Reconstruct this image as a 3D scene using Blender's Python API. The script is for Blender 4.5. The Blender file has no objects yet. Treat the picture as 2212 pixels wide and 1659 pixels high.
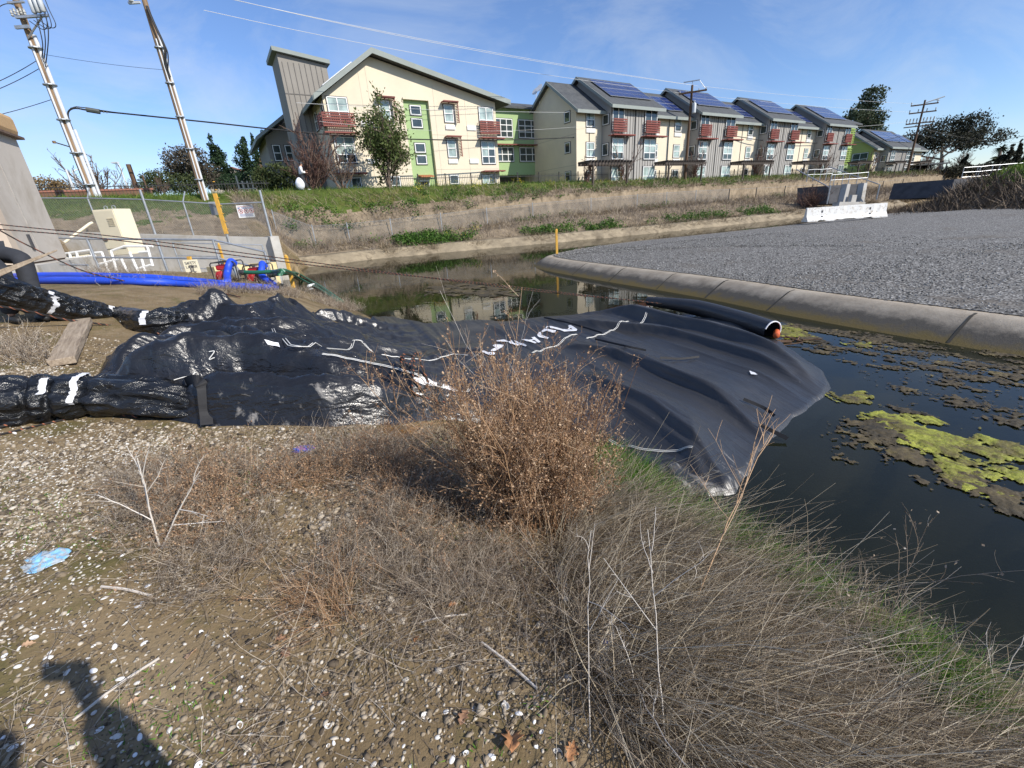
import bpy, math, random
import numpy as np
from mathutils import Vector, Matrix
rng = np.random.default_rng(7)
random.seed(7)
SC = bpy.context.scene
COL = SC.collection
# ------------------------------------------------------------------ camera
FPX = 930.0                      # focal length for a 2212 px wide picture
PIT = math.radians(21.8)
ROL = math.radians(3.85)
CAMH = 1.6
def ray(u, v):
    x = (u - 1106) / FPX; y = -(v - 829.5) / FPX
    xl = x * math.cos(ROL) + y * math.sin(ROL)
    yl = -x * math.sin(ROL) + y * math.cos(ROL)
    return np.array([xl, math.cos(PIT) + yl * math.sin(PIT), yl * math.cos(PIT) - math.sin(PIT)])
EYE = np.array([0, 0, CAMH])
def P3(u, v, t): return EYE + ray(u, v) * t
def atz(u, v, z):
    d = ray(u, v); return EYE + d * ((z - CAMH) / d[2])
def pix(p):
    x, y, z = p[0], p[1], p[2] - CAMH
    cz = y * math.cos(PIT) - z * math.sin(PIT); cy = y * math.sin(PIT) + z * math.cos(PIT)
    a, b = x / cz, cy / cz
    return (1106 + FPX * (a * math.cos(ROL) - b * math.sin(ROL)), 829.5 - FPX * (a * math.sin(ROL) + b * math.cos(ROL)))
AZ = math.radians(58.4)
E1 = np.array([math.sin(AZ), math.cos(AZ), 0]); E2 = np.array([-math.cos(AZ), math.sin(AZ), 0])
def SW(s, w, z): return E1 * s + E2 * w + np.array([0, 0, z])
def vheight(x, y, vtop):
    lo, hi = -2., 60.
    for _ in range(50):
        m = (lo + hi) / 2
        if pix((x, y, m))[1] > vtop: lo = m
        else: hi = m
    return lo
cam_d = bpy.data.cameras.new("camera"); cam = bpy.data.objects.new("camera", cam_d); COL.objects.link(cam)
cam_d.sensor_width = 36; cam_d.sensor_fit = 'HORIZONTAL'; cam_d.lens = 36 * FPX / 2212; cam_d.clip_start = .02; cam_d.clip_end = 3000
cr, sr, cp, sp = math.cos(ROL), math.sin(ROL), math.cos(PIT), math.sin(PIT)
right = Vector((cr, -sr * sp, -sr * cp)); up = Vector((sr, cr * sp, cr * cp)); back = Vector((0, -cp, sp))
M = Matrix((right, up, back)).transposed().to_4x4(); M.translation = Vector(EYE); cam.matrix_world = M
SC.camera = cam
# ------------------------------------------------------------------ noise
def _h(ix, iy, s):
    n = (ix.astype(np.int64) * 374761393 + iy.astype(np.int64) * 668265263 + s * 982451653) & 0x7fffffff
    n = ((n ^ (n >> 13)) * 1274126177) & 0x7fffffff
    return ((n ^ (n >> 16)) & 0xffff) / 65535.0
def vnoise(x, y, s=0):
    x = np.asarray(x, float); y = np.asarray(y, float)
    ix = np.floor(x).astype(np.int64); iy = np.floor(y).astype(np.int64)
    fx = x - ix; fy = y - iy
    fx = fx * fx * fx * (fx * (fx * 6 - 15) + 10); fy = fy * fy * fy * (fy * (fy * 6 - 15) + 10)
    a = _h(ix, iy, s); b = _h(ix + 1, iy, s); c = _h(ix, iy + 1, s); d = _h(ix + 1, iy + 1, s)
    return (a * (1 - fx) + b * fx) * (1 - fy) + (c * (1 - fx) + d * fx) * fy
def fbm(x, y, o=4, s=0):
    r = 0; a = .5
    for k in range(o):
        r = r + a * vnoise(x, y, s + k); x = x * 2.03 + 11.3; y = y * 2.03 + 5.7; a *= .5
    return r / (1 - .5 ** o)
def ridged(x, y, s=0): return 1 - np.abs(2 * vnoise(x, y, s) - 1)
def sstep(x, a, b):
    t = np.clip((np.asarray(x, float) - a) / (b - a), 0, 1); return t * t * (3 - 2 * t)
# ------------------------------------------------------------------ objects
def tag(o, label=None, cat=None, group=None, kind=None):
    if label: o['label'] = label
    if cat: o['category'] = cat
    if group: o['group'] = group
    if kind: o['kind'] = kind
    return o
def thing(name, label, cat, loc=(0, 0, 0), rz=0, group=None):
    o = bpy.data.objects.new(name, None); COL.objects.link(o); o.location = Vector(loc); o.rotation_euler.z = rz
    o.empty_display_size = .2
    return tag(o, label, cat, group)
def link(name, me, mats, parent=None, local=False):
    if not isinstance(mats, (list, tuple)): mats = [mats]
    for m in mats: me.materials.append(m)
    o = bpy.data.objects.new(name, me); COL.objects.link(o)
    if parent is not None:
        o.parent = parent
        if not local:
            o.matrix_parent_inverse = world_of(parent).inverted()
    return o
def world_of(o):
    m = Matrix.LocRotScale(o.location, o.rotation_euler, o.scale)
    return (world_of(o.parent) @ o.matrix_parent_inverse @ m) if o.parent else m
def npmesh(name, V, F, mats, parent=None, smooth=False, mi=None, local=False):
    """V Nx3, F list of arrays (MxK) or one array"""
    me = bpy.data.meshes.new(name)
    V = np.asarray(V, np.float32); Fs = F if isinstance(F, list) else [F]
    Fs = [np.asarray(f, np.int32) for f in Fs if len(f)]
    me.vertices.add(len(V)); me.vertices.foreach_set('co', V.ravel())
    nl = sum(f.size for f in Fs); npoly = sum(len(f) for f in Fs)
    me.loops.add(nl); me.polygons.add(npoly)
    me.loops.foreach_set('vertex_index', np.concatenate([f.ravel() for f in Fs]))
    tot = np.concatenate([np.full(len(f), f.shape[1], np.int32) for f in Fs])
    st = np.concatenate([[0], np.cumsum(tot)[:-1]]).astype(np.int32)
    me.polygons.foreach_set('loop_start', st); me.polygons.foreach_set('loop_total', tot)
    if smooth: me.polygons.foreach_set('use_smooth', np.ones(npoly, bool))
    if mi is not None: me.polygons.foreach_set('material_index', np.asarray(mi, np.int32))
    me.update(calc_edges=True); me.validate()
    return link(name, me, mats, parent, local)
class MB:
    def __init__(s): s.v = []; s.f = []; s.m = []
    def add(s, V, F, m=0):
        b = len(s.v); s.v += [tuple(map(float, p)) for p in V]
        for f in F: s.f.append(tuple(b + i for i in f)); s.m.append(m)
        return s
    def hexa(s, P, m=0):   # 8 points: bottom loop 0-3, top loop 4-7
        return s.add(P, [(3, 2, 1, 0), (4, 5, 6, 7), (0, 1, 5, 4), (1, 2, 6, 5), (2, 3, 7, 6), (3, 0, 4, 7)], m)
    def box(s, a, b, m=0, fr=None):
        x0, y0, z0 = a; x1, y1, z1 = b
        P = [(x0, y0, z0), (x1, y0, z0), (x1, y1, z0), (x0, y1, z0), (x0, y0, z1), (x1, y0, z1), (x1, y1, z1), (x0, y1, z1)]
        if fr: P = [fr(*p) for p in P]
        return s.hexa(P, m)
    def prism(s, poly, off, m=0):   # poly: 3-D loop, off: extrusion vector
        n = len(poly); o = np.asarray(off, float)
        P = [np.asarray(p, float) for p in poly]; V = P + [p + o for p in P]
        F = [tuple(range(n - 1, -1, -1)), tuple(range(n, 2 * n))] + [(i, (i + 1) % n, n + (i + 1) % n, n + i) for i in range(n)]
        return s.add(V, F, m)
    def bar(s, a, b, r, n=6, m=0, r2=None, cap=True):
        return s.tube([a, b], r, n, m, [r, r if r2 is None else r2], cap)
    def tube(s, pts, r, n=6, m=0, rs=None, cap=True):
        P = [np.asarray(p, float) for p in pts]; k = len(P); V = []
        ref = None
        for i in range(k):
            d = P[min(i + 1, k - 1)] - P[max(i - 1, 0)]; d = d / (np.linalg.norm(d) + 1e-9)
            if ref is None:
                ref = np.cross(d, [0, 0, 1.]) if abs(d[2]) < .9 else np.cross(d, [1., 0, 0])
            ref = ref - d * (ref @ d); ref /= np.linalg.norm(ref) + 1e-9; q = np.cross(d, ref)
            rr = r if rs is None else rs[i]
            for j in range(n):
                a = 2 * math.pi * j / n; V.append(P[i] + rr * (math.cos(a) * ref + math.sin(a) * q))
        F = [(i * n + j, i * n + (j + 1) % n, (i + 1) * n + (j + 1) % n, (i + 1) * n + j) for i in range(k - 1) for j in range(n)]
        if cap: F += [tuple(range(n - 1, -1, -1)), tuple(range((k - 1) * n, k * n))]
        return s.add(V, F, m)
    def lathe(s, c, prof, n=12, m=0, axis=(0, 0, 1)):
        a = np.asarray(axis, float); c = np.asarray(c, float)
        return s.tube([c + a * z for r, z in prof], 0, n, m, [max(r, 1e-4) for r, z in prof])
    def build(s, name, mats, parent=None, smooth=False, bevel=0):
        if smooth is None: smooth = False
        me = bpy.data.meshes.new(name); me.from_pydata(s.v, [], s.f)
        me.polygons.foreach_set('material_index', s.m)
        if smooth: me.polygons.foreach_set('use_smooth', [True] * len(s.f))
        me.update(); o = link(name, me, mats, parent)
        if smooth: me.set_sharp_from_angle(angle=math.radians(50))
        if bevel:
            b = o.modifiers.new('b', 'BEVEL'); b.width = bevel; b.segments = 2; b.limit_method = 'ANGLE'
        return o
def curve_pts(P, n=8):
    """Catmull-Rom through P"""
    P = [np.asarray(p, float) for p in P]; Q = [2 * P[0] - P[1]] + P + [2 * P[-1] - P[-2]]; out = []
    for i in range(len(P) - 1):
        p0, p1, p2, p3 = Q[i:i + 4]
        for k in range(n):
            t = k / n
            out.append(.5 * ((2 * p1) + (-p0 + p2) * t + (2 * p0 - 5 * p1 + 4 * p2 - p3) * t * t + (-p0 + 3 * p1 - 3 * p2 + p3) * t ** 3))
    out.append(P[-1]); return out
# ---- vectorised stems (3-sided tapering tubes) and blades (ribbons); both return (V, F)
def nrm(a): return a / (np.linalg.norm(a, axis=-1, keepdims=True) + 1e-9)
def stem_eval(B, D, L, bend, t): return B + D * (L * t)[:, None] + bend * (t * t)[:, None]
def stems(B, D, L, bend, r0, r1, segs=4, sides=3, wob=0.0):
    N = len(B); ts = np.linspace(0, 1, segs + 1); ref = nrm(np.cross(D, rng.normal(size=(N, 3)))); ref2 = nrm(np.cross(D, ref))
    V = np.zeros((N, segs + 1, sides, 3))
    for k, t in enumerate(ts):
        c = B + D * (L * t)[:, None] + bend * t * t
        if wob: c = c + rng.normal(size=(N, 3)) * (wob * L * t)[:, None]
        r = (r0 * (1 - t) + r1 * t)[:, None]
        for j in range(sides):
            a = 2 * math.pi * j / sides; V[:, k, j] = c + r * (math.cos(a) * ref + math.sin(a) * ref2)
    idx = np.arange(N * (segs + 1) * sides).reshape(N, segs + 1, sides); F = []
    for j in range(sides):
        j2 = (j + 1) % sides
        F.append(np.stack([idx[:, :-1, j], idx[:, :-1, j2], idx[:, 1:, j2], idx[:, 1:, j]], -1).reshape(-1, 4))
    return V.reshape(-1, 3), np.concatenate(F)
def blades(B, D, L, bend, w, segs=3):
    N = len(B); ts = np.linspace(0, 1, segs + 1); side = nrm(np.cross(D, rng.normal(size=(N, 3)))); V = np.zeros((N, segs + 1, 2, 3))
    for k, t in enumerate(ts):
        c = B + D * (L * t)[:, None] + bend * t * t; ww = (w * (1 - .85 * t ** 1.5))[:, None] * .5
        V[:, k, 0] = c - side * ww; V[:, k, 1] = c + side * ww
    idx = np.arange(N * (segs + 1) * 2).reshape(N, segs + 1, 2)
    F = np.stack([idx[:, :-1, 0], idx[:, :-1, 1], idx[:, 1:, 1], idx[:, 1:, 0]], -1).reshape(-1, 4)
    return V.reshape(-1, 3), F
def leafquads(C, size, aspect=2.0, droop=0.0):
    N = len(C); a = nrm(rng.normal(size=(N, 3)) + np.array([0, 0, -droop])); b = nrm(np.cross(a, rng.normal(size=(N, 3))))
    s = np.asarray(size) if np.ndim(size) else np.full(N, size); s = (s * rng.uniform(.6, 1.4, N))[:, None]
    V = np.stack([C - a * s * .5, C + b * s * .5 / aspect, C + a * s * .5, C - b * s * .5 / aspect], 1)
    return V.reshape(-1, 3), np.arange(N * 4).reshape(N, 4)
def merge(parts):
    V = []; F = []; b = 0
    for v, f in parts:
        V.append(v); F.append(f + b); b += len(v)
    return np.concatenate(V), [np.concatenate([f for f in F if f.shape[1] == k]) for k in sorted({f.shape[1] for f in F})]
# ------------------------------------------------------------------ materials
def new_mat(name):
    m = bpy.data.materials.new(name); m.use_nodes = True; nt = m.node_tree; nt.nodes.clear()
    out = nt.nodes.new('ShaderNodeOutputMaterial'); b = nt.nodes.new('ShaderNodeBsdfPrincipled'); nt.links.new(b.outputs[0], out.inputs[0])
    return m, nt, b, out
def N(nt, kind, **kw):
    n = nt.nodes.new('ShaderNode' + kind)
    for k, v in kw.items():
        if k.startswith('i_'):
            key = k[2:]; key = int(key) if key.isdigit() else key.replace('_', ' ')
            n.inputs[key].default_value = v
        else: setattr(n, k, v)
    return n
def c4(c): return tuple(c) + (1,) if len(c) == 3 else tuple(c)
def ramp(nt, fac, stops):
    r = nt.nodes.new('ShaderNodeValToRGB'); el = r.color_ramp.elements
    while len(el) > 1: el.remove(el[-1])
    el[0].position = stops[0][0]; el[0].color = c4(stops[0][1])
    for p, c in stops[1:]:
        e = el.new(p); e.color = c4(c)
    nt.links.new(fac, r.inputs[0]); return r.outputs[0]
def pos(nt, scale=(1, 1, 1), rot=(0, 0, 0), obj=False):
    if obj: o = N(nt, 'TexCoord').outputs['Object']
    else: o = N(nt, 'NewGeometry').outputs['Position']
    if any(rot):
        m0 = N(nt, 'Mapping'); m0.inputs['Rotation'].default_value = rot; nt.links.new(o, m0.inputs[0]); o = m0.outputs[0]
    mp = N(nt, 'Mapping'); mp.inputs['Scale'].default_value = scale
    nt.links.new(o, mp.inputs[0]); return mp.outputs[0]
def noise(nt, vec, scale, detail=4, rough=.55, dist=0):
    n = N(nt, 'TexNoise'); n.inputs['Scale'].default_value = scale; n.inputs['Detail'].default_value = detail
    n.inputs['Roughness'].default_value = rough; n.inputs['Distortion'].default_value = dist
    if vec is not None: nt.links.new(vec, n.inputs['Vector'])
    return n.outputs[0]
def mixc(nt, fac, a, b, mode='MIX'):
    m = N(nt, 'Mix', data_type='RGBA', blend_type=mode)
    for sock, val in ((m.inputs[0], fac), (m.inputs[6], a), (m.inputs[7], b)):
        if hasattr(val, 'is_linked') or isinstance(val, bpy.types.NodeSocket): nt.links.new(val, sock)
        elif isinstance(val, (int, float)): sock.default_value = val
        else: sock.default_value = c4(val)
    return m.outputs[2]
def bump(nt, b, h, strength=.3, dist=.02):
    n = N(nt, 'Bump'); n.inputs['Strength'].default_value = strength; n.inputs['Distance'].default_value = dist
    nt.links.new(h, n.inputs['Height']); nt.links.new(n.outputs[0], b.inputs['Normal']); return n
def plain(name, col, rough=.7, var=.25, scale=3.0, metal=0.0, spec=.5, bmp=0.0, bscale=40., bdist=.01, dirt=None, dirts=1.2, fine=0.0):
    """painted / cast surface: colour with broad and fine variation"""
    m, nt, b, out = new_mat(name)
    b.inputs['Roughness'].default_value = rough; b.inputs['Metallic'].default_value = metal; b.inputs['Specular IOR Level'].default_value = spec
    v = pos(nt); n = noise(nt, v, scale, 6, .65)
    lo = tuple(c * (1 - var) for c in col); hi = tuple(min(1, c * (1 + var)) for c in col)
    cc = ramp(nt, n, [(.3, lo), (.7, hi)])
    if dirt:
        n2 = noise(nt, v, dirts, 8, .7, .6); f = ramp(nt, n2, [(.5, (0, 0, 0)), (.68, (1, 1, 1))]); cc = mixc(nt, f, cc, dirt)
    nt.links.new(cc, b.inputs['Base Color'])
    if bmp: bump(nt, b, noise(nt, v, bscale, 5, .6), bmp, bdist)
    return m
def islandmat(name, stops, rough=.8, trans=0.0, scale=0):
    """plant matter: one tone per stem or leaf"""
    m, nt, b, out = new_mat(name); b.inputs['Roughness'].default_value = rough; b.inputs['Specular IOR Level'].default_value = .25
    g = N(nt, 'NewGeometry'); c = ramp(nt, g.outputs['Random Per Island'], stops); nt.links.new(c, b.inputs['Base Color'])
    if trans:
        t = N(nt, 'BsdfTranslucent'); nt.links.new(c, t.inputs[0]); mx = N(nt, 'MixShader'); mx.inputs[0].default_value = trans
        nt.links.new(b.outputs[0], mx.inputs[1]); nt.links.new(t.outputs[0], mx.inputs[2]); nt.links.new(mx.outputs[0], out.inputs[0])
    return m
# ------------------------------------------------------------------ light and sky
sd = nrm(np.array(ray(150, 1438)))            # the way the sunlight travels
SUN_EL = math.asin(-sd[2]); SUN_AZ = math.atan2(-sd[0], -sd[1])
w = bpy.data.worlds.new("World"); SC.world = w; w.use_nodes = True; nt = w.node_tree; nt.nodes.clear()
wo = nt.nodes.new('ShaderNodeOutputWorld'); bg = nt.nodes.new('ShaderNodeBackground'); sky = nt.nodes.new('ShaderNodeTexSky')
sky.sky_type = 'NISHITA'; sky.sun_disc = False; sky.sun_elevation = SUN_EL; sky.sun_rotation = SUN_AZ
sky.air_density = 1.0; sky.dust_density = 0.0; sky.ozone_density = 3.0; sky.altitude = 50
tc = nt.nodes.new('ShaderNodeTexCoord'); mp = nt.nodes.new('ShaderNodeMapping'); nt.links.new(tc.outputs['Generated'], mp.inputs[0])
mp.inputs['Rotation'].default_value = (.3, .35, .6); mp.inputs['Scale'].default_value = (1.1, 4.2, 3.4)
cn = noise(nt, mp.outputs[0], 1.5, 7, .62, .9); cf = ramp(nt, cn, [(.40, (0, 0, 0)), (.80, (1, 1, 1))])
ml = N(nt, 'Math', operation='MULTIPLY'); nt.links.new(cf, ml.inputs[0]); ml.inputs[1].default_value = .5
hs = nt.nodes.new('ShaderNodeHueSaturation'); hs.inputs['Saturation'].default_value = 1.0; nt.links.new(sky.outputs[0], hs.inputs['Color'])
tint = mixc(nt, 1.0, hs.outputs[0], (.86, .95, 1.16), 'MULTIPLY')
sk = mixc(nt, ml.outputs[0], tint, (5.2, 5.7, 6.2))
nt.links.new(sk, bg.inputs[0]); bg.inputs[1].default_value = .125; nt.links.new(bg.outputs[0], wo.inputs[0])
sl = bpy.data.lights.new("sun", 'SUN'); sl.energy = 4.9; sl.angle = math.radians(.5); sl.color = (1, .94, .85)
so = bpy.data.objects.new("sun", sl); COL.objects.link(so); so.rotation_euler = Vector(sd).to_track_quat('-Z', 'Y').to_euler(); so.location = (20, -20, 30)
SC.view_settings.view_transform = 'Standard'; SC.view_settings.look = 'None'; SC.view_settings.exposure = 0.2; SC.view_settings.gamma = 1
SC.render.engine = 'CYCLES'; SC.cycles.use_denoising = True
SC.cycles.max_bounces = 8; SC.cycles.transparent_max_bounces = 24; SC.cycles.caustics_reflective = False; SC.cycles.caustics_refractive = False
# ------------------------------------------------------------------ terrain
WZ = -.70
WFS = [-200, 0, 8, 14, 20, 27, 46, 400]; WFW = [28.3, 28.3, 29.0, 27.8, 26.0, 24.4, 22.4, 22.0]
def wfar(s): return np.interp(s, WFS, WFW)
def lin(x, xs, ys): return np.interp(x, xs, ys)
def gz_sw(s, w):
    s = np.asarray(s, float); w = np.asarray(w, float)
    d = 2.8 + .25 * (vnoise(w * .7, w * 0 + 3.3, 5) - .5) - s
    near = lin(d, [-6, -3, -1, 0, .5, 1.2, 2.2, 3.4, 4.3, 5.2, 6.2, 8, 14], [-2.0, -1.9, -1.25, -.72, -.56, -.34, -.06, .0, .14, .36, .54, .62, .7])
    near = near + .05 * np.clip(w - 1, 0, 11) * sstep(d, .3, 3)
    near = near - np.maximum(near - .72, 0) * .72
    near = near + .03 * (fbm(s * 1.3, w * 1.3, 4, 9) - .5) * sstep(d, 0, 1)
    wf = wfar(s); o = w - wf
    zt = lin(o, [-9, -3, 0, .7, 2.0], [-2.0, -1.9, -.75, -.2, -.05])
    toe = wf + 2.0
    t = np.clip((w - toe) / np.maximum(35 - toe, .1), 0, 1)
    bank = np.where(w < toe, zt, -.05 + 3.9 * (t ** 1.0))
    bank = np.where(w < 32.2, np.minimum(bank, lin(w - wf, [0, 2, 5, 20], [-.75, .1, .62, 2.6])), bank)
    bank = bank + (.22 * (fbm(s * .55, w * .8, 4, 31) - .5)) * sstep(o, 1, 3)
    back = lin(w, [35, 36.2, 37.5, 42, 60, 120], [3.85, 3.9, 3.75, 3.1, 3.0, 3.0])
    far = np.where(w > 35, back, bank)
    leftb = lin(w, [12, 20, 23, 26, 29, 33, 35, 36.2, 38, 60], [.6, .85, 1.0, 1.3, 1.8, 3.1, 3.75, 3.85, 3.6, 3.0]) + .12 * (fbm(s * .5, w * .7, 4, 77) - .5)
    # inland side of the near bank joins the levee beyond the intake pit
    lb = sstep(w, 19.5, 23.5)
    near2 = near * (1 - lb) + leftb * lb
    pit = sstep(s, -6.0, -5.4) * sstep(w, 15.3, 15.9) * (1 - sstep(w + .62 * s, 25.0, 25.4))  # the sunken intake bay
    near2 = near2 * (1 - pit) + np.minimum(near2, -.8) * pit
    k = sstep(s, 1.8, 4.2)
    z = near2 * (1 - k) + np.where(w > wf - 6, far, np.minimum(near, -.72)) * k
    # bed under the gravel lot, then the mound at its end
    mound = lin(s + .5 * (10 - w), [40, 43, 47, 52, 62, 90], [-1.0, .0, 1.2, 1.9, 2.9, 3.3]) * (1 - sstep(w, 10, 15)) + -1.0 * sstep(w, 10, 15)
    return np.where((s > 36) & (w < 16), np.maximum(z, mound), z)
def gz(x, y):
    x = np.asarray(x, float); y = np.asarray(y, float)
    return gz_sw(x * E1[0] + y * E1[1], x * E2[0] + y * E2[1])
def GP(u, v, far=80, lift=0.0):
    """where the line of sight meets the ground (or the water)"""
    d = ray(u, v); ts = np.concatenate([np.linspace(.8, 6, 400), np.linspace(6, far, 1800)])
    p = EYE[None] + ts[:, None] * d; h = np.maximum(gz(p[:, 0], p[:, 1]), WZ) + lift
    i = np.argmax(p[:, 2] < h)
    if p[i, 2] >= h[i]: i = len(ts) - 1
    t = ts[i]
    if i > 0:
        a = p[i - 1, 2] - h[i - 1]; b = h[i] - p[i, 2]; t = ts[i - 1] + (ts[i] - ts[i - 1]) * a / (a + b + 1e-9)
    return EYE + d * t
ss = np.unique(np.concatenate([np.linspace(-160, -14, 36), np.arange(-14, 3.8, .075), np.arange(3.8, 50, .35), np.linspace(50, 420, 150)]))
ww = np.unique(np.concatenate([np.linspace(-60, -4, 30), np.arange(-4, 17, .075), np.arange(17, 40, .22), np.linspace(40, 160, 60), np.linspace(160, 700, 20)]))
S, Wg = np.meshgrid(ss, ww, indexing='ij'); Z = gz_sw(S, Wg)
V = S[..., None] * E1 + Wg[..., None] * E2; V[..., 2] = Z
n1, n2 = S.shape; idx = np.arange(n1 * n2).reshape(n1, n2)
F = np.stack([idx[:-1, :-1], idx[1:, :-1], idx[1:, 1:], idx[:-1, 1:]], -1).reshape(-1, 4)
cs = (S[:-1, :-1] + S[1:, 1:]) / 2; cw = (Wg[:-1, :-1] + Wg[1:, 1:]) / 2; cz = (Z[:-1, :-1] + Z[1:, 1:]) / 2
jit = 1.2 * (fbm(cs * .5, cw * .5, 4, 3) - .5) + .5 * (fbm(cs * 2, cw * 2, 3, 13) - .5)
mi = np.zeros(cs.shape, int)
mi[cz < -.62] = 3
lev = (cw > wfar(cs) + 1.2) & (cs > 1.5); mi[lev] = 1
leftl = (cs <= 1.5) & (cw > 25.5 + jit * 1.5); mi[leftl] = 1
mi[(cw + jit > 33.4) & (cw > 30)] = 2
mi[(cs < 1.5) & (cw + jit * 3.2 > 31.6)] = 2
mi[(cs > 40) & (cw < 16) & (cz + jit * .6 > .9)] = 2
mi[(cs > 40) & (cw < 16) & (cz + jit * .6 <= .9)] = 1
# soils
m_dirt, nt, b, _ = new_mat('dirt'); v = pos(nt); b.inputs['Roughness'].default_value = .95; b.inputs['Specular IOR Level'].default_value = .15
base = ramp(nt, noise(nt, v, 1.6, 8, .68), [(.3, (.15, .108, .058)), (.5, (.225, .165, .092)), (.72, (.31, .24, .15))])
moss = ramp(nt, noise(nt, v, 2.1, 6, .7, .4), [(.52, (0, 0, 0)), (.66, (.75, .75, .75))]); base = mixc(nt, moss, base, (.10, .094, .03))
vo = N(nt, 'TexVoronoi', feature='F1'); vo.inputs['Scale'].default_value = 46; nt.links.new(v, vo.inputs['Vector'])
peb = ramp(nt, vo.outputs['Distance'], [(.22, (1, 1, 1)), (.36, (0, 0, 0))])
pc = ramp(nt, N(nt, 'SeparateColor').outputs[0], [(0, (.1, .1, .1))])
sc_ = N(nt, 'SeparateColor'); nt.links.new(vo.outputs['Color'], sc_.inputs[0])
pc = ramp(nt, sc_.outputs[0], [(0, (.09, .075, .055)), (.4, (.21, .165, .11)), (.75, (.36, .3, .22)), (.97, (.5, .46, .38))])
sel = ramp(nt, sc_.outputs[1], [(.35, (0, 0, 0)), (.42, (1, 1, 1))]); pm = mixc(nt, 1.0, peb, sel, 'MULTIPLY')
nt.links.new(mixc(nt, pm, base, pc), b.inputs['Base Color'])
hsum = N(nt, 'Math', operation='ADD'); nt.links.new(pm, hsum.inputs[0]); nt.links.new(noise(nt, v, 30, 6, .7), hsum.inputs[1]); bump(nt, b, hsum.outputs[0], .75, .015)
m_levee = plain('levee_soil', (.26, .205, .14), .95, .4, 1.1, spec=.1, bmp=.8, bscale=9, bdist=.08, dirt=(.15, .115, .07), dirts=2.6)
m_green = plain('green_turf', (.075, .105, .022), .9, .45, 1.3, spec=.15, bmp=.8, bscale=14, bdist=.06, dirt=(.14, .13, .04), dirts=.7)
m_mud = plain('bed_mud', (.15, .105, .045), .8, .45, 2.2, bmp=.5, bscale=8, bdist=.05, dirt=(.06, .05, .02), dirts=1.4)
g = npmesh('ground', V.reshape(-1, 3), F, [m_dirt, m_levee, m_green, m_mud], smooth=True, mi=mi.ravel()); tag(g, kind='structure')
# water: a closed body, clear at the brink and dark where it is deep
m, nt, b, out = new_mat('water'); nt.nodes.remove(b)
fr = N(nt, 'Fresnel'); fr.inputs['IOR'].default_value = 1.36; tr = N(nt, 'BsdfTransparent'); tr.inputs[0].default_value = (.93, .94, .88, 1)
gl = N(nt, 'BsdfGlossy'); gl.inputs['Roughness'].default_value = .015; mx = N(nt, 'MixShader')
v = pos(nt, (1, 1, 1)); bp = N(nt, 'Bump'); bp.inputs['Strength'].default_value = .08; bp.inputs['Distance'].default_value = .02
nt.links.new(noise(nt, v, 3.2, 3, .5), bp.inputs['Height']); nt.links.new(bp.outputs[0], gl.inputs['Normal']); nt.links.new(bp.outputs[0], fr.inputs['Normal'])
df = N(nt, 'BsdfDiffuse'); df.inputs[0].default_value = (.055, .06, .028, 1); mt_ = N(nt, 'MixShader'); mt_.inputs[0].default_value = .22
nt.links.new(tr.outputs[0], mt_.inputs[1]); nt.links.new(df.outputs[0], mt_.inputs[2])
nt.links.new(fr.outputs[0], mx.inputs[0]); nt.links.new(mt_.outputs[0], mx.inputs[1]); nt.links.new(gl.outputs[0], mx.inputs[2]); nt.links.new(mx.outputs[0], out.inputs[0])
va = N(nt, 'VolumeAbsorption'); va.inputs['Color'].default_value = (.62, .56, .30, 1); va.inputs['Density'].default_value = 3.0; nt.links.new(va.outputs[0], out.inputs['Volume'])
wb = MB(); wb.hexa([SW(1.6, -60, -3), SW(90, -60, -3), SW(90, 33, -3), SW(-7, 33, -3), SW(1.6, -60, WZ), SW(90, -60, WZ), SW(90, 33, WZ), SW(-7, 33, WZ)])
m_water = m; wat = wb.build('water', [m]); tag(wat, kind='structure')
# ------------------------------------------------------------------ gravel lot and its concrete edging
KP = [(8.2, -30), (8.5, -4), (8.87, 1), (9.25, 4.2), (9.8, 6.8), (10.35, 11.6), (10.85, 14.6), (11.6, 16.3), (13.2, 17.2), (15.5, 17.75), (19, 17.9), (23, 17.1), (34, 15.5), (60, 13)]
K = np.array(curve_pts([(a, b, 0) for a, b in KP], 10))[:, :2]
tang = np.gradient(K, axis=0); tang /= np.linalg.norm(tang, axis=1)[:, None]; nin = np.stack([tang[:, 1], -tang[:, 0]], 1)
def revet(name, K, nin, prof, mats):
    V = []; k = len(prof)
    for p, n in zip(K, nin):
        for a, z in prof: V.append(SW(*(p + n * a), z))
    F = np.array([(i * k + j, (i + 1) * k + j, (i + 1) * k + j + 1, i * k + j + 1) for i in range(len(K) - 1) for j in range(k - 1)])
    o = npmesh(name, V, F, mats, smooth=True); return tag(o, kind='structure')
m_kerb, nt, b, _ = new_mat('kerb_concrete'); v = pos(nt); b.inputs['Roughness'].default_value = .88
cc = ramp(nt, noise(nt, v, 2.2, 8, .7), [(.3, (.24, .20, .15)), (.55, (.36, .31, .24)), (.75, (.44, .39, .31))])
sx = N(nt, 'SeparateXYZ'); nt.links.new(v, sx.inputs[0])
zz = N(nt, 'Math', operation='MULTIPLY_ADD'); nt.links.new(noise(nt, v, 3.5, 6, .7), zz.inputs[0]); zz.inputs[1].default_value = .26; nt.links.new(sx.outputs[2], zz.inputs[2])
tide = ramp(nt, zz.outputs[0], [(.0, (0, 0, 0)), (1, (1, 1, 1))]); mr = N(nt, 'MapRange'); nt.links.new(zz.outputs[0], mr.inputs[0])
mr.inputs[1].default_value = -.40; mr.inputs[2].default_value = -.28; mr.inputs[3].default_value = 1; mr.inputs[4].default_value = 0
cc = mixc(nt, mr.outputs[0], cc, (.085, .075, .06))
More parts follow.
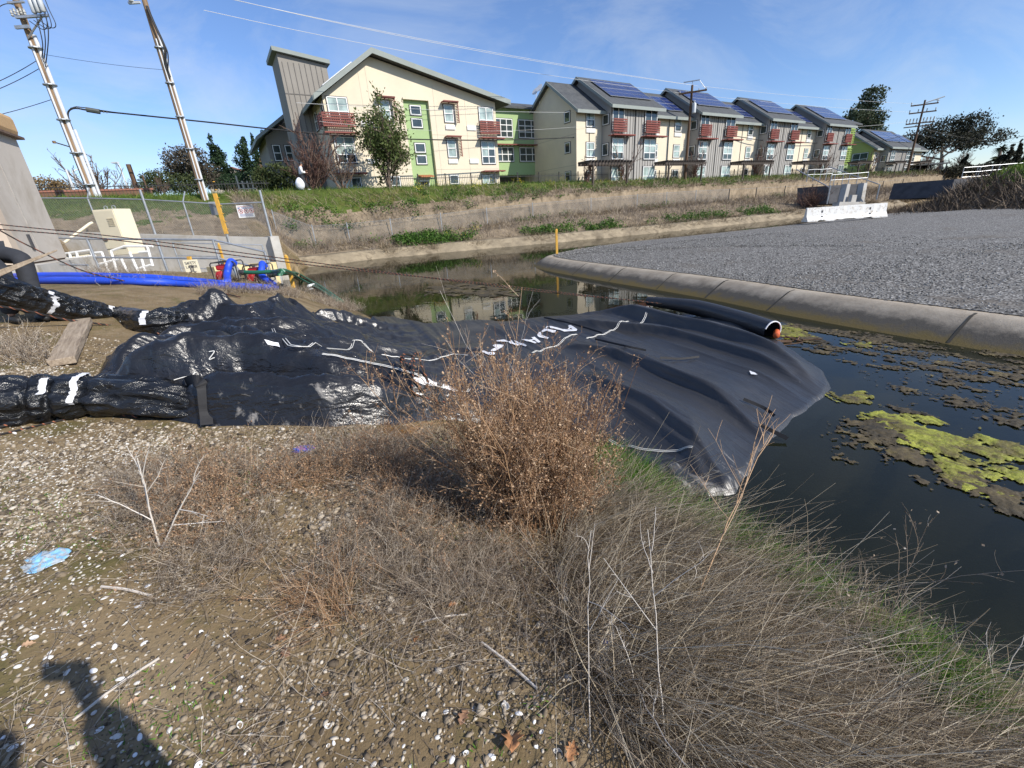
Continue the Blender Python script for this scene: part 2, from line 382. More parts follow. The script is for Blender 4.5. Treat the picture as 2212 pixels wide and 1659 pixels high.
mr2 = N(nt, 'MapRange'); nt.links.new(zz.outputs[0], mr2.inputs[0]); mr2.inputs[1].default_value = -.53; mr2.inputs[2].default_value = -.44; mr2.inputs[3].default_value = 1; mr2.inputs[4].default_value = 0
cc = mixc(nt, mr2.outputs[0], cc, (.13, .095, .03))
nt.links.new(cc, b.inputs['Base Color']); bump(nt, b, noise(nt, v, 24, 6, .7), .5, .012)
revet('concrete_kerb', K, nin, [(-1.6, -1.7), (-.9, -1.15), (-.3, -.86), (0, -.70), (.3, -.515), (.52, -.39), (.6, -.355), (.66, -.342), (.74, -.338), (.98, -.335), (1.0, -.6)], [m_kerb])
# joints cut across the kerb: dark mortar gaps
jb = MB()
for w0 in (1.9, 4.6, 6.4, 8.3, 10.2, 12.4, 14.2):
    i = int(np.argmin(abs(K[:90, 1] - w0))); p = K[i]; n = nin[i]; t = tang[i] * (.012 + .02 * random.random())
    pr = [(.02, -.682), (.3, -.508), (.52, -.383), (.6, -.348), (.74, -.331)]
    for (a, za), (c, zc) in zip(pr[:-1], pr[1:]):
        jb.add([SW(*(p + n * a - t), za), SW(*(p + n * a + t), za), SW(*(p + n * c + t), zc), SW(*(p + n * c - t), zc)], [(0, 1, 2, 3)])
tag(jb.build('concrete_kerb_joints', [plain('joint_dark', (.05, .045, .035), .95)]), kind='structure')
fk = np.linspace(-1, 75, 160); FKp = np.stack([fk, wfar(fk) + .12 * np.sin(fk * 1.7)], 1); tg = np.gradient(FKp, axis=0); tg /= np.linalg.norm(tg, axis=1)[:, None]
m_fk = plain('far_kerb_concrete', (.29, .235, .155), .9, .35, 1.2, bmp=.4, bscale=9, bdist=.03, dirt=(.13, .10, .06), dirts=1.3)
revet('far_concrete_kerb', FKp, np.stack([-tg[:, 1], tg[:, 0]], 1), [(-.6, -1.2), (-.05, -.74), (.12, -.58), (.3, -.5), (.75, -.2), (.95, -.12), (1.0, -.4)], [m_fk])
# gravel surface: fan of rows from the kerb inwards
rows = []
inner = np.array([0, .03, .3, .8, 1.6, 3, 5, 8, 12, 17, 23, 30, 40])
ctr = np.array([44., -4.])
for p, n in zip(K, nin):
    q = p + n * .9; dvec = ctr - q; L = np.linalg.norm(dvec); dvec /= L
    rows.append([q + dvec * min(a, L * .98) for a in inner])
rows = np.array(rows); Sx, Wx = rows[..., 0], rows[..., 1]
zg = -.325 + .18 * sstep(inner, .3, 6)[None] + .05 * (fbm(Sx * .8, Wx * .8, 4, 51) - .5) * sstep(inner, .1, 2)[None] + .10 * (fbm(Sx * .25, Wx * .25, 3, 61) - .5) * sstep(inner, 1, 6)[None]
V = Sx[..., None] * E1 + Wx[..., None] * E2; V[..., 2] = zg
n1, n2 = Sx.shape; idx = np.arange(n1 * n2).reshape(n1, n2)
F = np.stack([idx[:-1, :-1], idx[:-1, 1:], idx[1:, 1:], idx[1:, :-1]], -1).reshape(-1, 4)
m_grav, nt, b, _ = new_mat('gravel'); v = pos(nt); b.inputs['Roughness'].default_value = .9
vo = N(nt, 'TexVoronoi', feature='F1'); vo.inputs['Scale'].default_value = 27; nt.links.new(v, vo.inputs['Vector']); sc_ = N(nt, 'SeparateColor'); nt.links.new(vo.outputs['Color'], sc_.inputs[0])
stone = ramp(nt, sc_.outputs[0], [(0, (.12, .112, .10)), (.35, (.22, .21, .19)), (.7, (.33, .32, .295)), (.95, (.50, .49, .46))])
edge = ramp(nt, vo.outputs['Distance'], [(.35, (1, 1, 1)), (.62, (.22, .21, .2))]); stone = mixc(nt, 1.0, stone, edge, 'MULTIPLY')
pat = ramp(nt, noise(nt, v, .45, 7, .7, .5), [(.55, (0, 0, 0)), (.7, (.8, .8, .8))]); stone = mixc(nt, pat, stone, (.12, .1, .075))
nt.links.new(stone, b.inputs['Base Color']); bump(nt, b, vo.outputs['Distance'], -.8, .02)
o = npmesh('gravel_lot', V.reshape(-1, 3), F, [m_grav], smooth=True); tag(o, kind='structure')
# loose stones on the lot
ICO = bpy.data.meshes.new('tmp'); 
import bmesh
bm = bmesh.new(); bmesh.ops.create_icosphere(bm, subdivisions=1, radius=1); IV = np.array([v.co[:] for v in bm.verts]); IF = np.array([[v.index for v in f.verts] for f in bm.faces]); bm.free()
bm = bmesh.new(); bmesh.ops.create_icosphere(bm, subdivisions=2, radius=1); IV2 = np.array([v.co[:] for v in bm.verts]); IF2 = np.array([[v.index for v in f.verts] for f in bm.faces]); bm.free()
def rocks(P, size, flat=.6, iv=IV, iff=IF, rough=.18):
    n = len(P); k = len(iv); q = rng.normal(size=(n, 4)); q /= np.linalg.norm(q, axis=1)[:, None]
    yaw = rng.uniform(0, 6.283, n); sc = np.stack([size * rng.uniform(.75, 1.3, n), size * rng.uniform(.55, 1.0, n), size * flat * rng.uniform(.6, 1.1, n)], 1)
    V = iv[None] * sc[:, None] * (1 + rough * rng.normal(size=(n, k, 1)))
    til = rng.normal(size=(n, 2)) * .25
    V[..., 2] += V[..., 0] * til[:, :1] + V[..., 1] * til[:, 1:]
    c, s = np.cos(yaw)[:, None], np.sin(yaw)[:, None]
    X = V[..., 0] * c - V[..., 1] * s; Y = V[..., 0] * s + V[..., 1] * c
    V = np.stack([X, Y, V[..., 2]], -1) + P[:, None]
    return V.reshape(-1, 3), (iff[None] + (np.arange(n) * k)[:, None, None]).reshape(-1, 3)
m_stone = islandmat('lot_stones', [(0, (.06, .057, .052)), (.4, (.17, .165, .155)), (.75, (.3, .295, .275)), (1, (.5, .49, .46))], .9)
nst = 16000; i = rng.integers(8, 92, nst); a = rng.uniform(0, 1, nst) ** 1.5 * 11
fi = rng.uniform(0, 1, nst)[:, None]; p = K[i] * (1 - fi) + K[i + 1] * fi + nin[i] * (.9 + a[:, None])
za = np.interp(a, [0, .3, 6], [-.29, -.28, -.13]) + .05 * (fbm(p[:, 0] * .8, p[:, 1] * .8, 4, 51) - .5) * sstep(a, .1, 2) + .10 * (fbm(p[:, 0] * .25, p[:, 1] * .25, 3, 61) - .5) * sstep(a, 1, 6)
P = p[:, :1] * E1 + p[:, 1:] * E2; P[:, 2] = za
keep = rng.uniform(0, 1, nst) < .3 + .9 * fbm(p[:, 0] * .7, p[:, 1] * .7, 3, 41)
tag(npmesh('gravel_stones', *rocks(P[keep], rng.uniform(.010, .024, keep.sum())), [m_stone]), 'loose grey crushed stones lying over the gravel lot', 'gravel', kind='stuff')
# ------------------------------------------------------------------ buildings across the channel
def onw(u, v, D):
    r = ray(u, v); p = EYE + r * (D / (r @ E2)); return float(p @ E1), float(p[2])
m_cream = plain('cream_stucco', (.70, .615, .47), .9, .07, .35, bmp=.15, bscale=60, bdist=.01)
m_lgreen = plain('green_stucco', (.34, .46, .22), .9, .07, .35, bmp=.15, bscale=60, bdist=.01)
m_ygreen = plain('olive_green_stucco', (.42, .46, .15), .9, .07, .35)
m_board = plain('grey_boards', (.36, .345, .32), .85, .08, .5)
m_boardd = plain('taupe_boards', (.27, .25, .22), .85, .08, .5)
m_fascia = plain('grey_fascia', (.26, .29, .27), .7, .08, .8)
m_white = plain('white_frame', (.78, .78, .76), .5, .03, 2)
m_black = plain('black_trim', (.03, .03, .032), .6, .1, 2)
m_red = plain('red_metal', (.21, .052, .036), .6, .15, 2)
m_orange = plain('orange_canopy', (.45, .16, .06), .7, .1, 2)
m_seam = plain('stucco_seam', (.42, .38, .31), .9, .05, 1)
m_steel = plain('galvanised_steel', (.42, .44, .46), .42, .18, 5, metal=.55)
m_iron = plain('black_iron', (.018, .018, .02), .55, .1, 3)
m_wood_dark = plain('dark_timber', (.075, .06, .05), .85, .25, 4)
def glassmat(name, col, rough=.06):
    m, nt, b, _ = new_mat(name); b.inputs['Roughness'].default_value = rough; b.inputs['Specular IOR Level'].default_value = .8
    v = pos(nt); nt.links.new(ramp(nt, noise(nt, v, 1.3, 2), [(.35, tuple(c * .7 for c in col)), (.65, tuple(min(1, c * 1.3) for c in col))]), b.inputs['Base Color']); return m
m_gdark = glassmat('window_glass', (.045, .06, .06)); m_gblindsky = glassmat('window_glass_blind_sky', (.34, .42, .39))  # second one: drawn blinds and reflected sky put into a pale green colour
m_roof, nt, b, _ = new_mat('grey_shingles'); v = pos(nt); b.inputs['Roughness'].default_value = .95
vo = N(nt, 'TexVoronoi'); vo.inputs['Scale'].default_value = 3.2; nt.links.new(v, vo.inputs['Vector']); sc_ = N(nt, 'SeparateColor'); nt.links.new(vo.outputs['Color'], sc_.inputs[0])
nt.links.new(mixc(nt, .55, ramp(nt, sc_.outputs[0], [(0, (.05, .054, .058)), (1, (.10, .105, .108))]), ramp(nt, noise(nt, v, 9, 5), [(.3, (.045, .05, .054)), (.7, (.12, .125, .13))])), b.inputs['Base Color'])
m_pv = None
m_pv, nt, b, _ = new_mat('solar_cells'); b.inputs['Roughness'].default_value = .12; b.inputs['Specular IOR Level'].default_value = .7; nt.links.new(ramp(nt, noise(nt, pos(nt), 1.0, 3), [(.35, (.018, .03, .11)), (.65, (.03, .05, .17))]), b.inputs['Base Color'])
def front(wp): return (E2 * wp, E1, -E2)
def leftside(sp): return (E1 * sp, E2, -E1)
def fpt(fr, a, o, z): return fr[0] + fr[1] * a + fr[2] * o + np.array([0, 0, z])
def fbox(mb, fr, a0, a1, o0, o1, z0, z1, m=0):
    q = [(a0, o0), (a1, o0), (a1, o1), (a0, o1)]
    return mb.hexa([fpt(fr, a, o, z0) for a, o in q] + [fpt(fr, a, o, z1) for a, o in q], m)
def window(par, fr, a0, a1, z0, z1, cols=2, rows=2, blind=(0,), ofs=0.0, th=.075, label=None):
    """frame with bars, a dark surround, and its panes as a sub-part"""
    m = MB()
    if ofs < .5:
        fbox(m, fr, a0 - .05, a1 + .05, .004 + ofs, .05 + ofs, z0 - .06, z0, 1); fbox(m, fr, a0 - .05, a1 + .05, .004 + ofs, .05 + ofs, z1, z1 + .05, 1)
        fbox(m, fr, a0 - .05, a0, .004 + ofs, .05 + ofs, z0, z1, 1); fbox(m, fr, a1, a1 + .05, .004 + ofs, .05 + ofs, z0, z1, 1)
    for i in range(cols + 1):
        a = a0 + (a1 - a0) * i / cols; lo = a if i == 0 else (a - th if i == cols else a - th / 2)
        fbox(m, fr, lo, lo + th, .02 + ofs, .08 + ofs, z0, z1, 0)
    for j in range(rows + 1):
        z = z0 + (z1 - z0) * j / rows; lo = z if j == 0 else (z - th if j == rows else z - th / 2)
        for i in range(cols):
            x0 = a0 + (a1 - a0) * i / cols + (th if i == 0 else th / 2); x1 = a0 + (a1 - a0) * (i + 1) / cols - (th if i == cols - 1 else th / 2)
            fbox(m, fr, x0, x1, .022 + ofs, .077 + ofs, lo, lo + th, 0)
    o = m.build('window', [m_white, m_black], par)
    g = MB()
    for i in range(cols):
        for j in range(rows):
            x0 = a0 + (a1 - a0) * i / cols + .02; x1 = a0 + (a1 - a0) * (i + 1) / cols - .02
            y0 = z0 + (z1 - z0) * j / rows + .02; y1 = z0 + (z1 - z0) * (j + 1) / rows - .02
            bl = (rows - 1 - j) in blind and random.random() < .85
            fbox(g, fr, x0, x1, .01 + ofs, .035 + ofs, y0, y1, 1 if bl else 0)
    g.build('pane', [m_gdark, m_gblindsky], o)
    return o
def balcony(par, fr, a0, a1, z0, z1):
    m = MB(); n = max(3, int((a1 - a0) / .16)); k = 5
    for i in range(n + 1):
        a = a0 + (a1 - a0) * i / n; fbox(m, fr, a - .028, a + .028, .36, .41, z0, z1)
    for j in range(k + 1):
        z = z0 + (z1 - z0) * j / k; fbox(m, fr, a0 - .03, a1 + .03, .40, .44, z - .05, z + .05)
    for a in (a0, a1 - .04):
        for j in range(4):
            z = z0 + (z1 - z0) * j / 3 - .02 * (j == 3); fbox(m, fr, a, a + .04, .09, .36, z, z + .04)
    return m.build('balcony_rail', [m_red], par)
def awning(par, fr, a0, a1, z, proj=.75, fin=None):
    m = MB(); n = 7
    for j in range(n):
        o = .1 + (proj - .1) * j / (n - 1); fbox(m, fr, a0, a1, o - .035, o + .035, z, z + .05)
    for a in np.linspace(a0, a1, max(3, int((a1 - a0) / .4))): fbox(m, fr, a - .02, a + .02, .06, proj + .05, z - .05, z)
    fbox(m, fr, a0 - .02, a1 + .02, proj + .035, proj + .06, z - .04, z + .06)
    if fin:
        for j in range(12):
            zz = z - .1 - fin * j / 12; fbox(m, fr, a1 - .05, a1, .08, .5, zz - .05, zz)
        fbox(m, fr, a1 - .06, a1 + .01, .5, .54, z - fin - .1, z)
    return m.build('awning', [m_red], par)
def acbox(par, fr, a0, a1, z0, z1):
    m = MB(); fbox(m, fr, a0, a1, .003, .1, z0, z1)
    for k in range(5):
        zz = z0 + .05 + (z1 - z0 - .1) * k / 5; fbox(m, fr, a0 + .05, a1 - .05, .1, .115, zz, zz + .025)
    return m.build('wall_unit', [m_white], par)
def battens(m, fr, a0, a1, z0, z1, step=.41, mi=1):
    for a in np.arange(a0 + step * .6, a1 - .05, step): fbox(m, fr, a - .022, a + .022, .002, .035, z0, z1, mi)
m_batten = plain('batten', (.16, .15, .14), .85, .1, 1)
def roofslab(m, prof, t, a, b, mi=0, fas=1):
    """prof: (x,z) points of the top line in a vertical plane; a(x,z,0)/(…,1) give 3-D points at both ends"""
    for (x0, z0), (x1, z1) in zip(prof[:-1], prof[1:]):
        m.hexa([a(x0, z0 - t), a(x1, z1 - t), b(x1, z1 - t), b(x0, z0 - t), a(x0, z0), a(x1, z1), b(x1, z1), b(x0, z0)], mi)
# ---- the gabled cream block (facade on w = 40)
A = thing('apartment_building', 'three storey cream apartment building with a wide gable and a tall grey chimney like tower', 'building', SW(17, 40, 3.0))
fa = front(40.0); zr = lambda s: 13.55 - .68 * (13.5 - s) if s < 13.5 else 13.55 - .2154 * (s - 13.5)
mb = MB(); G0 = 2.2
def wallpoly(m, pts, w0, w1, mi=0): m.prism([SW(s, w0, z) for s, z in pts], E2 * (w1 - w0), mi)
wallpoly(mb, [(9.36, G0), (15.8, G0), (15.8, 10.86), (15.8, zr(15.8)), (13.5, zr(13.5)), (9.36, zr(9.36))], 40, 58)
wallpoly(mb, [(18.1, G0), (24.8, G0), (24.8, zr(24.8)), (18.1, zr(18.1))], 40, 58)
wallpoly(mb, [(15.8, 10.86), (18.1, 10.86), (18.1, zr(18.1)), (15.8, zr(15.8))], 40.001, 57.9)
for s in (12.4, 13.0, 18.6, 21.6): fbox(mb, fa, s - .012, s + .012, 0, .006, 3, 11.2 if s > 20 else zr(s) - .4, 1)
for z in (8.3, 5.55): fbox(mb, fa, 9.4, 15.8, 0, .006, z - .012, z + .012, 1); fbox(mb, fa, 18.1, 24.8, 0, .006, z - .012, z + .012, 1)
mb.build('wall', [m_cream, m_seam], A)
mb = MB(); wallpoly(mb, [(15.78, G0), (18.12, G0), (18.12, 10.9), (15.78, 10.9)], 40.32, 57.8); mb.build('recessed_wall', [m_lgreen], A)
mb = MB(); wb0 = 39.25
roofslab(mb, [(8.6, 13.9 - .68 * 4.9), (13.5, 13.9)], .26, lambda x, z: SW(x, wb0, z), lambda x, z: SW(x, 59, z), 0)
roofslab(mb, [(13.5, 13.9), (26.0, 13.9 - .2154 * 12.5)], .26, lambda x, z: SW(x, wb0, z), lambda x, z: SW(x, 59, z), 0)
for s0, z0, s1, z1 in [(8.58, 10.56, 13.5, 13.91), (13.5, 13.91, 26.03, 11.21)]:
    mb.hexa([SW(s0, wb0 - .06, z0 - .34), SW(s1, wb0 - .06, z1 - .36), SW(s1, wb0 - .003, z1 - .36), SW(s0, wb0 - .003, z0 - .34), SW(s0, wb0 - .06, z0 + .03), SW(s1, wb0 - .06, z1 + .03), SW(s1, wb0 - .003, z1 + .03), SW(s0, wb0 - .003, z0 + .03)], 1)
for sx, z in ((8.52, 10.5), (26.0, 11.2)): mb.box((sx, wb0, z - .3), (sx + .09, 59, z + .02), 1, SW)
rf = mb.build('roof', [m_roof, m_fascia], A)
mb = MB()
mb.hexa([SW(9.6, 40.2, 11.39), SW(12.1, 40.2, 13.09), SW(12.1, 52, 13.09), SW(9.6, 52, 11.39), SW(9.6, 40.2, 11.46), SW(12.1, 40.2, 13.16), SW(12.1, 52, 13.16), SW(9.6, 52, 11.46)], 0); mb.build('solar_array', [m_steel], rf)
for a0, a1, z0, z1, c, r, bl in [(9.62, 11.17, 8.72, 10.66, 2, 2, (0,)), (22.96, 24.48, 8.6, 10.66, 2, 2, (0,)), (9.61, 11.14, 6.06, 7.95, 2, 3, (0, 1)), (22.94, 24.42, 5.98, 7.89, 2, 3, (0, 1)),
        (9.6, 11.2, 3.5, 5.02, 2, 2, (0,)), (22.78, 24.33, 3.5, 5.04, 2, 2, (0,)), (13.69, 14.57, 9.25, 10.64, 1, 2, (0, 1)), (19.45, 20.34, 9.3, 10.67, 1, 2, (0, 1)),
        (13.69, 14.57, 6.5, 8.0, 1, 2, (0,)), (19.43, 20.29, 6.52, 8.0, 1, 2, (0, 1)), (13.69, 14.57, 3.6, 5.05, 1, 2, ()), (19.35, 20.25, 3.6, 5.08, 1, 2, ())]:
    window(A, fa, a0, a1, z0, z1, c, r, bl)
fg = front(40.32)
for z0, z1 in ((9.79, 10.51), (8.84, 9.53), (6.92, 7.67), (6.0, 6.73)): window(A, fg, 16.44, 17.42, z0, z1, 1, 1, ())
balcony(A, fa, 9.0, 11.4, 8.63, 9.5); balcony(A, fa, 22.83, 24.91, 8.51, 9.44)
for a, z, fn in ((13.6, 10.78, 1.5), (19.35, 10.8, 1.5), (13.6, 8.12, 1.5), (19.35, 8.14, 1.5)): awning(A, fa, a - .1, a + 1.3, z, .6, fn)
for a0, a1, z in ((8.9, 11.5, 8.12), (22.7, 25.2, 8.08), (9.0, 11.6, 5.25), (22.7, 25.0, 5.3)): awning(A, fa, a0, a1, z, .75)
for a0, z in ((19.46, 8.75), (21.61, 8.75), (19.4, 6.02), (21.6, 6.02), (12.0, 8.75), (12.0, 6.02)): acbox(A, fa, a0, a0 + .93, z, z + .36)
mb = MB(); fbox(mb, fg, 16.5, 17.4, .01, .06, 3, 4.75, 0); fbox(mb, fg, 16.56, 17.34, .06, .075, 3.1, 4.6, 1); mb.build('door', [m_white, m_black], A)
mb = MB(); mb.hexa([fpt(fg, 16.35, .01, 5.05), fpt(fg, 17.65, .01, 5.05), fpt(fg, 17.65, .8, 4.9), fpt(fg, 16.35, .8, 4.9), fpt(fg, 16.35, .01, 5.15), fpt(fg, 17.65, .01, 5.15), fpt(fg, 17.65, .8, 5.0), fpt(fg, 16.35, .8, 5.0)]); mb.build('door_canopy', [m_orange], A)
fls = leftside(9.36)
window(A, fls, 40.15, 41.0, 8.75, 10.4, 1, 2, ()); window(A, fls, 43.0, 43.9, 8.9, 10.2, 1, 2, ())
balcony(A, fls, 40.0, 41.3, 8.63, 9.5)
# grey tower behind the left eave
mb = MB(); T0, T1 = 5.6, 11.06 * .955 
tw0, tw1 = 44.3, 47.6
u0 = onw(673 - 20 + 1.5, 170, tw0)
sL, sR = onw(616, 200, tw0)[0], 11.2
mb.prism([SW(sL, tw0, G0), SW(sR, tw0, G0), SW(sR, tw0, 13.85), SW(sL, tw0, 14.35)], E2 * (tw1 - tw0)); ft = front(tw0)
battens(mb, ft, sL, sR, G0, 13.8, .42); fbox(mb, ft, sL, sR, .002, .03, 11.6, 11.66, 1)
mb.build('tower', [m_boardd, m_batten], A)
mb = MB(); mb.hexa([SW(sL - .35, tw0 - .35, 14.42), SW(sR + .25, tw0 - .35, 13.9), SW(sR + .25, tw1 + .3, 13.9), SW(sL - .35, tw1 + .3, 14.42), SW(sL - .35, tw0 - .35, 14.7), SW(sR + .25, tw0 - .35, 14.18), SW(sR + .25, tw1 + .3, 14.18), SW(sL - .35, tw1 + .3, 14.7)]); mb.build('tower_roof', [m_fascia], A)
# lower wing further back on the left
mb = MB(); mb.prism([SW(6.2, 52, G0), SW(9.3, 52, G0), SW(9.3, 52, 11.6), SW(6.2, 52, 9.7)], E2 * 8); mb.build('rear_wing', [m_boardd], A)
mb = MB(); mb.hexa([SW(5.3, 50.8, 9.2), SW(9.2, 50.8, 11.9), SW(9.2, 61, 11.9), SW(5.3, 61, 9.2), SW(5.3, 50.8, 9.5), SW(9.2, 50.8, 12.2), SW(9.2, 61, 12.2), SW(5.3, 61, 9.5)]); mb.build('rear_wing_roof', [m_fascia], A)
fw = front(52.0)
for a, z in ((6.6, 7.6), (7.7, 7.6), (6.6, 4.6), (7.7, 4.6)): window(A, fw, a, a + .7, z, z + 1.4, 1, 2, ())
# ---- green link building
Lk = thing('apartment_link', 'green two storey link wing recessed between the cream gable and the terrace', 'building', SW(29, 44, 3.0))
fl = front(44.0); mb = MB(); wallpoly(mb, [(24.83, 5.3), (34.6, 5.3), (34.6, 11.7), (24.83, 11.7)], 44, 50); wallpoly(mb, [(24.83, G0), (25.2, G0), (25.2, 5.3), (24.83, 5.3)], 44.01, 50); wallpoly(mb, [(32.6, G0), (34.6, G0), (34.6, 5.3), (32.6, 5.3)], 44.01, 50)
wallpoly(mb, [(25.2, G0), (32.6, G0), (32.6, 5.3), (25.2, 5.3)], 49.5, 49.9, 1); mb.build('wall', [m_lgreen, m_black], Lk)  # darkness inside the garage opening put into the back wall's black colour
mb = MB(); mb.hexa([SW(24.9, 43.4, 11.55), SW(34.9, 43.4, 11.55), SW(34.9, 48, 12.9), SW(24.9, 48, 12.9), SW(24.9, 43.4, 11.75), SW(34.9, 43.4, 11.75), SW(34.9, 48, 13.1), SW(24.9, 48, 13.1)]); mb.hexa([SW(24.9, 48, 12.9), SW(34.9, 48, 12.9), SW(34.9, 52, 11.5), SW(24.9, 52, 11.5), SW(24.9, 48, 13.1), SW(34.9, 48, 13.1), SW(34.9, 52, 11.7), SW(24.9, 52, 11.7)]); mb.build('roof', [m_roof], Lk)
a1a = onw(1076, 270, 44)[0] + .1
for a0, a1 in ((27.0, 29.25), (30.02, 32.57)):
    window(Lk, fl, a0, a1, 8.93, 10.67, 3, 3, ()); window(Lk, fl, a0, a1, 6.63, 8.04, 3, 2, ())
    awning(Lk, fl, a0 - .2, a1 + .5, 8.2, .6)
# ---- terrace of grey gabled units with cream bays
R = thing('terraced_apartments', 'long three storey terrace of grey gables and cream bays with rooftop solar panels', 'building', SW(60, 36.9, 3.0))
WG, WC = 35.6, 36.9; fgr, fcr = front(WG), front(WC)
UN = [(35.4, 42.2), (49.3, 56.3), (63.9, 71.1), (79.2, 87.2)]
BAY = [(32.05, 35.4), (42.2, 49.3), (56.3, 63.9), (71.1, 79.2)]
def gable_roof(m, s0, s1, we, ze, wr, zr_, wb, zb, t=.2):
    roofslab(m, [(we, ze), (wr, zr_)], t, lambda x, z: SW(s0, x, z), lambda x, z: SW(s1, x, z)); roofslab(m, [(wr, zr_), (wb, zb)], t, lambda x, z: SW(s0, x, z), lambda x, z: SW(s1, x, z))
    # fascia: eave and rakes
    m.box((s0 - .02, we - .06, ze - .27), (s1 + .02, we - .004, ze + .02), 1, SW)
    for sa, sb in ((s0 - .055, s0 - .004), (s1 + .004, s1 + .055)):
        for (x0, z0), (x1, z1) in (((we, ze), (wr, zr_)), ((wr, zr_), (wb, zb))):
            m.hexa([SW(sa, x0, z0 - .26), SW(sb, x0, z0 - .26), SW(sb, x1, z1 - .26), SW(sa, x1, z1 - .26), SW(sa, x0, z0 + .02), SW(sb, x0, z0 + .02), SW(sb, x1, z1 + .02), SW(sa, x1, z1 + .02)], 1)
def bodypoly(m, s0, s1, wf_, wbk, zf, wr, zr_, zb, mi): m.prism([SW(s0, wf_, G0), SW(s0, wbk, G0), SW(s0, wbk, zb), SW(s0, wr, zr_), SW(s0, wf_, zf)], E1 * (s1 - s0), mi)
def solar(par, s0, s1, w0, z0, w1, z1, nc, nr):
    """tilted array: cells over a pale frame grid"""
    m = MB(); d = np.array([w1 - w0, z1 - z0]); L = np.hypot(*d); nn = np.array([-d[1], d[0]]) / L
    P = lambda a, t, h: SW(s0 + (s1 - s0) * a, w0 + d[0] * t + nn[0] * h, z0 + d[1] * t + nn[1] * h)
    def slab(a0, a1, t0, t1, h0, h1, mi): m.hexa([P(a0, t0, h0), P(a1, t0, h0), P(a1, t1, h0), P(a0, t1, h0), P(a0, t0, h1), P(a1, t0, h1), P(a1, t1, h1), P(a0, t1, h1)], mi)
    slab(0, 1, 0, 1, .10, .14, 1)
    for i in range(nc):
        for j in range(nr):
            e = .012; f = .012 if j % 2 else .02
            slab((i + .03) / nc, (i + .97) / nc, (j + f * nr) / nr, (j + 1 - (.006 if j % 2 == 0 else .02) * nr) / nr, .14, .15, 0)
    for a in (.05, .35, .65, .95): m.bar(P(a, .02, -.05), P(a, .02, .1), .03, 5, 1)
    return m.build('solar_array', [m_pv, m_steel], par)
wallc, wallg = MB(), MB(); roofb = MB(); roofg = MB()
sl_c = (13.5 - 10.2) / (40.9 - 36.2); sl_g = (14.0 - 10.55) / (40.2 - 35.0)
for k, (a, b_) in enumerate(BAY):
    bodypoly(wallc, a if k == 0 else a - .02, b_ + .02, WC, 46, 10.55, 40.9, 13.2, 10.6, 0)
    if k == 0:
        for z in (8.3, 5.55): wallc.box((a - .006, WC, z - .015), (a, 44, z + .015), 1, SW)
    wallc.box((a + (b_ - a) * .5 - .03, WC - .05, 3), (a + (b_ - a) * .5 + .03, WC - .003, 10.3), 2, SW)
gable_roof(roofb, 31.6, 79.3, 36.2, 10.2, 40.9, 13.5, 46.4, 9.9)
for a, b_ in UN:
    bodypoly(wallg, a, b_, WG, 44, 10.75, 40.2, 13.75, 11.0, 0); battens(wallg, fgr, a, b_, 3.0, 10.6)
    wallg.box(((a + b_) / 2 - .035, WG - .07, 3), ((a + b_) / 2 + .035, WG - .036, 10.6), 2, SW)
    gable_roof(roofg, a - .45, b_ + .5, 35.0, 10.55, 40.2, 14.0, 44.5, 11.2)
wallc.build('cream_wall', [m_cream, m_seam, m_black], R); wallg.build('boarded_wall', [m_board, m_batten, m_black], R)
rb = roofb.build('bay_roof', [m_roof, m_fascia], R); rg = roofg.build('gable_roof', [m_roof, m_fascia], R)
for k, (a, b_) in enumerate(UN):
    for x0, x1 in ((a + .12, a + 1.75), (b_ - 2.0, b_ - .15)):
        window(R, fgr, x0, x1, 8.45, 10.5, 2, 1, (), ofs=.036); balcony(R, fgr, x0 - .1, x1 + .1, 8.36, 9.4)
        window(R, fgr, x0, x1, 5.88, 7.79, 2, 3, (0, 1), ofs=.036); awning(R, fgr, x0 - .5, x1 + .9, 7.98, .8)
        window(R, fgr, x0, x1, 3.3, 5.2, 2, 2, (0, 1), ofs=.036)
    fs = leftside(a)
    window(R, fs, 35.85, 36.7, 9.05, 9.95, 1, 1, ()); window(R, fs, 35.85, 36.7, 6.3, 7.4, 1, 1, ())
    z0 = 10.55 + sl_g * 1.45; z1 = 10.55 + sl_g * 4.6
    solar(rg, a + .7, b_ - .1, 36.45, z0, 39.6, z1, 6, 4)
for k, (a, b_) in enumerate(BAY):
    xs = [(33.3, 34.4)] if k == 0 else [(a + .75, a + 1.75), (b_ - 2.6, b_ - 1.5)]
    for x0, x1 in xs:
        for z0, z1, bl in ((8.9, 10.2, (0,)), (6.24, 7.56, (0, 1)), (3.6, 4.95, ())): window(R, fcr, x0, x1, z0, z1, 1, 2, bl)
        for z in (8.4, 5.72): acbox(R, fcr, x0 - .02, x1 + .08, z, z + .38)
    if k: solar(rb, a + .9, b_ - 1.0, 37.2, 10.2 + sl_c * 1.0, 39.9, 10.2 + sl_c * 3.7, 4, 4)
fsr = leftside(32.05)
for z0, z1 in ((9.45, 10.4), (6.75, 7.7), (4.1, 5.05)): window(R, fsr, 37.8, 38.65, z0, z1, 1, 1, ())
for dy, dz in ((0, 0), (.7, .15)):
    mb = MB(); c = SW(32.0, 43.2 - dy, 13.1 + dz); mb.bar(SW(32.0, 43.4 - dy, 11.9), c, .03, 5)
    d = nrm(np.array([-.6, -.5, .55])); mb.lathe(c, [(0.02, 0), (.2, .03), (.36, .1), (.42, .17), (.40, .16), (.2, .06), (.02, .04)], 14, 0, d); mb.build('satellite_dish', [m_white], R, smooth=True)
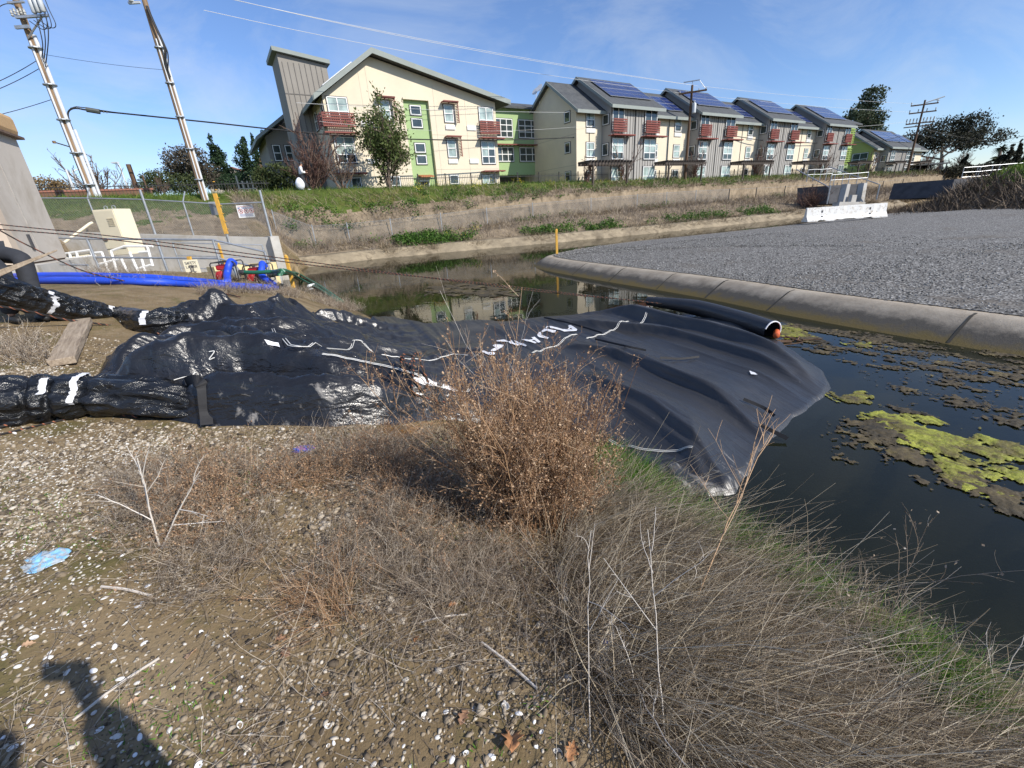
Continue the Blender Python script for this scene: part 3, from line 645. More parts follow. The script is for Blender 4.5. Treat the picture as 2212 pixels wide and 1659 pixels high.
# narrow green end strip with lattice
mb = MB(); mb.prism([SW(87.2, 36.1, G0), SW(89.8, 36.1, G0), SW(89.8, 36.1, 10.5), SW(87.2, 36.1, 10.5)], E2 * 8); mb.build('green_end_wall', [m_lgreen], R)
mb = MB(); fe = front(36.1)
for z0, z1 in ((8.2, 10.3), (5.4, 7.6)):
    for i in range(5): fbox(mb, fe, 87.5 + .48 * i, 87.6 + .48 * i, .1, .2, z0, z1)
    for j in range(8): fbox(mb, fe, 87.4, 89.6, .2, .26, z0 + (z1 - z0) * j / 7 - .06, z0 + (z1 - z0) * j / 7 + .06)
mb.build('lattice_screen', [plain('green_lattice', (.22, .30, .06), .8, .1)], R)
mb = MB(); mb.hexa([SW(86.6, 36.4, 11.1), SW(93, 36.4, 11.1), SW(93, 42, 13.6), SW(86.6, 42, 13.6), SW(86.6, 36.4, 11.3), SW(93, 36.4, 11.3), SW(93, 42, 13.8), SW(86.6, 42, 13.8)]); mb.build('end_roof', [m_roof], R)
# ---- two storey end house
H = thing('end_apartments', 'smaller two storey house with an olive green gable end and solar panels beyond the terrace', 'building', SW(112, 36.9, 3.0))
c0 = onw(1659 + .25 * 920, 138.2 + .25 * 720, 36.9)[0]; g0 = onw(1659 + .25 * 1045, 138 + .25 * 760, WG)[0]; g1 = onw(1659 + .25 * 1250, 138 + .25 * 760, WG)[0]; h1 = onw(1659 + .25 * 1335, 138 + .25 * 760, 36.9)[0]
ZE = 8.0
mb = MB(); bodypoly(mb, c0, c0 + .3, WC, 46, ZE - .1, 41, ZE + 2.9, ZE, 0); mb.build('green_gable_wall', [m_ygreen], H)
mb = MB(); bodypoly(mb, c0 + .3, h1, WC + .02, 45.9, ZE - .1, 41, ZE + 2.8, ZE, 0); mb.build('cream_wall', [m_cream], H)
mb = MB(); bodypoly(mb, g0, g1, WG, 44, ZE - .1, 40.2, ZE + 3.0, ZE + .3, 0); battens(mb, fgr, g0, g1, 3, ZE - .2); mb.build('boarded_wall', [m_board, m_batten], H)
mb = MB(); gable_roof(mb, c0 - .5, h1 + .6, 36.2, ZE - .2, 41, ZE + 3.1, 46.4, ZE - .6); gable_roof(mb, g0 - .6, g1 + 1.5, 35.0, ZE - .1, 40.2, ZE + 3.5, 44.6, ZE + .5); rf = mb.build('roof', [m_roof, m_fascia], H)
sl = 3.6 / 5.2
solar(rf, g0 + .6, g1 - 1.5, 36.5, ZE - .1 + sl * 1.5, 39.5, ZE - .1 + sl * 4.5, 6, 4); solar(rf, g1 - 1.0, g1 + 1.4, 36.5, ZE - .1 + sl * 1.5, 39.0, ZE - .1 + sl * 4.0, 3, 4)
for x0, x1 in ((g0 + .9, g0 + 2.8), (g1 - 2.9, g1 - 1.0)):
    window(H, fgr, x0, x1, 5.3, 7.4, 2, 3, (), ofs=.036); window(H, fgr, x0, x1, 3.2, 4.7, 2, 2, (), ofs=.036)
x0 = (g1 + h1) / 2 - .2; window(H, fcr, x0, x0 + 1.2, 5.8, 7.4, 1, 2, ()); acbox(H, fcr, x0 - .1, x0 + 1.3, 5.2, 5.6); window(H, fcr, x0, x0 + 1.2, 3.2, 4.6, 1, 2, ())
fsh = leftside(c0); window(H, fsh, 37.6, 40.0, 5.4, 7.4, 2, 2, ()); fsh = leftside(g0); window(H, fsh, 35.8, 36.6, 5.7, 6.8, 1, 1, ())
x0 = (c0 + g0) / 2 - .4; window(H, fcr, x0, x0 + 1.0, 5.8, 7.2, 1, 2, ()); acbox(H, fcr, x0, x0 + 1.1, 5.2, 5.6)
# ---- pergolas at the entrances
PG = [(31.0, 36.6, 'first'), (41.9, 48.6, 'second'), (55.9, 62.9, 'third'), (70.6, 77.6, 'fourth'), (87.8, 92.6, 'fifth'), (102.5, 107.0, 'sixth'), (g1 - .5, g1 + 4.5, 'seventh')]
where = ['dark timber pergola at the near corner of the terrace', 'dark timber pergola between the first and second grey gables', 'dark timber pergola between the second and third grey gables', 'dark timber pergola between the third and fourth grey gables', 'timber pergola in front of the green lattice end wall', 'timber pergola before the olive green gable end', 'timber pergola at the far end of the smaller house']
for (a, b_, _), lb in zip(PG, where):
    p = thing('pergola', lb, 'pergola', SW((a + b_) / 2, 34.9, 3.3), group='pergolas in front of the terrace')
    mb = MB()
    for x in np.arange(a, b_ + .01, .42): mb.box((x - .04, 33.6, 5.42), (x + .04, 35.45, 5.6), 0, SW)
    for wv in (33.9, 35.2): mb.box((a - .2, wv - .04, 5.22), (b_ + .2, wv + .04, 5.42), 0, SW)
    mb.build('roof_slats', [m_wood_dark], p)
    for x in (a + .5, b_ - .5):
        mb = MB(); mb.box((x - .08, 33.82, 2.6), (x + .08, 33.98, 5.22), 0, SW); mb.bar(SW(x, 33.9, 4.6), SW(x + .6, 33.9, 5.22), .05, 4); mb.build('post', [m_wood_dark], p)
# ---- black picket fence on the crest
pf = thing('picket_fence', 'long black iron picket fence along the grassy levee crest', 'fence', SW(40, 35.9, 3.8))
mb = MB(); WF_ = 35.95
for s in np.arange(12.2, 150, .16):
    if s > 90 and int(s / .16) % 2: continue
    mb.bar(SW(s, WF_, 3.55), SW(s, WF_, 4.72), .012 if s < 60 else .018, 4, cap=False)
for z in (3.75, 4.5): mb.box((12, WF_ - .02, z), (150, WF_ + .02, z + .04), 0, SW)
mb.build('pickets', [m_iron], pf)
for s in np.arange(12.2, 150, 2.4): 
    mb = MB(); mb.box((s - .04, WF_ - .04, 3.2), (s + .04, WF_ + .04, 4.85), 0, SW); mb.build('post', [m_iron], pf)
# ------------------------------------------------------------------ intake bay, fences, poles
m_conc = plain('pale_concrete', (.46, .44, .40), .9, .16, .9, bmp=.25, bscale=18, bdist=.01, dirt=(.34, .30, .23), dirts=.8)
m_conc_dk = plain('dark_concrete', (.075, .075, .08), .9, .3, 1.5, bmp=.3, bscale=12, bdist=.02)  # very dark concrete colour for the headwall, block and slots
m_pylon = plain('pylon_concrete', (.50, .455, .40), .9, .07, .5, bmp=.15, bscale=30, bdist=.008, dirt=(.40, .35, .29), dirts=.6)
m_tan = plain('tan_cap', (.50, .33, .17), .85, .12, 1.5)
m_rust = plain('rusty_flashing', (.13, .085, .06), .8, .3, 6)
m_cabinet = plain('cream_enamel', (.74, .67, .50), .5, .04, 2)
m_yellow = plain('yellow_paint', (.72, .40, .06), .55, .1, 5, dirt=(.45, .26, .08), dirts=9)
m_paleyellow = plain('pale_yellow_paint', (.72, .58, .30), .7, .12, 3)
m_sign = plain('sign_face', (.72, .72, .70), .5, .05, 3); m_signc = plain('cream_sign', (.76, .70, .52), .5, .04, 3)
m_ink = plain('sign_ink', (.03, .03, .05), .6, .05, 3); m_blueink = plain('blue_ink', (.06, .09, .32), .6, .05, 3); m_redink = plain('red_ink', (.42, .05, .05), .6, .05, 3)
m_pole, nt, b, _ = new_mat('pole_timber'); v = pos(nt, (9, 9, .6)); b.inputs['Roughness'].default_value = .9
nt.links.new(ramp(nt, noise(nt, v, 1.6, 6, .7), [(.3, (.12, .075, .045)), (.55, (.27, .18, .105)), (.75, (.38, .27, .165))]), b.inputs['Base Color'])
m_poledk, nt, b, _ = new_mat('dark_pole_timber'); v = pos(nt, (9, 9, .6)); b.inputs['Roughness'].default_value = .9
nt.links.new(ramp(nt, noise(nt, v, 1.6, 6, .7), [(.3, (.06, .035, .02)), (.7, (.16, .095, .055))]), b.inputs['Base Color'])
m_conduit = plain('grey_conduit', (.62, .64, .66), .45, .05, 3); m_cable = plain('black_cable', (.015, .015, .016), .6, .1, 3)
m_palewire = plain('aluminium_wire', (.62, .62, .60), .5, .05, 1); m_trans = plain('transformer_grey', (.5, .53, .55), .45, .06, 3)
m_insul = plain('insulator', (.45, .45, .42), .3, .1, 5)
def gpt(x, y): return np.array([x, y, float(gz(x, y))])
# ---- leaning-looking utility poles (upright in the world)
def pole(name, lb, bx, by, top, r, mt):
    p = thing(name, lb, 'utility pole', gpt(bx, by)); mb = MB(); g = gpt(bx, by); nseg = 6
    mb.tube([(bx, by, g[2] - .5 + (top - g[2] + .5) * i / nseg) for i in range(nseg + 1)], r, 12, 0, [r * (1 - .32 * i / nseg) for i in range(nseg + 1)]); mb.build('shaft', [mt], p, smooth=True); return p, g
b1 = P3(203, 432, 25); p1, g1_ = pole('utility_pole', 'weathered utility pole carrying a wide pale conduit and three grey cut-out boxes near its top', b1[0], b1[1], 15.6, .19, m_pole)
b2 = P3(438, 418, 26); p2, g2_ = pole('utility_pole', 'tan utility pole with a slim grey conduit beside the dark conifers', b2[0], b2[1], 16.4, .16, m_pole)
b3 = SW(46.6, 34.9, 0); p3, g3_ = pole('utility_pole', 'brown utility pole with one crossarm and transformer before the terrace', b3[0], b3[1], vheight(b3[0], b3[1], 184), .17, m_poledk)
b4 = SW(110.4, 34.4, 0); p4, g4_ = pole('utility_pole', 'dark utility pole with three stacked crossarms in front of the smaller house', b4[0], b4[1], vheight(b4[0], b4[1], 216), .2, m_poledk)
def conduit(par, x, y, z0, z1, r, strap=True):
    mb = MB(); mb.tube([(x, y, z0), (x, y, z1)], r, 10); mb.build('conduit', [m_conduit], par, smooth=True)
# camera-right side of the poles
for (bx, by), par, top in (((b1[0], b1[1]), p1, vheight(b1[0], b1[1], 76)), ((b2[0], b2[1]), p2, vheight(b2[0], b2[1], 76))):
    if par is p1:
        conduit(par, bx + .20, by + .02, 3.2, top, .095); conduit(par, bx + .05, by - .19, 3.2, top - .3, .05); conduit(par, bx + .34, by + .13, 3.2, vheight(bx, by, 280), .07)
    else: conduit(par, bx + .155, by + .06, 3.2, top, .065); conduit(par, bx + .08, by - .14, 3.2, top - .2, .035)
    for z in np.linspace(4.5, top - .6, 5):
        mb = MB(); mb.tube([(bx + (.1 if par is p1 else .06), by - .07, z), (bx + (.1 if par is p1 else .06), by - .07, z + .05)], .30 if par is p1 else .22, 12); mb.build('strap', [m_steel], par)
# pole top gear
X, Y = b1[0], b1[1]; mb = MB()
zt = vheight(X, Y, 40)
mb.box((X - .1, Y - .35, zt - .1), (X + 1.5, Y - .22, zt), 0); mb.bar((X, Y - .2, zt - .9), (X + 1.2, Y - .28, zt - .08), .04, 5); mb.box((X - .35, Y - .3, zt - .5), (X + .35, Y - .2, zt - .36), 0); mb.box((X - .2, Y - .34, zt + .5), (X + .6, Y - .24, zt + .58), 0)
mb.build('bracket', [m_steel], p1)
for k in range(3):
    mb = MB(); cx = X + .95 + .27 * k; cy = Y - .33 - .05 * k; mb.lathe((cx, cy, zt + .02), [(.05, 0), (.11, .05), (.11, .62), (.07, .68), (.03, .8)], 10); mb.build('cut_out_box', [m_trans], p1, smooth=True)
    mb = MB(); mb.tube(curve_pts([(cx, cy, zt - .02), (cx - .05, cy, zt - .5), (cx - .2 - .08 * k, cy, zt - 1.2), (X + .3, Y - .15, zt - 1.7 - .2 * k)], 6), .022, 5)
    mb.tube(curve_pts([(cx, cy, zt + .8), (cx + .25, cy, zt + .7), (cx + .5 - .1 * k, cy, zt + .1), (cx + .35, cy, zt - .5), (cx + .05, cy, zt - .6), (cx - .5, cy + .1, zt - .2)], 6), .018, 5); mb.build('jumper_cable', [m_cable], p1)
mb = MB()
for k in range(5): mb.lathe((X - .25 + .16 * k, Y - .25, zt + .05 * (k % 2)), [(.03, 0), (.07, .05), (.04, .1), (.07, .15), (.04, .2), (.06, .26), (.01, .3)], 8)
mb.build('insulator', [m_insul], p1, smooth=True)
X2, Y2 = b2[0], b2[1]; zt2 = vheight(X2, Y2, 12); mb = MB(); mb.box((X2 - .7, Y2 - .3, zt2), (X2 - .1, Y2 - .2, zt2 + .1)); mb.lathe((X2 - .5, Y2 - .3, zt2 + .05), [(.05, 0), (.12, .05), (.12, .5), (.05, .6)], 9); mb.build('bracket', [m_trans], p2)
mb = MB(); mb.tube(curve_pts([(X2 + .15, Y2 - .2, zt2 - .1), (X2 + .3, Y2 - .25, zt2 - .9), (X2 + .45, Y2 - .22, zt2 - 1.9), (X2 + .2, Y2 - .16, zt2 - 2.6), (X2 + .18, Y2 - .1, zt2 - 3.2)], 6), .06, 6); mb.tube(curve_pts([(X2 + .5, Y2 - .25, zt2 - 1.7), (X2 + .52, Y2 - .22, zt2 - 2.2), (X2 + .25, Y2 - .2, zt2 - 2.9)], 6), .03, 5); mb.build('jumper_cable', [m_cable], p2)
X3, Y3 = b3[0], b3[1]; z3 = vheight(X3, Y3, 200); e = nrm(np.array([.75, -.66, 0])); c = np.array([X3, Y3, z3]); mb = MB()
for sgn in (-1, 1): pass
def arm(mb, c, e, L0, L1, h=.07, off=0.0): q = np.array([-e[1], e[0], 0]); mb.hexa([c + e * a + q * o + np.array([0, 0, z]) for z in (-h, h) for a, o in ((L0, off - .06), (L1, off - .06), (L1, off + .06), (L0, off + .06))])
eR = np.array([E1[0] * .55 + E2[0] * -.83, E1[1] * .55 + E2[1] * -.83, 0]); eR = nrm(eR)
arm(mb, c, eR, -1.3, 1.5, .08, -.2); mb.build('crossarm', [m_poledk], p3); mb = MB(); mb.bar(c + [0, 0, .1], c + [0, 0, 1.05], .03, 5); arm(mb, c + np.array([0, 0, 1.05]), eR, -.9, .7, .04); mb.bar(c + eR * .7 + [0, 0, 1.0], c + eR * 1.4 + [0, 0, .1], .03, 5); mb.build('bracket', [m_steel], p3)
mb = MB(); q = np.array([X3 + .28, Y3 - .28, vheight(X3, Y3, 246)]); mb.lathe(q, [(.15, 0), (.2, .03), (.2, .85), (.15, .95), (.05, 1.0), (.05, 1.2)], 12); mb.build('transformer', [m_trans], p3, smooth=True)
mb = MB()
for a in (-1.2, -.6, .7, 1.4): mb.lathe(c + eR * a + np.array([0, 0, .08]), [(.03, 0), (.06, .05), (.03, .1), (.06, .15), (.02, .22)], 7)
mb.build('insulator', [m_insul], p3)
X4, Y4 = b4[0], b4[1]
for vpx, L, nI in ((226, 1.9, 3), (243, 1.9, 4), (282 - 16, 2.0, 9)):
    z4 = vheight(X4, Y4, vpx); c = np.array([X4, Y4, z4]); mb = MB(); arm(mb, c, eR, -L, L, .1, -.2)
    if nI == 9: arm(mb, c - np.array([0, 0, .5]), eR, -L * 1.1, L * .9, .08, -.25)
    mb.build('crossarm', [m_poledk], p4); mb = MB()
    for a in np.linspace(-L * .95, L * .95, nI): mb.lathe(c + eR * a + np.array([0, 0, .1]), [(.05, 0), (.1, .1), (.05, .2), (.1, .35), (.09, .7 if nI == 9 else .4), (.02, .75 if nI == 9 else .5)], 7)
    mb.build('insulator', [m_insul], p4, smooth=True)
c = np.array([X4, Y4, vheight(X4, Y4, 222)]); mb = MB(); mb.bar(c + eR * .2, c + eR * 2.6 + [0, 0, .6], .09, 5); mb.bar(c + eR * 1.2 + [0, 0, .3], c + eR * 2.0 + [0, 0, .1], .07, 5); mb.build('bracket', [m_palewire], p4)
# ---- overhead lines
def wire(lb, pts, r, mt, name='power_line', cat='cable', group='overhead lines'):
    mb = MB(); mb.tube(curve_pts([P3(*q) for q in pts], 10), r, 5); return tag(mb.build(name, [mt], smooth=True), lb, cat, group)
t3, t4 = 51.5, 86.
w1 = wire('thick black communication cable sagging across the whole view below the other lines', [(283, 513, 25.2), (276, 486, 25), (265, 458, 24.8), (268, 430, 24.8), (285, 421, 25), (330, 427, 25.6), (420, 437, 26.5), (700, 470, 30), (1000, 508, 33)] if False else [(157, 280, 25), (150, 262, 24.9), (147, 246, 24.9), (152, 237, 24.9), (165, 234, 25), (190, 238, 25.2), (245, 243, 25.8), (440, 263, 28), (700, 290, 31), (900, 301, 34.5), (1106, 302, 39), (1300, 293, 44.5), (1483, 277, 51), (1600, 296, 55), (1660, 304, 58), (1780, 309, 66), (1900, 304, 75), (1976, 290, 85), (2050, 305, 88), (2130, 306, 88), (2230, 291, 86)], .045, m_cable)
mb = MB(); mb.tube([P3(186, 236.5, 24.9), P3(216, 241.5, 25.2)], .13, 8); w = mb.build('splice_box', [plain('splice_grey', (.07, .08, .075), .6)], w1)
mb = MB(); mb.tube([P3(u, v, 25.1) for u, v in ((152, 234), (165, 230.5), (186, 233), (216, 238), (250, 243))], .025, 4)
for u, v in ((160, 232), (167, 232), (174, 233), (224, 240), (231, 241)): mb.bar(P3(u, v - 2, 25), P3(u, v + 4, 25), .02, 4)
mb.build('support_strand', [m_cable], w1)
def sag(u0, v0, t0, u1, v1, t1, s, n=6):
    out = []
    for i in range(n + 1):
        k = i / n; tt = 1 / ((1 - k) / t0 + k / t1); out.append((u0 + (u1 - u0) * k, v0 + (v1 - v0) * k + s * 4 * k * (1 - k), tt))
    return out
wire('pale upper line running from the top left sky to the brown pole', sag(470, -8, 24, 1497, 184, t3, 10), .014, m_palewire)
wire('pale upper line just below the topmost one', sag(500, -2, 24.3, 1510, 186, t3, 13), .014, m_palewire)
wire('pale line crossing the cream gable roof towards the brown pole', sag(440, 22, 25, 1480, 202, t3, 14), .014, m_palewire)
wire('pale line crossing the third floor windows and meeting the brown pole', sag(640, 222, 29, 1486, 241, t3, 9), .012, m_palewire)
wire('thin grey line between the second floor and ground floor windows', sag(690, 262, 29, 1486, 243, t3, 30), .008, m_palewire)
wire('pale line from the brown pole towards the dark pole with crossarms', sag(1497, 241, t3, 1968, 262, t4, 22), .016, m_palewire)
wire('upper pale line between the two right hand poles', sag(1515, 186, t3, 1985, 225, t4, 4), .016, m_palewire)
wire('pale line grazing the ridge tops of the terrace', sag(1480, 202, t3, 1975, 243, t4, 4), .016, m_palewire)
wire('dark line from the far crossarm pole out past the dark tree', sag(1990, 276, 86, 2140, 303, 88, 6), .03, m_cable)
wire('grey line dropping from the far pole in front of the dark tree canopy', sag(1990, 276, 86, 2260, 306, 84, 12), .02, m_cable)
wire('upper of two dark lines entering from the left edge onto the conduit pole', sag(-20, 183, 22, 82, 129, 25, 3), .018, m_cable)
wire('lower of two dark lines entering from the left edge onto the conduit pole', sag(-20, 199, 22, 88, 146, 25, 3), .018, m_cable)
wire('dark service line with a white tag at the left edge', sag(-20, 252, 22, 114, 214, 25, 2), .016, m_cable)
wire('thin line linking the conduit pole to the tan pole', sag(98, 118, 25, 355, 151, 26, 3), .01, m_cable)
wire('dark wire arriving at the top of the conduit pole from the left', sag(-10, 22, 24, 45, 22, 25, -14), .02, m_cable)
# small arm on pole 1
mb = MB(); mb.bar(P3(160, 320, 25), P3(117, 307, 24.6), .035, 6); mb.lathe(P3(117, 307, 24.6), [(.08, -.06), (.08, .06)], 8); mb.build('side_arm', [m_pole], p1)
# ---- street lamps and bare posts in the left background
def lamp(lb, u, v0, v1, t, armu=None, armv=None):
    bpt = P3(u, v0, t); x, y = bpt[0], bpt[1]; z0 = bpt[2]; p = thing('street_lamp', lb, 'street lamp', (x, y, z0)); zt = vheight(x, y, v1)
    mb = MB(); mb.tube([(x, y, z0 - 1), (x, y, zt)], .11, 8, 0, [.13, .08]); mb.build('column', [m_conduit], p, smooth=True)
    if armu:
        q = P3(armu, armv, t); mb = MB(); mb.tube(curve_pts([(x, y, zt - .1), (x * .6 + q[0] * .4, y * .6 + q[1] * .4, zt * .4 + q[2] * .6), q], 5), .06, 6); mb.build('arm', [m_conduit], p, smooth=True)
        mb = MB(); mb.box((q[0] - .5, q[1] - .2, q[2] - .1), (q[0] + .3, q[1] + .2, q[2] + .06)); mb.build('lamp_head', [m_conduit], p)
lamp('white street lamp column seen just right of the concrete tower', 168, 430, 366, 38); lamp('slimmer white street lamp column behind the conduit pole', 180, 428, 368, 46, 186, 365); lamp('white street lamp with a curved arm above the bare tree', 277, 410, 357, 60, 250, 351)
for lb, u, v0, v1, t, r in (('short brown timber post standing behind the chain link fence', 297, 412, 355, 30, .14), ('thin brown post with a small cap beside the olive bush', 318, 410, 378, 36, .07)):
    q = P3(u, v0, t); mb = MB(); mb.tube([(q[0], q[1], q[2] - 1), (q[0], q[1], vheight(q[0], q[1], v1))], r, 8); tag(mb.build('timber_post', [m_poledk], smooth=True), lb, 'post')
# ---- the concrete tower at the left edge
pt = thing('concrete_tower', 'tall pale concrete pylon with a tan cap at the left edge', 'tower', P3(60, 560, 13))
Bk, Fr = P3(145, 557, 14.4), P3(60, 577, 12.0); Fr[2] = Bk[2]; zb = Bk[2] + .02; zt_ = vheight(Bk[0], Bk[1], 301)
dep = nrm((Bk - Fr) * [1, 1, 0]); left = np.array([-dep[1], dep[0], 0]); left = left if left[0] < 0 else -left; LD = np.linalg.norm((Bk - Fr)[:2])
def quadbox(mb, l0, l1, d0, d1, z0, z1, m=0): mb.hexa([Fr * [1, 1, 0] + left * a + dep * d + np.array([0, 0, z]) for z in (z0, z1) for a, d in ((l0, d0), (l1, d0), (l1, d1), (l0, d1))], m)
mb = MB(); quadbox(mb, 0, 5, 0, LD, zb, zt_); mb.build('shaft', [m_pylon], pt)
mb = MB(); quadbox(mb, .0, 5.1, -.35, -.003, zb, zt_ - .1); mb.build('pilaster', [plain('tan_render', (.56, .46, .36), .9, .06, .5)], pt)
mb = MB(); quadbox(mb, -.12, 5.2, -.45, LD + .1, zt_ + .07, zt_ + .62); mb.build('cap', [m_tan], pt, bevel=.12)
mb = MB(); quadbox(mb, -.16, 5.2, -.5, LD + .14, zt_ + .002, zt_ + .068); mb.build('flashing', [m_rust], pt)
mb = MB(); quadbox(mb, -.03, -.002, .75, .9, zb + .32, zb + .75); mb.build('vent_slot', [m_conc_dk], pt)
for dd in (LD * .38,): mb = MB(); quadbox(mb, -.012, -.002, dd, dd + .05, zb + .1, zt_ - .1); mb.build('form_seam', [plain('seam_grey', (.42, .39, .35), .9)], pt)
mb = MB(); quadbox(mb, -.5, 5.2, -.9, LD + .6, .1, zb - .05); mb.build('plinth', [m_conc], pt)
mb = MB(); quadbox(mb, .04, 5, .04, LD - .04, zb - .05, zb); mb.build('shadow_gap', [m_rust], pt)
# ---- sunken intake bay
bay = thing('intake_bay', 'sunken concrete intake bay with sloping wing walls behind the pumps', 'concrete bay', P3(480, 560, 18))
def wallbar(mb, a, b, zb0, th, m=0):   # a,b top points; vertical wall of thickness th going away
    a, b = np.asarray(a), np.asarray(b); d = nrm((b - a) * [1, 1, 0]); n = np.array([-d[1], d[0], 0]) * th
    if n[1] < 0: n = -n
    A0, B0_ = a.copy(), b.copy(); A0[2] = zb0; B0_[2] = zb0
    mb.hexa([A0, B0_, B0_ + n, A0 + n, a, b, b + n, a + n], m)
WRt, WMt, WLt = P3(585, 513, 19.5), P3(440, 510, 19.3), P3(120, 500, 19.4)
mb = MB(); wallbar(mb, WMt, WRt, -1.2, .3); wallbar(mb, WLt, WMt, -1.2, .3); mb.build('back_wall', [m_conc], bay)
mb = MB(); a, b_ = P3(583, 511, 19.2), P3(602, 511, 19.4); b_[2] = a[2]; wallbar(mb, a, b_, -1.2, 1.3); mb.build('wing_wall', [m_conc], bay)
mb = MB(); a, b_ = P3(300, 598, 12.3), P3(586, 600, 12.0); a[2] = b_[2] = .42; wallbar(mb, a, b_, -1.2, .22); mb.build('front_curb', [m_conc], bay)
mb = MB(); a, b_ = P3(462, 577, 14.6), P3(596, 566, 16.4); wallbar(mb, a, b_, -1.2, .5); mb.build('yellow_edge', [m_paleyellow], bay)
fl = [P3(300, 600, 12.6), P3(600, 600, 12.6), P3(600, 560, 19.6), P3(150, 560, 20)]
for p in fl: p[2] = -.78
fl[2][2] = fl[3][2] = -.25
mb = MB(); mb.hexa([p - np.array([0, 0, .3]) for p in fl] + fl); mb.build('floor_slab', [m_conc], bay)
# hand rails round the bay
def rail_run(lb, tops, zfoot, levels=(0, .52, .98), r=.028, grp='pipe railings of the intake bay', mt=None):
    mt = mt or m_steel
    t = thing('pipe_railing', lb, 'railing', tops[0] * [1, 1, 0] + np.array([0, 0, zfoot]), group=grp)
    for p in tops:
        mb = MB(); mb.tube([(p[0], p[1], zfoot), (p[0], p[1], p[2])], r * 1.25, 8); mb.build('post', [mt], t, smooth=True)
    for L in levels:
        mb = MB()
        for a, b in zip(tops[:-1], tops[1:]): mb.tube([a - [0, 0, L], b - [0, 0, L]], r, 7)
        mb.build('rail', [mt], t, smooth=True)
R1 = [P3(188, 516, 12.5), P3(338, 517, 12.4), P3(460, 518, 12.4), P3(572, 544, 12.6)]
rail_run('galvanised pipe railing along the near curb of the intake bay', R1, .35)
R2 = [P3(372, 524, 17.5), P3(470, 527, 17.3), P3(566, 529, 17.8)]
rail_run('galvanised pipe railing deeper inside the intake bay', R2, -.4, levels=(0, .5, 1.0), r=.022)
er = thing('pipe_railing', 'short end length of railing next to the concrete tower', 'railing', P3(160, 573, 12.3), group='pipe railings of the intake bay')
for a, b_ in ((P3(128, 514, 12.7), P3(190, 516, 12.5)), (P3(130, 571, 12.3), P3(190, 573, 12.2))): mb = MB(); mb.tube([a, b_], .03, 7); mb.build('rail', [m_steel], er, smooth=True)
# white tubular frame and cabinet
cabp = P3(262, 545, 16.6); cab = thing('electrical_cabinet', 'cream electrical cabinet with a louvre standing over the intake bay', 'cabinet', cabp)
ca, cb2 = P3(232, 541, 16.6), P3(281, 548, 16.6); dx = nrm((cb2 - ca) * [1, 1, 0]); dy = np.array([-dx[1], dx[0], 0]); ztop = vheight(ca[0], ca[1], 454)
wd = .86; cz0 = cabp[2] - .1
def cbx(mb, a0, a1, d0, d1, z0, z1, m=0): mb.hexa([ca + dx * a + dy * d + np.array([0, 0, z - ca[2]]) for z in (z0, z1) for a, d in ((a0, d0), (a1, d0), (a1, d1), (a0, d1))], m)
mb = MB(); cbx(mb, 0, wd, 0, .75, cz0, ztop); mb.build('body', [m_cabinet], cab, bevel=.02)
mb = MB(); cbx(mb, .03, wd - .03, -.03, -.002, cz0 + .25, ztop - .05); mb.build('door', [m_cabinet], cab, bevel=.008)
mb = MB(); [cbx(mb, .5, .75, -.05, -.033, ztop - .35 - .06 * k, ztop - .32 - .06 * k) for k in range(5)]; mb.build('louvre', [plain('louvre_cream', (.6, .53, .38), .6)], cab)
mb = MB(); cbx(mb, .04, .22, -.07, -.032, cz0 + .55, cz0 + .6); mb.build('handle', [m_rust], cab)
mb = MB(); [mb.tube([ca + dx * (a + .07 * math.cos(t)) + dy * .3 + np.array([0, 0, ztop - ca[2] + .06 + .07 * math.sin(t)]) for t in np.linspace(0, 6.283, 13)], .015, 5) for a in (.3, .62)]; mb.build('lifting_eye', [m_steel], cab)
fr_ = thing('tubular_frame', 'white welded tube frame and platform below the cream cabinet', 'frame', P3(250, 570, 15)); 
segs = [((140, 548), (196, 540)), ((196, 540), (206, 572)), ((140, 560), (206, 552)), ((204, 546), (220, 545)), ((220, 545), (236, 590)), ((208, 572), (262, 558)), ((240, 542), (268, 532)), ((240, 542), (252, 585)), ((268, 532), (330, 532)), ((318, 532), (330, 575)), ((300, 545), (322, 543)), ((300, 580), (326, 572)), ((150, 545), (158, 585)), ((165, 543), (172, 575)), ((262, 558), (280, 600)), ((280, 545), (300, 590)), ((306, 560), (318, 600))]
for k, (a, b_) in enumerate(segs):
    mb = MB(); mb.tube([P3(*a, 15.2), P3(*b_, 15.2)], .04, 7); mb.build('tube', [m_white], fr_, smooth=True)
mb = MB(); q = [P3(142, 552, 15.3), P3(200, 546, 15.3), P3(204, 566, 15.3), P3(146, 574, 15.3)]; mb.prism(q, (0, .05, 0)); mb.build('side_plate', [m_cabinet], fr_)
# bent conduit by the fence
mb = MB(); mb.tube([P3(139, 524, 17), P3(194, 483, 17.5), P3(199, 481, 17.6)], .05, 8); tag(mb.build('cream_pipe', [m_cabinet], smooth=True), 'cream pipe sloping up to the fence post beside the tower', 'pipe')
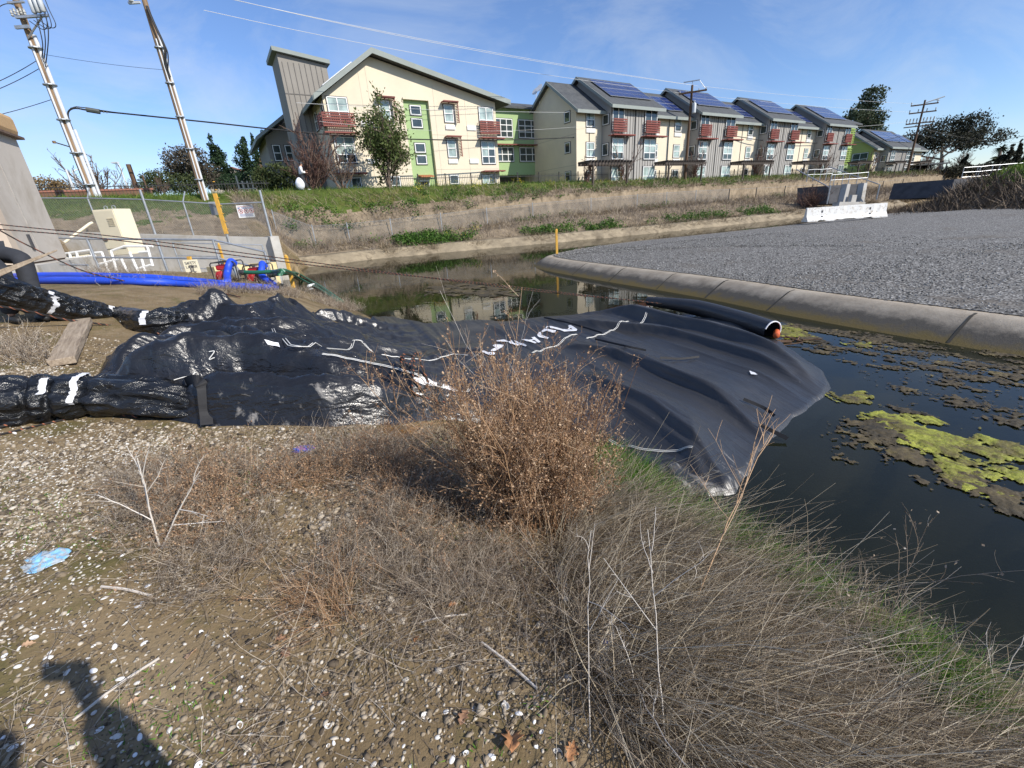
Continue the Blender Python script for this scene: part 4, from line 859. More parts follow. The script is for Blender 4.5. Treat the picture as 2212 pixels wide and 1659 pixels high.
# safety ladder sign
def letters(mb, txt, P, cell, m=0, wgt=.16):
    """block strokes: P(x,y) -> 3-D point, x right y up, unit = letter height"""
    G = {'S': '10 00 01 11 12 02:', 'A': '', }
    F5 = {'S': [(1, 2, 0, 2), (0, 2, 0, 1), (0, 1, 1, 1), (1, 1, 1, 0), (1, 0, 0, 0)], 'A': [(0, 0, .5, 2), (.5, 2, 1, 0), (.2, .8, .8, .8)], 'F': [(0, 0, 0, 2), (0, 2, 1, 2), (0, 1, .8, 1)], 'E': [(0, 0, 0, 2), (0, 2, 1, 2), (0, 1, .8, 1), (0, 0, 1, 0)], 'T': [(0, 2, 1, 2), (.5, 2, .5, 0)], 'Y': [(0, 2, .5, 1), (1, 2, .5, 1), (.5, 1, .5, 0)], 'L': [(0, 2, 0, 0), (0, 0, 1, 0)], 'D': [(0, 0, 0, 2), (0, 2, .7, 2), (.7, 2, 1, 1.5), (1, 1.5, 1, .5), (1, .5, .7, 0), (.7, 0, 0, 0)], 'R': [(0, 0, 0, 2), (0, 2, 1, 2), (1, 2, 1, 1), (1, 1, 0, 1), (.4, 1, 1, 0)],
          'N': [(0, 0, 0, 2), (0, 2, 1, 0), (1, 0, 1, 2)], 'O': [(0, 0, 0, 2), (0, 2, 1, 2), (1, 2, 1, 0), (1, 0, 0, 0)], 'I': [(.5, 0, .5, 2)], 'M': [(0, 0, 0, 2), (0, 2, .5, 1), (.5, 1, 1, 2), (1, 2, 1, 0)], 'G': [(1, 2, 0, 2), (0, 2, 0, 0), (0, 0, 1, 0), (1, 0, 1, 1), (1, 1, .6, 1)], 'W': [(0, 2, .25, 0), (.25, 0, .5, 1), (.5, 1, .75, 0), (.75, 0, 1, 2)], 'H': [(0, 0, 0, 2), (1, 0, 1, 2), (0, 1, 1, 1)], 'P': [(0, 0, 0, 2), (0, 2, 1, 2), (1, 2, 1, 1), (1, 1, 0, 1)]}
    for i, ch in enumerate(txt):
        for x0, y0, x1, y1 in F5.get(ch, []):
            a = np.array([i * 1.45 + x0, y0]); b = np.array([i * 1.45 + x1, y1]); d = nrm(b - a); n = np.array([-d[1], d[0]]) * wgt; a = a - d * wgt; b = b + d * wgt
            mb.add([P(*(q * cell)) for q in (a - n, b - n, b + n, a + n)], [(0, 1, 2, 3)], m)
def signboard(lb, u0, v0, u1, v1, t, wdt, hgt, face, draw, name='sign', holes=True):
    c = P3((u0 + u1) / 2, (v0 + v1) / 2, t); s_ = thing(name, lb, 'sign', c - np.array([0, 0, hgt / 2])); dxx = nrm(np.array([1, .25, 0])); out_ = np.array([dxx[1], -dxx[0], 0])
    P = lambda x, y, o=0: c + dxx * (x - wdt / 2) + np.array([0, 0, y - hgt / 2]) + out_ * o
    mb = MB(); mb.hexa([P(0, 0, -.006), P(wdt, 0, -.006), P(wdt, 0, .0), P(0, 0, .0), P(0, hgt, -.006), P(wdt, hgt, -.006), P(wdt, hgt, .0), P(0, hgt, .0)]); mb.build('panel', [face], s_)
    mb = MB(); draw(mb, P, wdt, hgt)
    if mb.v: mb.build('lettering', [m_ink, m_blueink, m_redink], s_)
    return s_
def d_ladder(mb, P, W_, H_):
    Q = lambda ox, oy: (lambda x, y: P(ox + x, oy + y, .004))
    letters(mb, 'SAFETY', Q(.045, H_ - .115), .031); letters(mb, 'LADDER', Q(.045, H_ - .215), .031)
    def st(x0, y0, x1, y1, w_=.008):
        a, b = np.array([x0, y0]), np.array([x1, y1]); d = nrm(b - a); n = np.array([-d[1], d[0]]) * w_
        mb.add([P(*q, .004) for q in (a - n, b - n, b + n, a + n)], [(0, 1, 2, 3)])
    for x in (.13, .2): st(x, .1, x, .3)
    for y in np.linspace(.13, .29, 6): st(.13, y, .2, y)
    st(.08, .12, .165, .045); st(.25, .12, .165, .045); st(.08, .12, .13, .12); st(.2, .12, .25, .12)
lad = signboard('cream SAFETY LADDER sign with a ladder and arrow on the near railing', 401, 562, 430, 596, 11.9, .36, .44, m_signc, d_ladder)
mb = MB(); q = P3(409, 558, 11.95); mb.box((q[0] - .05, q[1] - .03, q[2] - .06), (q[0] + .05, q[1] + .03, q[2] + .05)); mb.build('clip', [m_yellow], lad)
# ---- chain link fence on the bay wall
def mesh_panel(mb, a0, b0, a1, b1, pitch, r):
    """diamond wire mesh on the quad a0-b0 (bottom) a1-b1 (top)"""
    L = np.linalg.norm(b0 - a0); Hh = np.linalg.norm(a1 - a0); P = lambda x, y: (a0 * (1 - x / L) + b0 * (x / L)) * (1 - y / Hh) + (a1 * (1 - x / L) + b1 * (x / L)) * (y / Hh)
    for sg in (1, -1):
        for x in np.arange(-Hh, L + Hh, pitch):
            xa, ya, xb, yb = (x, 0, x + Hh, Hh) if sg > 0 else (x, 0, x - Hh, Hh)
            pts = []
            for (px, py) in ((xa, ya), (xb, yb)): pts.append([px, py])
            (x0, y0), (x1, y1) = pts
            def cl(x0, y0, x1, y1, lim, up):
                if (x0 - lim) * (x1 - lim) < 0:
                    k = (lim - x0) / (x1 - x0); ym = y0 + (y1 - y0) * k
                    if (x0 < lim) == up: x0, y0 = lim, ym
                    else: x1, y1 = lim, ym
                return x0, y0, x1, y1
            if max(x0, x1) <= 0 or min(x0, x1) >= L: continue
            x0, y0, x1, y1 = cl(x0, y0, x1, y1, 0, True); x0, y0, x1, y1 = cl(x0, y0, x1, y1, L, False)
            if abs(x1 - x0) > .02: mb.bar(P(x0, y0), P(x1, y1), r, 3, cap=False)
m_link = plain('fence_wire', (.33, .34, .34), .5, .1, 5, metal=.5)
cf = thing('chain_link_fence', 'tall galvanised chain link fence standing on the intake bay wall', 'fence', P3(440, 512, 20.6))
FP = [(-10, 428, 520, 19.8), (218, 428, 501, 19.7), (338, 431, 512, 19.6), (418, 436, 507, 19.6), (496, 441, 513, 19.7), (587, 437, 513, 19.7)]
tops = []; bots = []
for u, vt, vb, t in FP:
    q = P3(u, vb, t); 
    bots.append(q); tops.append(np.array([q[0], q[1], vheight(q[0], q[1], vt)]))
mbm = MB(); mbr = MB()
for i in range(len(FP) - 1):
    mesh_panel(mbm, bots[i], bots[i + 1], tops[i], tops[i + 1], .075, .0042); mbr.tube([tops[i], tops[i + 1]], .028, 7)
mbm.build('mesh', [m_link], cf); mbr.build('top_rail', [m_steel], cf, smooth=True)
for i, (u, vt, vb, t) in enumerate(FP):
    if i in (0,): continue
    q, tp = bots[i], tops[i]; mb = MB(); big = i in (2, 5); mb.tube([q - [0, 0, .2], [tp[0], tp[1], vheight(q[0], q[1], {2: 409, 5: 411}.get(i, vt))]], .05 if big else .034, 8)
    if i in (1, 3): mb.tube([tp, tp + np.array([.16, .1, .42])], .026, 6)
    if i != 4: mb.build('post', [m_steel], cf, smooth=True)
# yellow gauge post on the wall
mb = MB(); q = P3(493, 516, 19.4); mb.box((q[0] - .075, q[1] - .06, q[2] + .22), (q[0] + .075, q[1] + .02, vheight(q[0], q[1], 418)))
for k in range(7): z = q[2] + .4 + .32 * k; mb.box((q[0] + .075, q[1] - .05, z), (q[0] + .14, q[1], z + .03))
gp = thing('gauge_post', 'tall yellow post with small pegs on the chain link fence', 'post', q); mb.build('post', [m_yellow], gp); mb = MB(); mb.tube([q - [0, 0, .2], q + [0, 0, .22]], .045, 7); mb.build('foot', [m_steel], gp)
def d_no(mb, P, W_, H_):
    Q = lambda ox, oy: (lambda x, y: P(ox + x, oy + y, .004))
    letters(mb, 'NO TRESPASSING'[:13], Q(.05, H_ - .16), .034, 1); 
    mb.add([P(x, y, .003) for x, y in ((.05, H_ - .05), (W_ - .05, H_ - .05), (W_ - .05, H_ - .065), (.05, H_ - .065))], [(0, 1, 2, 3)], 2)
    for k in range(3):
        cx = .14 + .22 * k; n = 20
        for i in range(n):
            a, b = 6.283 * i / n, 6.283 * (i + 1) / n
            mb.add([P(cx + r_ * math.cos(t_), .27 + r_ * math.sin(t_), .004) for r_, t_ in ((.075, a), (.095, a), (.095, b), (.075, b))], [(0, 1, 2, 3)], 2)
        mb.add([P(cx + x, .27 + y, .0045) for x, y in ((-.065, .05), (-.05, .065), (.065, -.05), (.05, -.065))], [(0, 1, 2, 3)], 2)
        mb.add([P(cx + x, .27 + y, .004) for x, y in ((-.03, -.04), (.02, -.03), (.04, .03), (-.01, .045))], [(0, 1, 2, 3)], 0)
    for j in range(3): mb.add([P(x, .14 - .04 * j + y, .004) for x, y in ((.07, 0), (W_ - .07, 0), (W_ - .07, .014), (.07, .014))], [(0, 1, 2, 3)], 1)
signboard('white warning sign with blue lettering and three red ringed symbols on the chain link fence', 517, 446, 544, 467, 19.3, .66, .52, m_sign, d_no)
signboard('plain grey plate wired to the chain link fence beside the yellow post', 456, 439, 474, 461, 19.3, .42, .55, plain('plate_grey', (.36, .38, .40), .5, .06, 4, metal=.3), lambda *a: None)
# yellow post beside the pumps, and one inside the bay
def ypost(lb, u0, v0, v1, t, wd=.09):
    q = P3(u0, v0, t); mb = MB(); zt_ = vheight(q[0], q[1], v1); mb.box((q[0] - wd / 2, q[1] - wd / 2, q[2] - .4), (q[0] + wd / 2, q[1] + wd / 2, zt_ - .05)); mb.lathe((q[0], q[1], zt_ - .05), [(wd * .6, 0), (wd * .55, .04), (.01, .07)], 8); return tag(mb.build('yellow_post', [m_yellow], bevel=.01), lb, 'post')
ypost('short yellow marker post at the water edge beside the pumps', 628, 596, 551, 14.8, .10); ypost('thin yellow post inside the intake bay', 482, 560, 526, 17, .07); 
q = atz(1203, 549, -.3); ypost('slender yellow stake at the tip of the gravel lot', 1203, 551, 495, 19.3, .10)
# ---- far chain link fence along the toe of the levee
ff = thing('chain_link_fence', 'low chain link fence with thin posts along the foot of the weedy levee', 'fence', SW(25, 32, .3))
sp_ = [3.2, 5.3, 7.5, 10.5, 14.4, 18.4, 22.9, 29.5, 35.6, 40, 44.8, 50, 55.5, 62, 69, 76, 84, 92, 100]
def lev_pt(s): g = SW(s, 0, 0); wv = 32.0 if s < 46 else 31.4; g = SW(s, wv, 0); g[2] = gz(g[0], g[1]); return g
mbm = MB()
for a, b_ in zip(sp_[:-1], sp_[1:]):
    A0, B0_ = lev_pt(a), lev_pt(b_); up_ = np.array([0, 0, 1.25])
    if a < 46: mesh_panel(mbm, A0, B0_, A0 + up_, B0_ + up_, .1 if a < 25 else .14, .0045 if a < 25 else .006)
    mbm.tube([A0 + up_, B0_ + up_], .012, 4)
mbm.build('mesh', [m_link], ff)
for s in sp_: 
    A0 = lev_pt(s); mb = MB(); mb.tube([A0 - [0, 0, .3], A0 + [0, 0, 1.35]], .032 if s < 50 else .05, 6); mb.build('post', [m_steel if s < 50 else m_iron], ff, smooth=True)
# ---- white road barrier on the lot
def barrier():
    a, b_ = P3(1738, 476, 27.0), P3(1907, 474, 27.0); a[2] = b_[2] = (a[2] + b_[2]) / 2 + .02; d = nrm((b_ - a) * [1, 1, 0]); L = np.linalg.norm((b_ - a)[:2]); n = np.array([d[1], -d[0], 0]);
    if n[1] > 0: n = -n
    pr = [(-.3, 0), (.3, 0), (.3, .08), (.13, .33), (.08, .82), (-.08, .82), (-.13, .33), (-.3, .08)]
    t = thing('concrete_barrier', 'white painted concrete road barrier with chipped edges on the gravel lot', 'road barrier', (a + b_) / 2)
    mb = MB(); ns = 24; V = []
    for i in range(ns + 1):
        x = L * i / ns
        for k, (o, z) in enumerate(pr):
            jit = .012 * rng.normal(); zz = z + (.09 * max(0, fbm(np.array(x * 1.5), np.array(.5), 3, 5) - .45) * 6 if k in (1,) and .15 * L < x < .85 * L else 0)
            V.append(a + d * x + n * (o + jit * .5) + np.array([0, 0, zz + jit * .4]))
    k = len(pr); F = [(i * k + j, i * k + (j + 1) % k, (i + 1) * k + (j + 1) % k, (i + 1) * k + j) for i in range(ns) for j in range(k)] + [tuple(range(k - 1, -1, -1)), tuple(range(ns * k, ns * k + k))]
    mb.add(V, F); mb.build('body', [plain('chipped_white_paint', (.80, .79, .75), .7, .04, 2, dirt=(.45, .38, .30), dirts=6)], t, bevel=0)
    for x in (.19 * L, .79 * L):
        for z in (.24, .56):
            mb = MB(); c = a + d * x + n * (.185 if z < .4 else .108) + np.array([0, 0, z]); mb.hexa([c + d * i + n * j + np.array([0, 0, q]) for q in (-.07, .07) for i, j in ((-.05, -.05), (.05, -.05), (.05, .006), (-.05, .006))]); mb.build('lifting_slot', [m_conc_dk], t)
barrier()
# ---- outfall box with railing on the levee, and the walled structure at the right
of = thing('outfall_structure', 'dark concrete outfall with pale ribs and a steel railing set into the levee', 'concrete structure', P3(1830, 440, 43))
def quad3(mb, uv, t, depth, m=0): mb.prism([P3(u, v, t) for u, v in uv], np.array(E2) * depth, m)
mb = MB(); quad3(mb, [(1790, 440), (1868, 440), (1872, 396), (1790, 401)], 44, 3.0); mb.build('headwall', [m_conc_dk], of)
mb = MB(); quad3(mb, [(1820, 441), (1828, 441), (1838, 397), (1831, 397)], 43.6, .5); quad3(mb, [(1858, 441), (1866, 441), (1874, 395), (1867, 395)], 43.6, .5); quad3(mb, [(1812, 446), (1868, 446), (1870, 436), (1814, 436)], 43, .6); quad3(mb, [(1838, 438), (1848, 438), (1852, 421), (1842, 421)], 43.2, .3); mb.build('concrete_rib', [m_conc], of)
def railing3(par, pts, t, vtop, lv=(0, .5), r=.035, mt=None):
    tops = []
    for u, v in pts:
        q = P3(u, v, t); tops.append(np.array([q[0], q[1], vheight(q[0], q[1], v - vtop)])); mb = MB(); mb.tube([q - [0, 0, .1], tops[-1]], r, 6); mb.build('railing_post', [mt or m_steel], par, smooth=True)
    for L in lv:
        mb = MB()
        for a, b in zip(tops[:-1], tops[1:]): mb.tube([a - [0, 0, L], b - [0, 0, L]], r * .85, 6)
        mb.build('rail', [mt or m_steel], par, smooth=True)
railing3(of, [(1792, 400), (1800, 399), (1818, 398), (1832, 397), (1850, 396), (1872, 394)], 44.5, 22)
railing3(of, [(1742, 391), (1756, 390), (1770, 390), (1783, 389), (1796, 388)], 48, 24)
for a, b_ in ((P3(1720, 366, 47), P3(1790, 404, 43.5)), (P3(1790, 360, 47), P3(1898, 398, 44))): mb = MB(); mb.tube([a, b_], .05, 6); mb.build('sloping_rail', [m_steel], of)
for u, v0, v1 in ((1786, 441, 400), (1893, 431, 398)): mb = MB(); q = P3(u, v0, 43); mb.tube([q, (q[0], q[1], vheight(q[0], q[1], v1))], .06, 6); mb.build('gate_post', [m_steel], of)
st_ = thing('retaining_structure', 'dark concrete block with a long steel railing on the mound at the right edge', 'concrete structure', P3(2130, 400, 42))
mb = MB(); quad3(mb, [(2050, 425), (2240, 425), (2240, 376), (2062, 387)], 44, 5); mb.build('block', [m_conc_dk], st_)
railing3(st_, [(2076, 386), (2106, 384), (2111, 384), (2138, 381), (2153, 380), (2186, 377), (2192, 377), (2215, 374), (2240, 372)], 44.3, 24, (0, .45, .9))
# ---- pumps
m_redp = plain('red_enamel', (.42, .02, .025), .3, .1, 8); m_alu = plain('cast_aluminium', (.45, .45, .43), .45, .15, 12, metal=.5); m_hoseb = plain('blue_hose', (.02, .075, .60), .5, .12, 2.5, bmp=.2, bscale=14, bdist=.02)
m_hoseg = plain('green_hose', (.02, .13, .075), .4, .15, 5)
def pump(lb, u, v, t, s=1.0):
    c = P3(u, v, t); c[2] = gz(c[0], c[1]); p = thing('water_pump', lb, 'pump', c, group='petrol water pumps'); X_ = np.array([1., .1, 0]); X_ /= np.linalg.norm(X_); Y_ = np.array([-X_[1], X_[0], 0])
    Q = lambda x, y, z: c + (X_ * x + Y_ * y) * s + np.array([0, 0, z * s])
    mb = MB()
    for y in (-.2, .2):
        mb.tube([Q(-.26, y, .03), Q(-.27, y, .4), Q(-.24, y, .44), Q(.24, y, .44), Q(.27, y, .4), Q(.26, y, .03), Q(.2, y, .01), Q(-.2, y, .01), Q(-.26, y, .03)], .014, 6)
    for x, z in ((-.2, .44), (.2, .44), (-.2, .01), (.2, .01)): mb.tube([Q(x, -.2, z), Q(x, .2, z)], .013, 6)
    mb.build('frame', [m_black], p, smooth=True)
    hb = lambda mb, x0, x1, y0, y1, z0, z1: mb.hexa([Q(x, y, z) for z in (z0, z1) for x, y in ((x0, y0), (x1, y0), (x1, y1), (x0, y1))])
    mb = MB(); hb(mb, -.2, .06, -.15, .15, .26, .38); mb.build('fuel_tank', [m_redp], p, bevel=.03)
    mb = MB(); mb.lathe(Q(-.09, -.01, .375), [(.03, 0), (.035, .02), (.03, .035)], 10); mb.build('fuel_cap', [m_black], p)
    mb = MB(); mb.lathe(Q(-.13, -.17, .13), [(.09, 0), (.12, .02), (.12, .09), (.08, .12)], 16, 0, Y_); mb.build('recoil_cover', [m_redp], p, smooth=True)
    mb = MB(); hb(mb, -.12, .08, -.1, .14, .05, .25)
    for k in range(5): hb(mb, .0, .1, -.14, -.1, .07 + .035 * k, .085 + .035 * k)
    mb.build('engine_block', [m_alu], p)
    mb = MB(); mb.lathe(Q(.08, 0, .17), [(.1, 0), (.15, .02), (.15, .1), (.1, .13), (.05, .14)], 16, 0, X_); mb.lathe(Q(.16, 0, .3), [(.05, 0), (.045, .08)], 12); mb.build('pump_housing', [m_alu], p, smooth=True)
    mb = MB(); mb.lathe(Q(.2, 0, .17), [(.055, 0), (.06, .02), (.06, .12), (.05, .14)], 12, 0, X_); mb.build('coupling', [m_black], p, smooth=True)
    return Q
Q1 = pump('red petrol pump in a black frame, the one standing further left and nearer', 501, 608, 10.0, .98); Q2 = pump('red petrol pump in a black frame, the one nearer the yellow marker post', 564, 604, 10.6, .98)
def hose(lb, pts, r, mt, name='hose', flat=1.0, grp=None):
    mb = MB(); P_ = curve_pts(pts, 8); mb.tube(P_, r, 10); o = mb.build(name, [mt], smooth=True); return tag(o, lb, 'hose', grp)
def gl(u, v, h): 
    q = GP(u, v); q[2] += h; return q
hr = .074
hose('blue discharge hose running from the left pump along the bank', [Q1(.17, 0, .38), Q1(.16, -.1, .44), Q1(.14, -.22, .36), Q1(.10, -.34, .16), gl(490, 619, hr), gl(440, 616, hr), gl(380, 611, hr), gl(300, 606, hr), gl(200, 603, hr), gl(120, 602, hr), gl(60, 603, hr), gl(-40, 606, hr)], hr, m_hoseb, grp='blue hoses')
hose('blue discharge hose looping round from the pump beside the marker post', [Q2(.17, 0, .38), Q2(.17, -.1, .46), Q2(.2, -.25, .38), Q2(.24, -.45, .2), gl(597, 627, hr), gl(560, 628, hr), gl(480, 624, hr), gl(380, 619, hr), gl(300, 616, hr), gl(200, 614, hr), gl(120, 613, hr), gl(60, 614, hr), gl(-40, 618, hr)], hr, m_hoseb, grp='blue hoses')
hose('green suction hose from the left pump passing behind the other pump into the water', [Q1(.33, 0, .17), Q1(.6, -.05, .15), Q1(1.0, -.1, .14), Q1(1.35, -.1, .12), gl(650, 607, .1), gl(690, 628, .08), atz(726, 648, -.45), atz(740, 657, -.9)], .045, m_hoseg, grp='green suction hoses')
hose('green suction hose curving from the pump beside the marker post into the water', [Q2(.33, 0, .17), Q2(.6, 0, .17), gl(645, 598, .16), gl(690, 622, .1), atz(730, 645, -.45), atz(745, 656, -.9)], .045, m_hoseg, grp='green suction hoses')
mb = MB(); a, b_ = gl(666, 621, .05), gl(682, 617, .05); mb.tube([a, b_], .055, 12); tag(mb.build('white_pipe', [m_white], smooth=True), 'short white plastic pipe lying beside the green hoses', 'pipe')
# ------------------------------------------------------------------ black fabric dam lying from the bank into the water
def on_bank(pts, lift): return [GP(u, v, 40, lift) for u, v in pts]
far_edge = on_bank([(330, 690), (360, 662), (450, 654), (560, 655), (622, 645), (655, 660), (760, 674), (850, 682)], .16) + [atz(u, v, z) for u, v, z in [(930, 690, -.46), (1020, 682, -.46), (1100, 670, -.46), (1180, 660, -.45), (1250, 652, -.42), (1330, 645, -.36), (1400, 642, -.34), (1480, 650, -.36), (1560, 664, -.42), (1640, 692, -.5), (1690, 716, -.55)]]
right_edge = [atz(u, v, -.68) for u, v in [(1702, 736), (1740, 757), (1800, 800), (1826, 838), (1806, 870), (1752, 908), (1700, 952), (1675, 985), (1656, 1025), (1612, 1075), (1545, 1086)]]
near_edge = [atz(1470, 1060, -.62), atz(1400, 1018, -.55)] + on_bank([(1330, 980), (1285, 958), (1200, 938), (1100, 925), (1000, 912), (960, 908), (850, 922), (700, 926), (560, 924), (450, 926), (350, 908), (270, 890), (215, 880), (190, 835), (222, 770), (262, 752), (300, 728)], 0.0)
OUT = np.array(far_edge + right_edge + near_edge)[:, :2]
OUTR = np.zeros(len(OUT)); nfar = len(far_edge); OUTR[nfar - 9:nfar + len(right_edge) + 2] = 1
GS = .022
x0, y0 = OUT.min(0) - .1; x1, y1 = OUT.max(0) + .1
gx = np.arange(x0, x1, GS); gy = np.arange(y0, y1, GS); GX, GY = np.meshgrid(gx, gy, indexing='ij')
def seg_dist(px, py, a, b):
    d = b - a; L2 = d @ d + 1e-12; t = np.clip(((px - a[0]) * d[0] + (py - a[1]) * d[1]) / L2, 0, 1)
    ex = px - a[0] - t * d[0]; ey = py - a[1] - t * d[1]; return np.hypot(ex, ey), t
inside = np.zeros(GX.shape, bool); De = np.full(GX.shape, 9.); Dw = np.full(GX.shape, 9.)
wobx = GX + .05 * (fbm(GX * 2.2, GY * 2.2, 3, 17) - .5) * 2; woby = GY + .05 * (fbm(GX * 2.2, GY * 2.2, 3, 27) - .5) * 2
for i in range(len(OUT)):
    a, b_ = OUT[i], OUT[(i + 1) % len(OUT)]
    cond = ((a[1] > woby) != (b_[1] > woby)) & (wobx < (b_[0] - a[0]) * (woby - a[1]) / (b_[1] - a[1] + 1e-12) + a[0]); inside ^= cond
    d, _ = seg_dist(wobx, woby, a, b_); De = np.minimum(De, d)
    if OUTR[i]: Dw = np.minimum(Dw, d)
De = np.where(inside, De, -De)
h0 = gz(GX, GY); sS = GX * E1[0] + GY * E1[1]; sW = GX * E2[0] + GY * E2[1]
wat_m = sstep(sS, 1.9, 3.4)                                  # 0 on the bank, 1 over the water
k_ = 14.; base = np.log(np.exp(k_ * (h0 + .015)) + np.exp(k_ * (-.60))) / k_
def ridge(uvs, h, wn, wf, lift=.15, z=None, p=2.0, ends=.25):
    """fold along a line on the sheet; wn / wf = width towards / away from the camera"""
    P = np.array([(GP(u, v, 40, lift) if z is None else atz(u, v, z))[:2] for u, v in uvs]); P = np.array(curve_pts([(a, b, 0) for a, b in P], 4))[:, :2]
    D = np.full(GX.shape, 9.); Sg = np.zeros(GX.shape); T = np.zeros(GX.shape); n = len(P) - 1
    for i in range(n):
        d, t = seg_dist(GX, GY, P[i], P[i + 1]); m_ = d < D; D = np.where(m_, d, D)
        c = (P[i + 1][0] - P[i][0]) * (GY - P[i][1]) - (P[i + 1][1] - P[i][1]) * (GX - P[i][0]); Sg = np.where(m_, c, Sg); T = np.where(m_, (i + t) / n, T)
    W_ = np.where(Sg > 0, wf, wn) * (1 + .35 * (vnoise(GX * 1.4, GY * 1.4, 33) - .5))
    return h * np.exp(-np.abs(D / W_) ** p) * sstep(T, 0, ends) ** .5 * sstep(1 - T, 0, ends) ** .5
H_ = np.zeros(GX.shape)
# bank side: rolls and crumples
H_ = np.maximum(H_, ridge([(205, 830), (330, 806), (430, 795), (560, 782), (700, 795), (830, 818), (960, 852), (1060, 868)], .42, .24, .24, .25, p=3))
H_ = np.maximum(H_, ridge([(330, 884), (460, 886), (700, 886), (880, 884), (980, 880)], .20, .10, .25, .1, p=3))
H_ = np.maximum(H_, ridge([(225, 775), (330, 757), (400, 752), (480, 757), (560, 780)], .30, .12, .22, p=2.4))
H_ = np.maximum(H_, ridge([(310, 728), (420, 715), (500, 720), (590, 742)], .24, .10, .18, p=2.4))
H_ = np.maximum(H_, ridge([(350, 672), (450, 664), (540, 666), (650, 658)], .22, .13, .25, p=2.4))
H_ = np.maximum(H_, ridge([(585, 672), (622, 652), (660, 668)], .22, .10, .12, p=1.3))
H_ = np.maximum(H_, ridge([(420, 695), (560, 695), (700, 705), (820, 725)], .17, .14, .22))
H_ = H_ + ridge([(560, 715), (680, 722), (800, 742), (900, 760)], .09, .07, .2)
H_ = H_ + ridge([(610, 738), (720, 752), (850, 768), (980, 766), (1080, 775)], .07, .05, .3)
bank = (1 - wat_m) * sstep(De, 0, .3)
th = math.radians(20); ax = GX * math.cos(th) + GY * math.sin(th); ay = -GX * math.sin(th) + GY * math.cos(th)
wx = ax + .25 * fbm(GX * 1.1, GY * 1.1, 3, 71); wy = ay + .25 * fbm(GX * 1.1 + 9, GY * 1.1, 3, 72)
pile = sstep(-(GX + .35 * GY), -1.9, 1.0)                      # more crumpled towards the left
def tri(p): f = p - np.floor(p); return np.abs(2 * f - 1)
crump = .07 * (ridged(wx * .9, wy * 1.7, 81) - .55)
fx_, fy_ = GX + .12 * fbm(GX * 1.8, GY * 1.8, 3, 61), GY + .12 * fbm(GX * 1.8 + 7, GY * 1.8, 3, 62)
T1, T2 = GP(225, 862)[:2], GP(352, 690)[:2]
for k_i, (deg, fr_q, amp) in enumerate([(100, .75, .06), (118, 1.15, .05), (78, 1.5, .035), (140, 1.9, .03), (95, 2.7, .024), (60, 3.1, .016), (108, 4.8, .014), (109, 1.5, .05), (114, 2.9, .038), (98, 5.2, .02), (126, 7.6, .012)]):
    a_ = math.radians(deg + 14); msk = sstep(fbm(GX * (.6 + .25 * fr_q), GY * (.6 + .25 * fr_q), 3, 100 + k_i), .40, .62)
    ph = (fx_ * math.cos(a_) + fy_ * math.sin(a_)) * fr_q + 1.3 * fbm(GX * .55 * fr_q, GY * .55 * fr_q, 2, 120 + k_i)
    crump = crump + amp * msk * (tri(ph) ** 1.3 - .4)
fade = sstep(-(GX + .35 * GY), -2.4, .4)
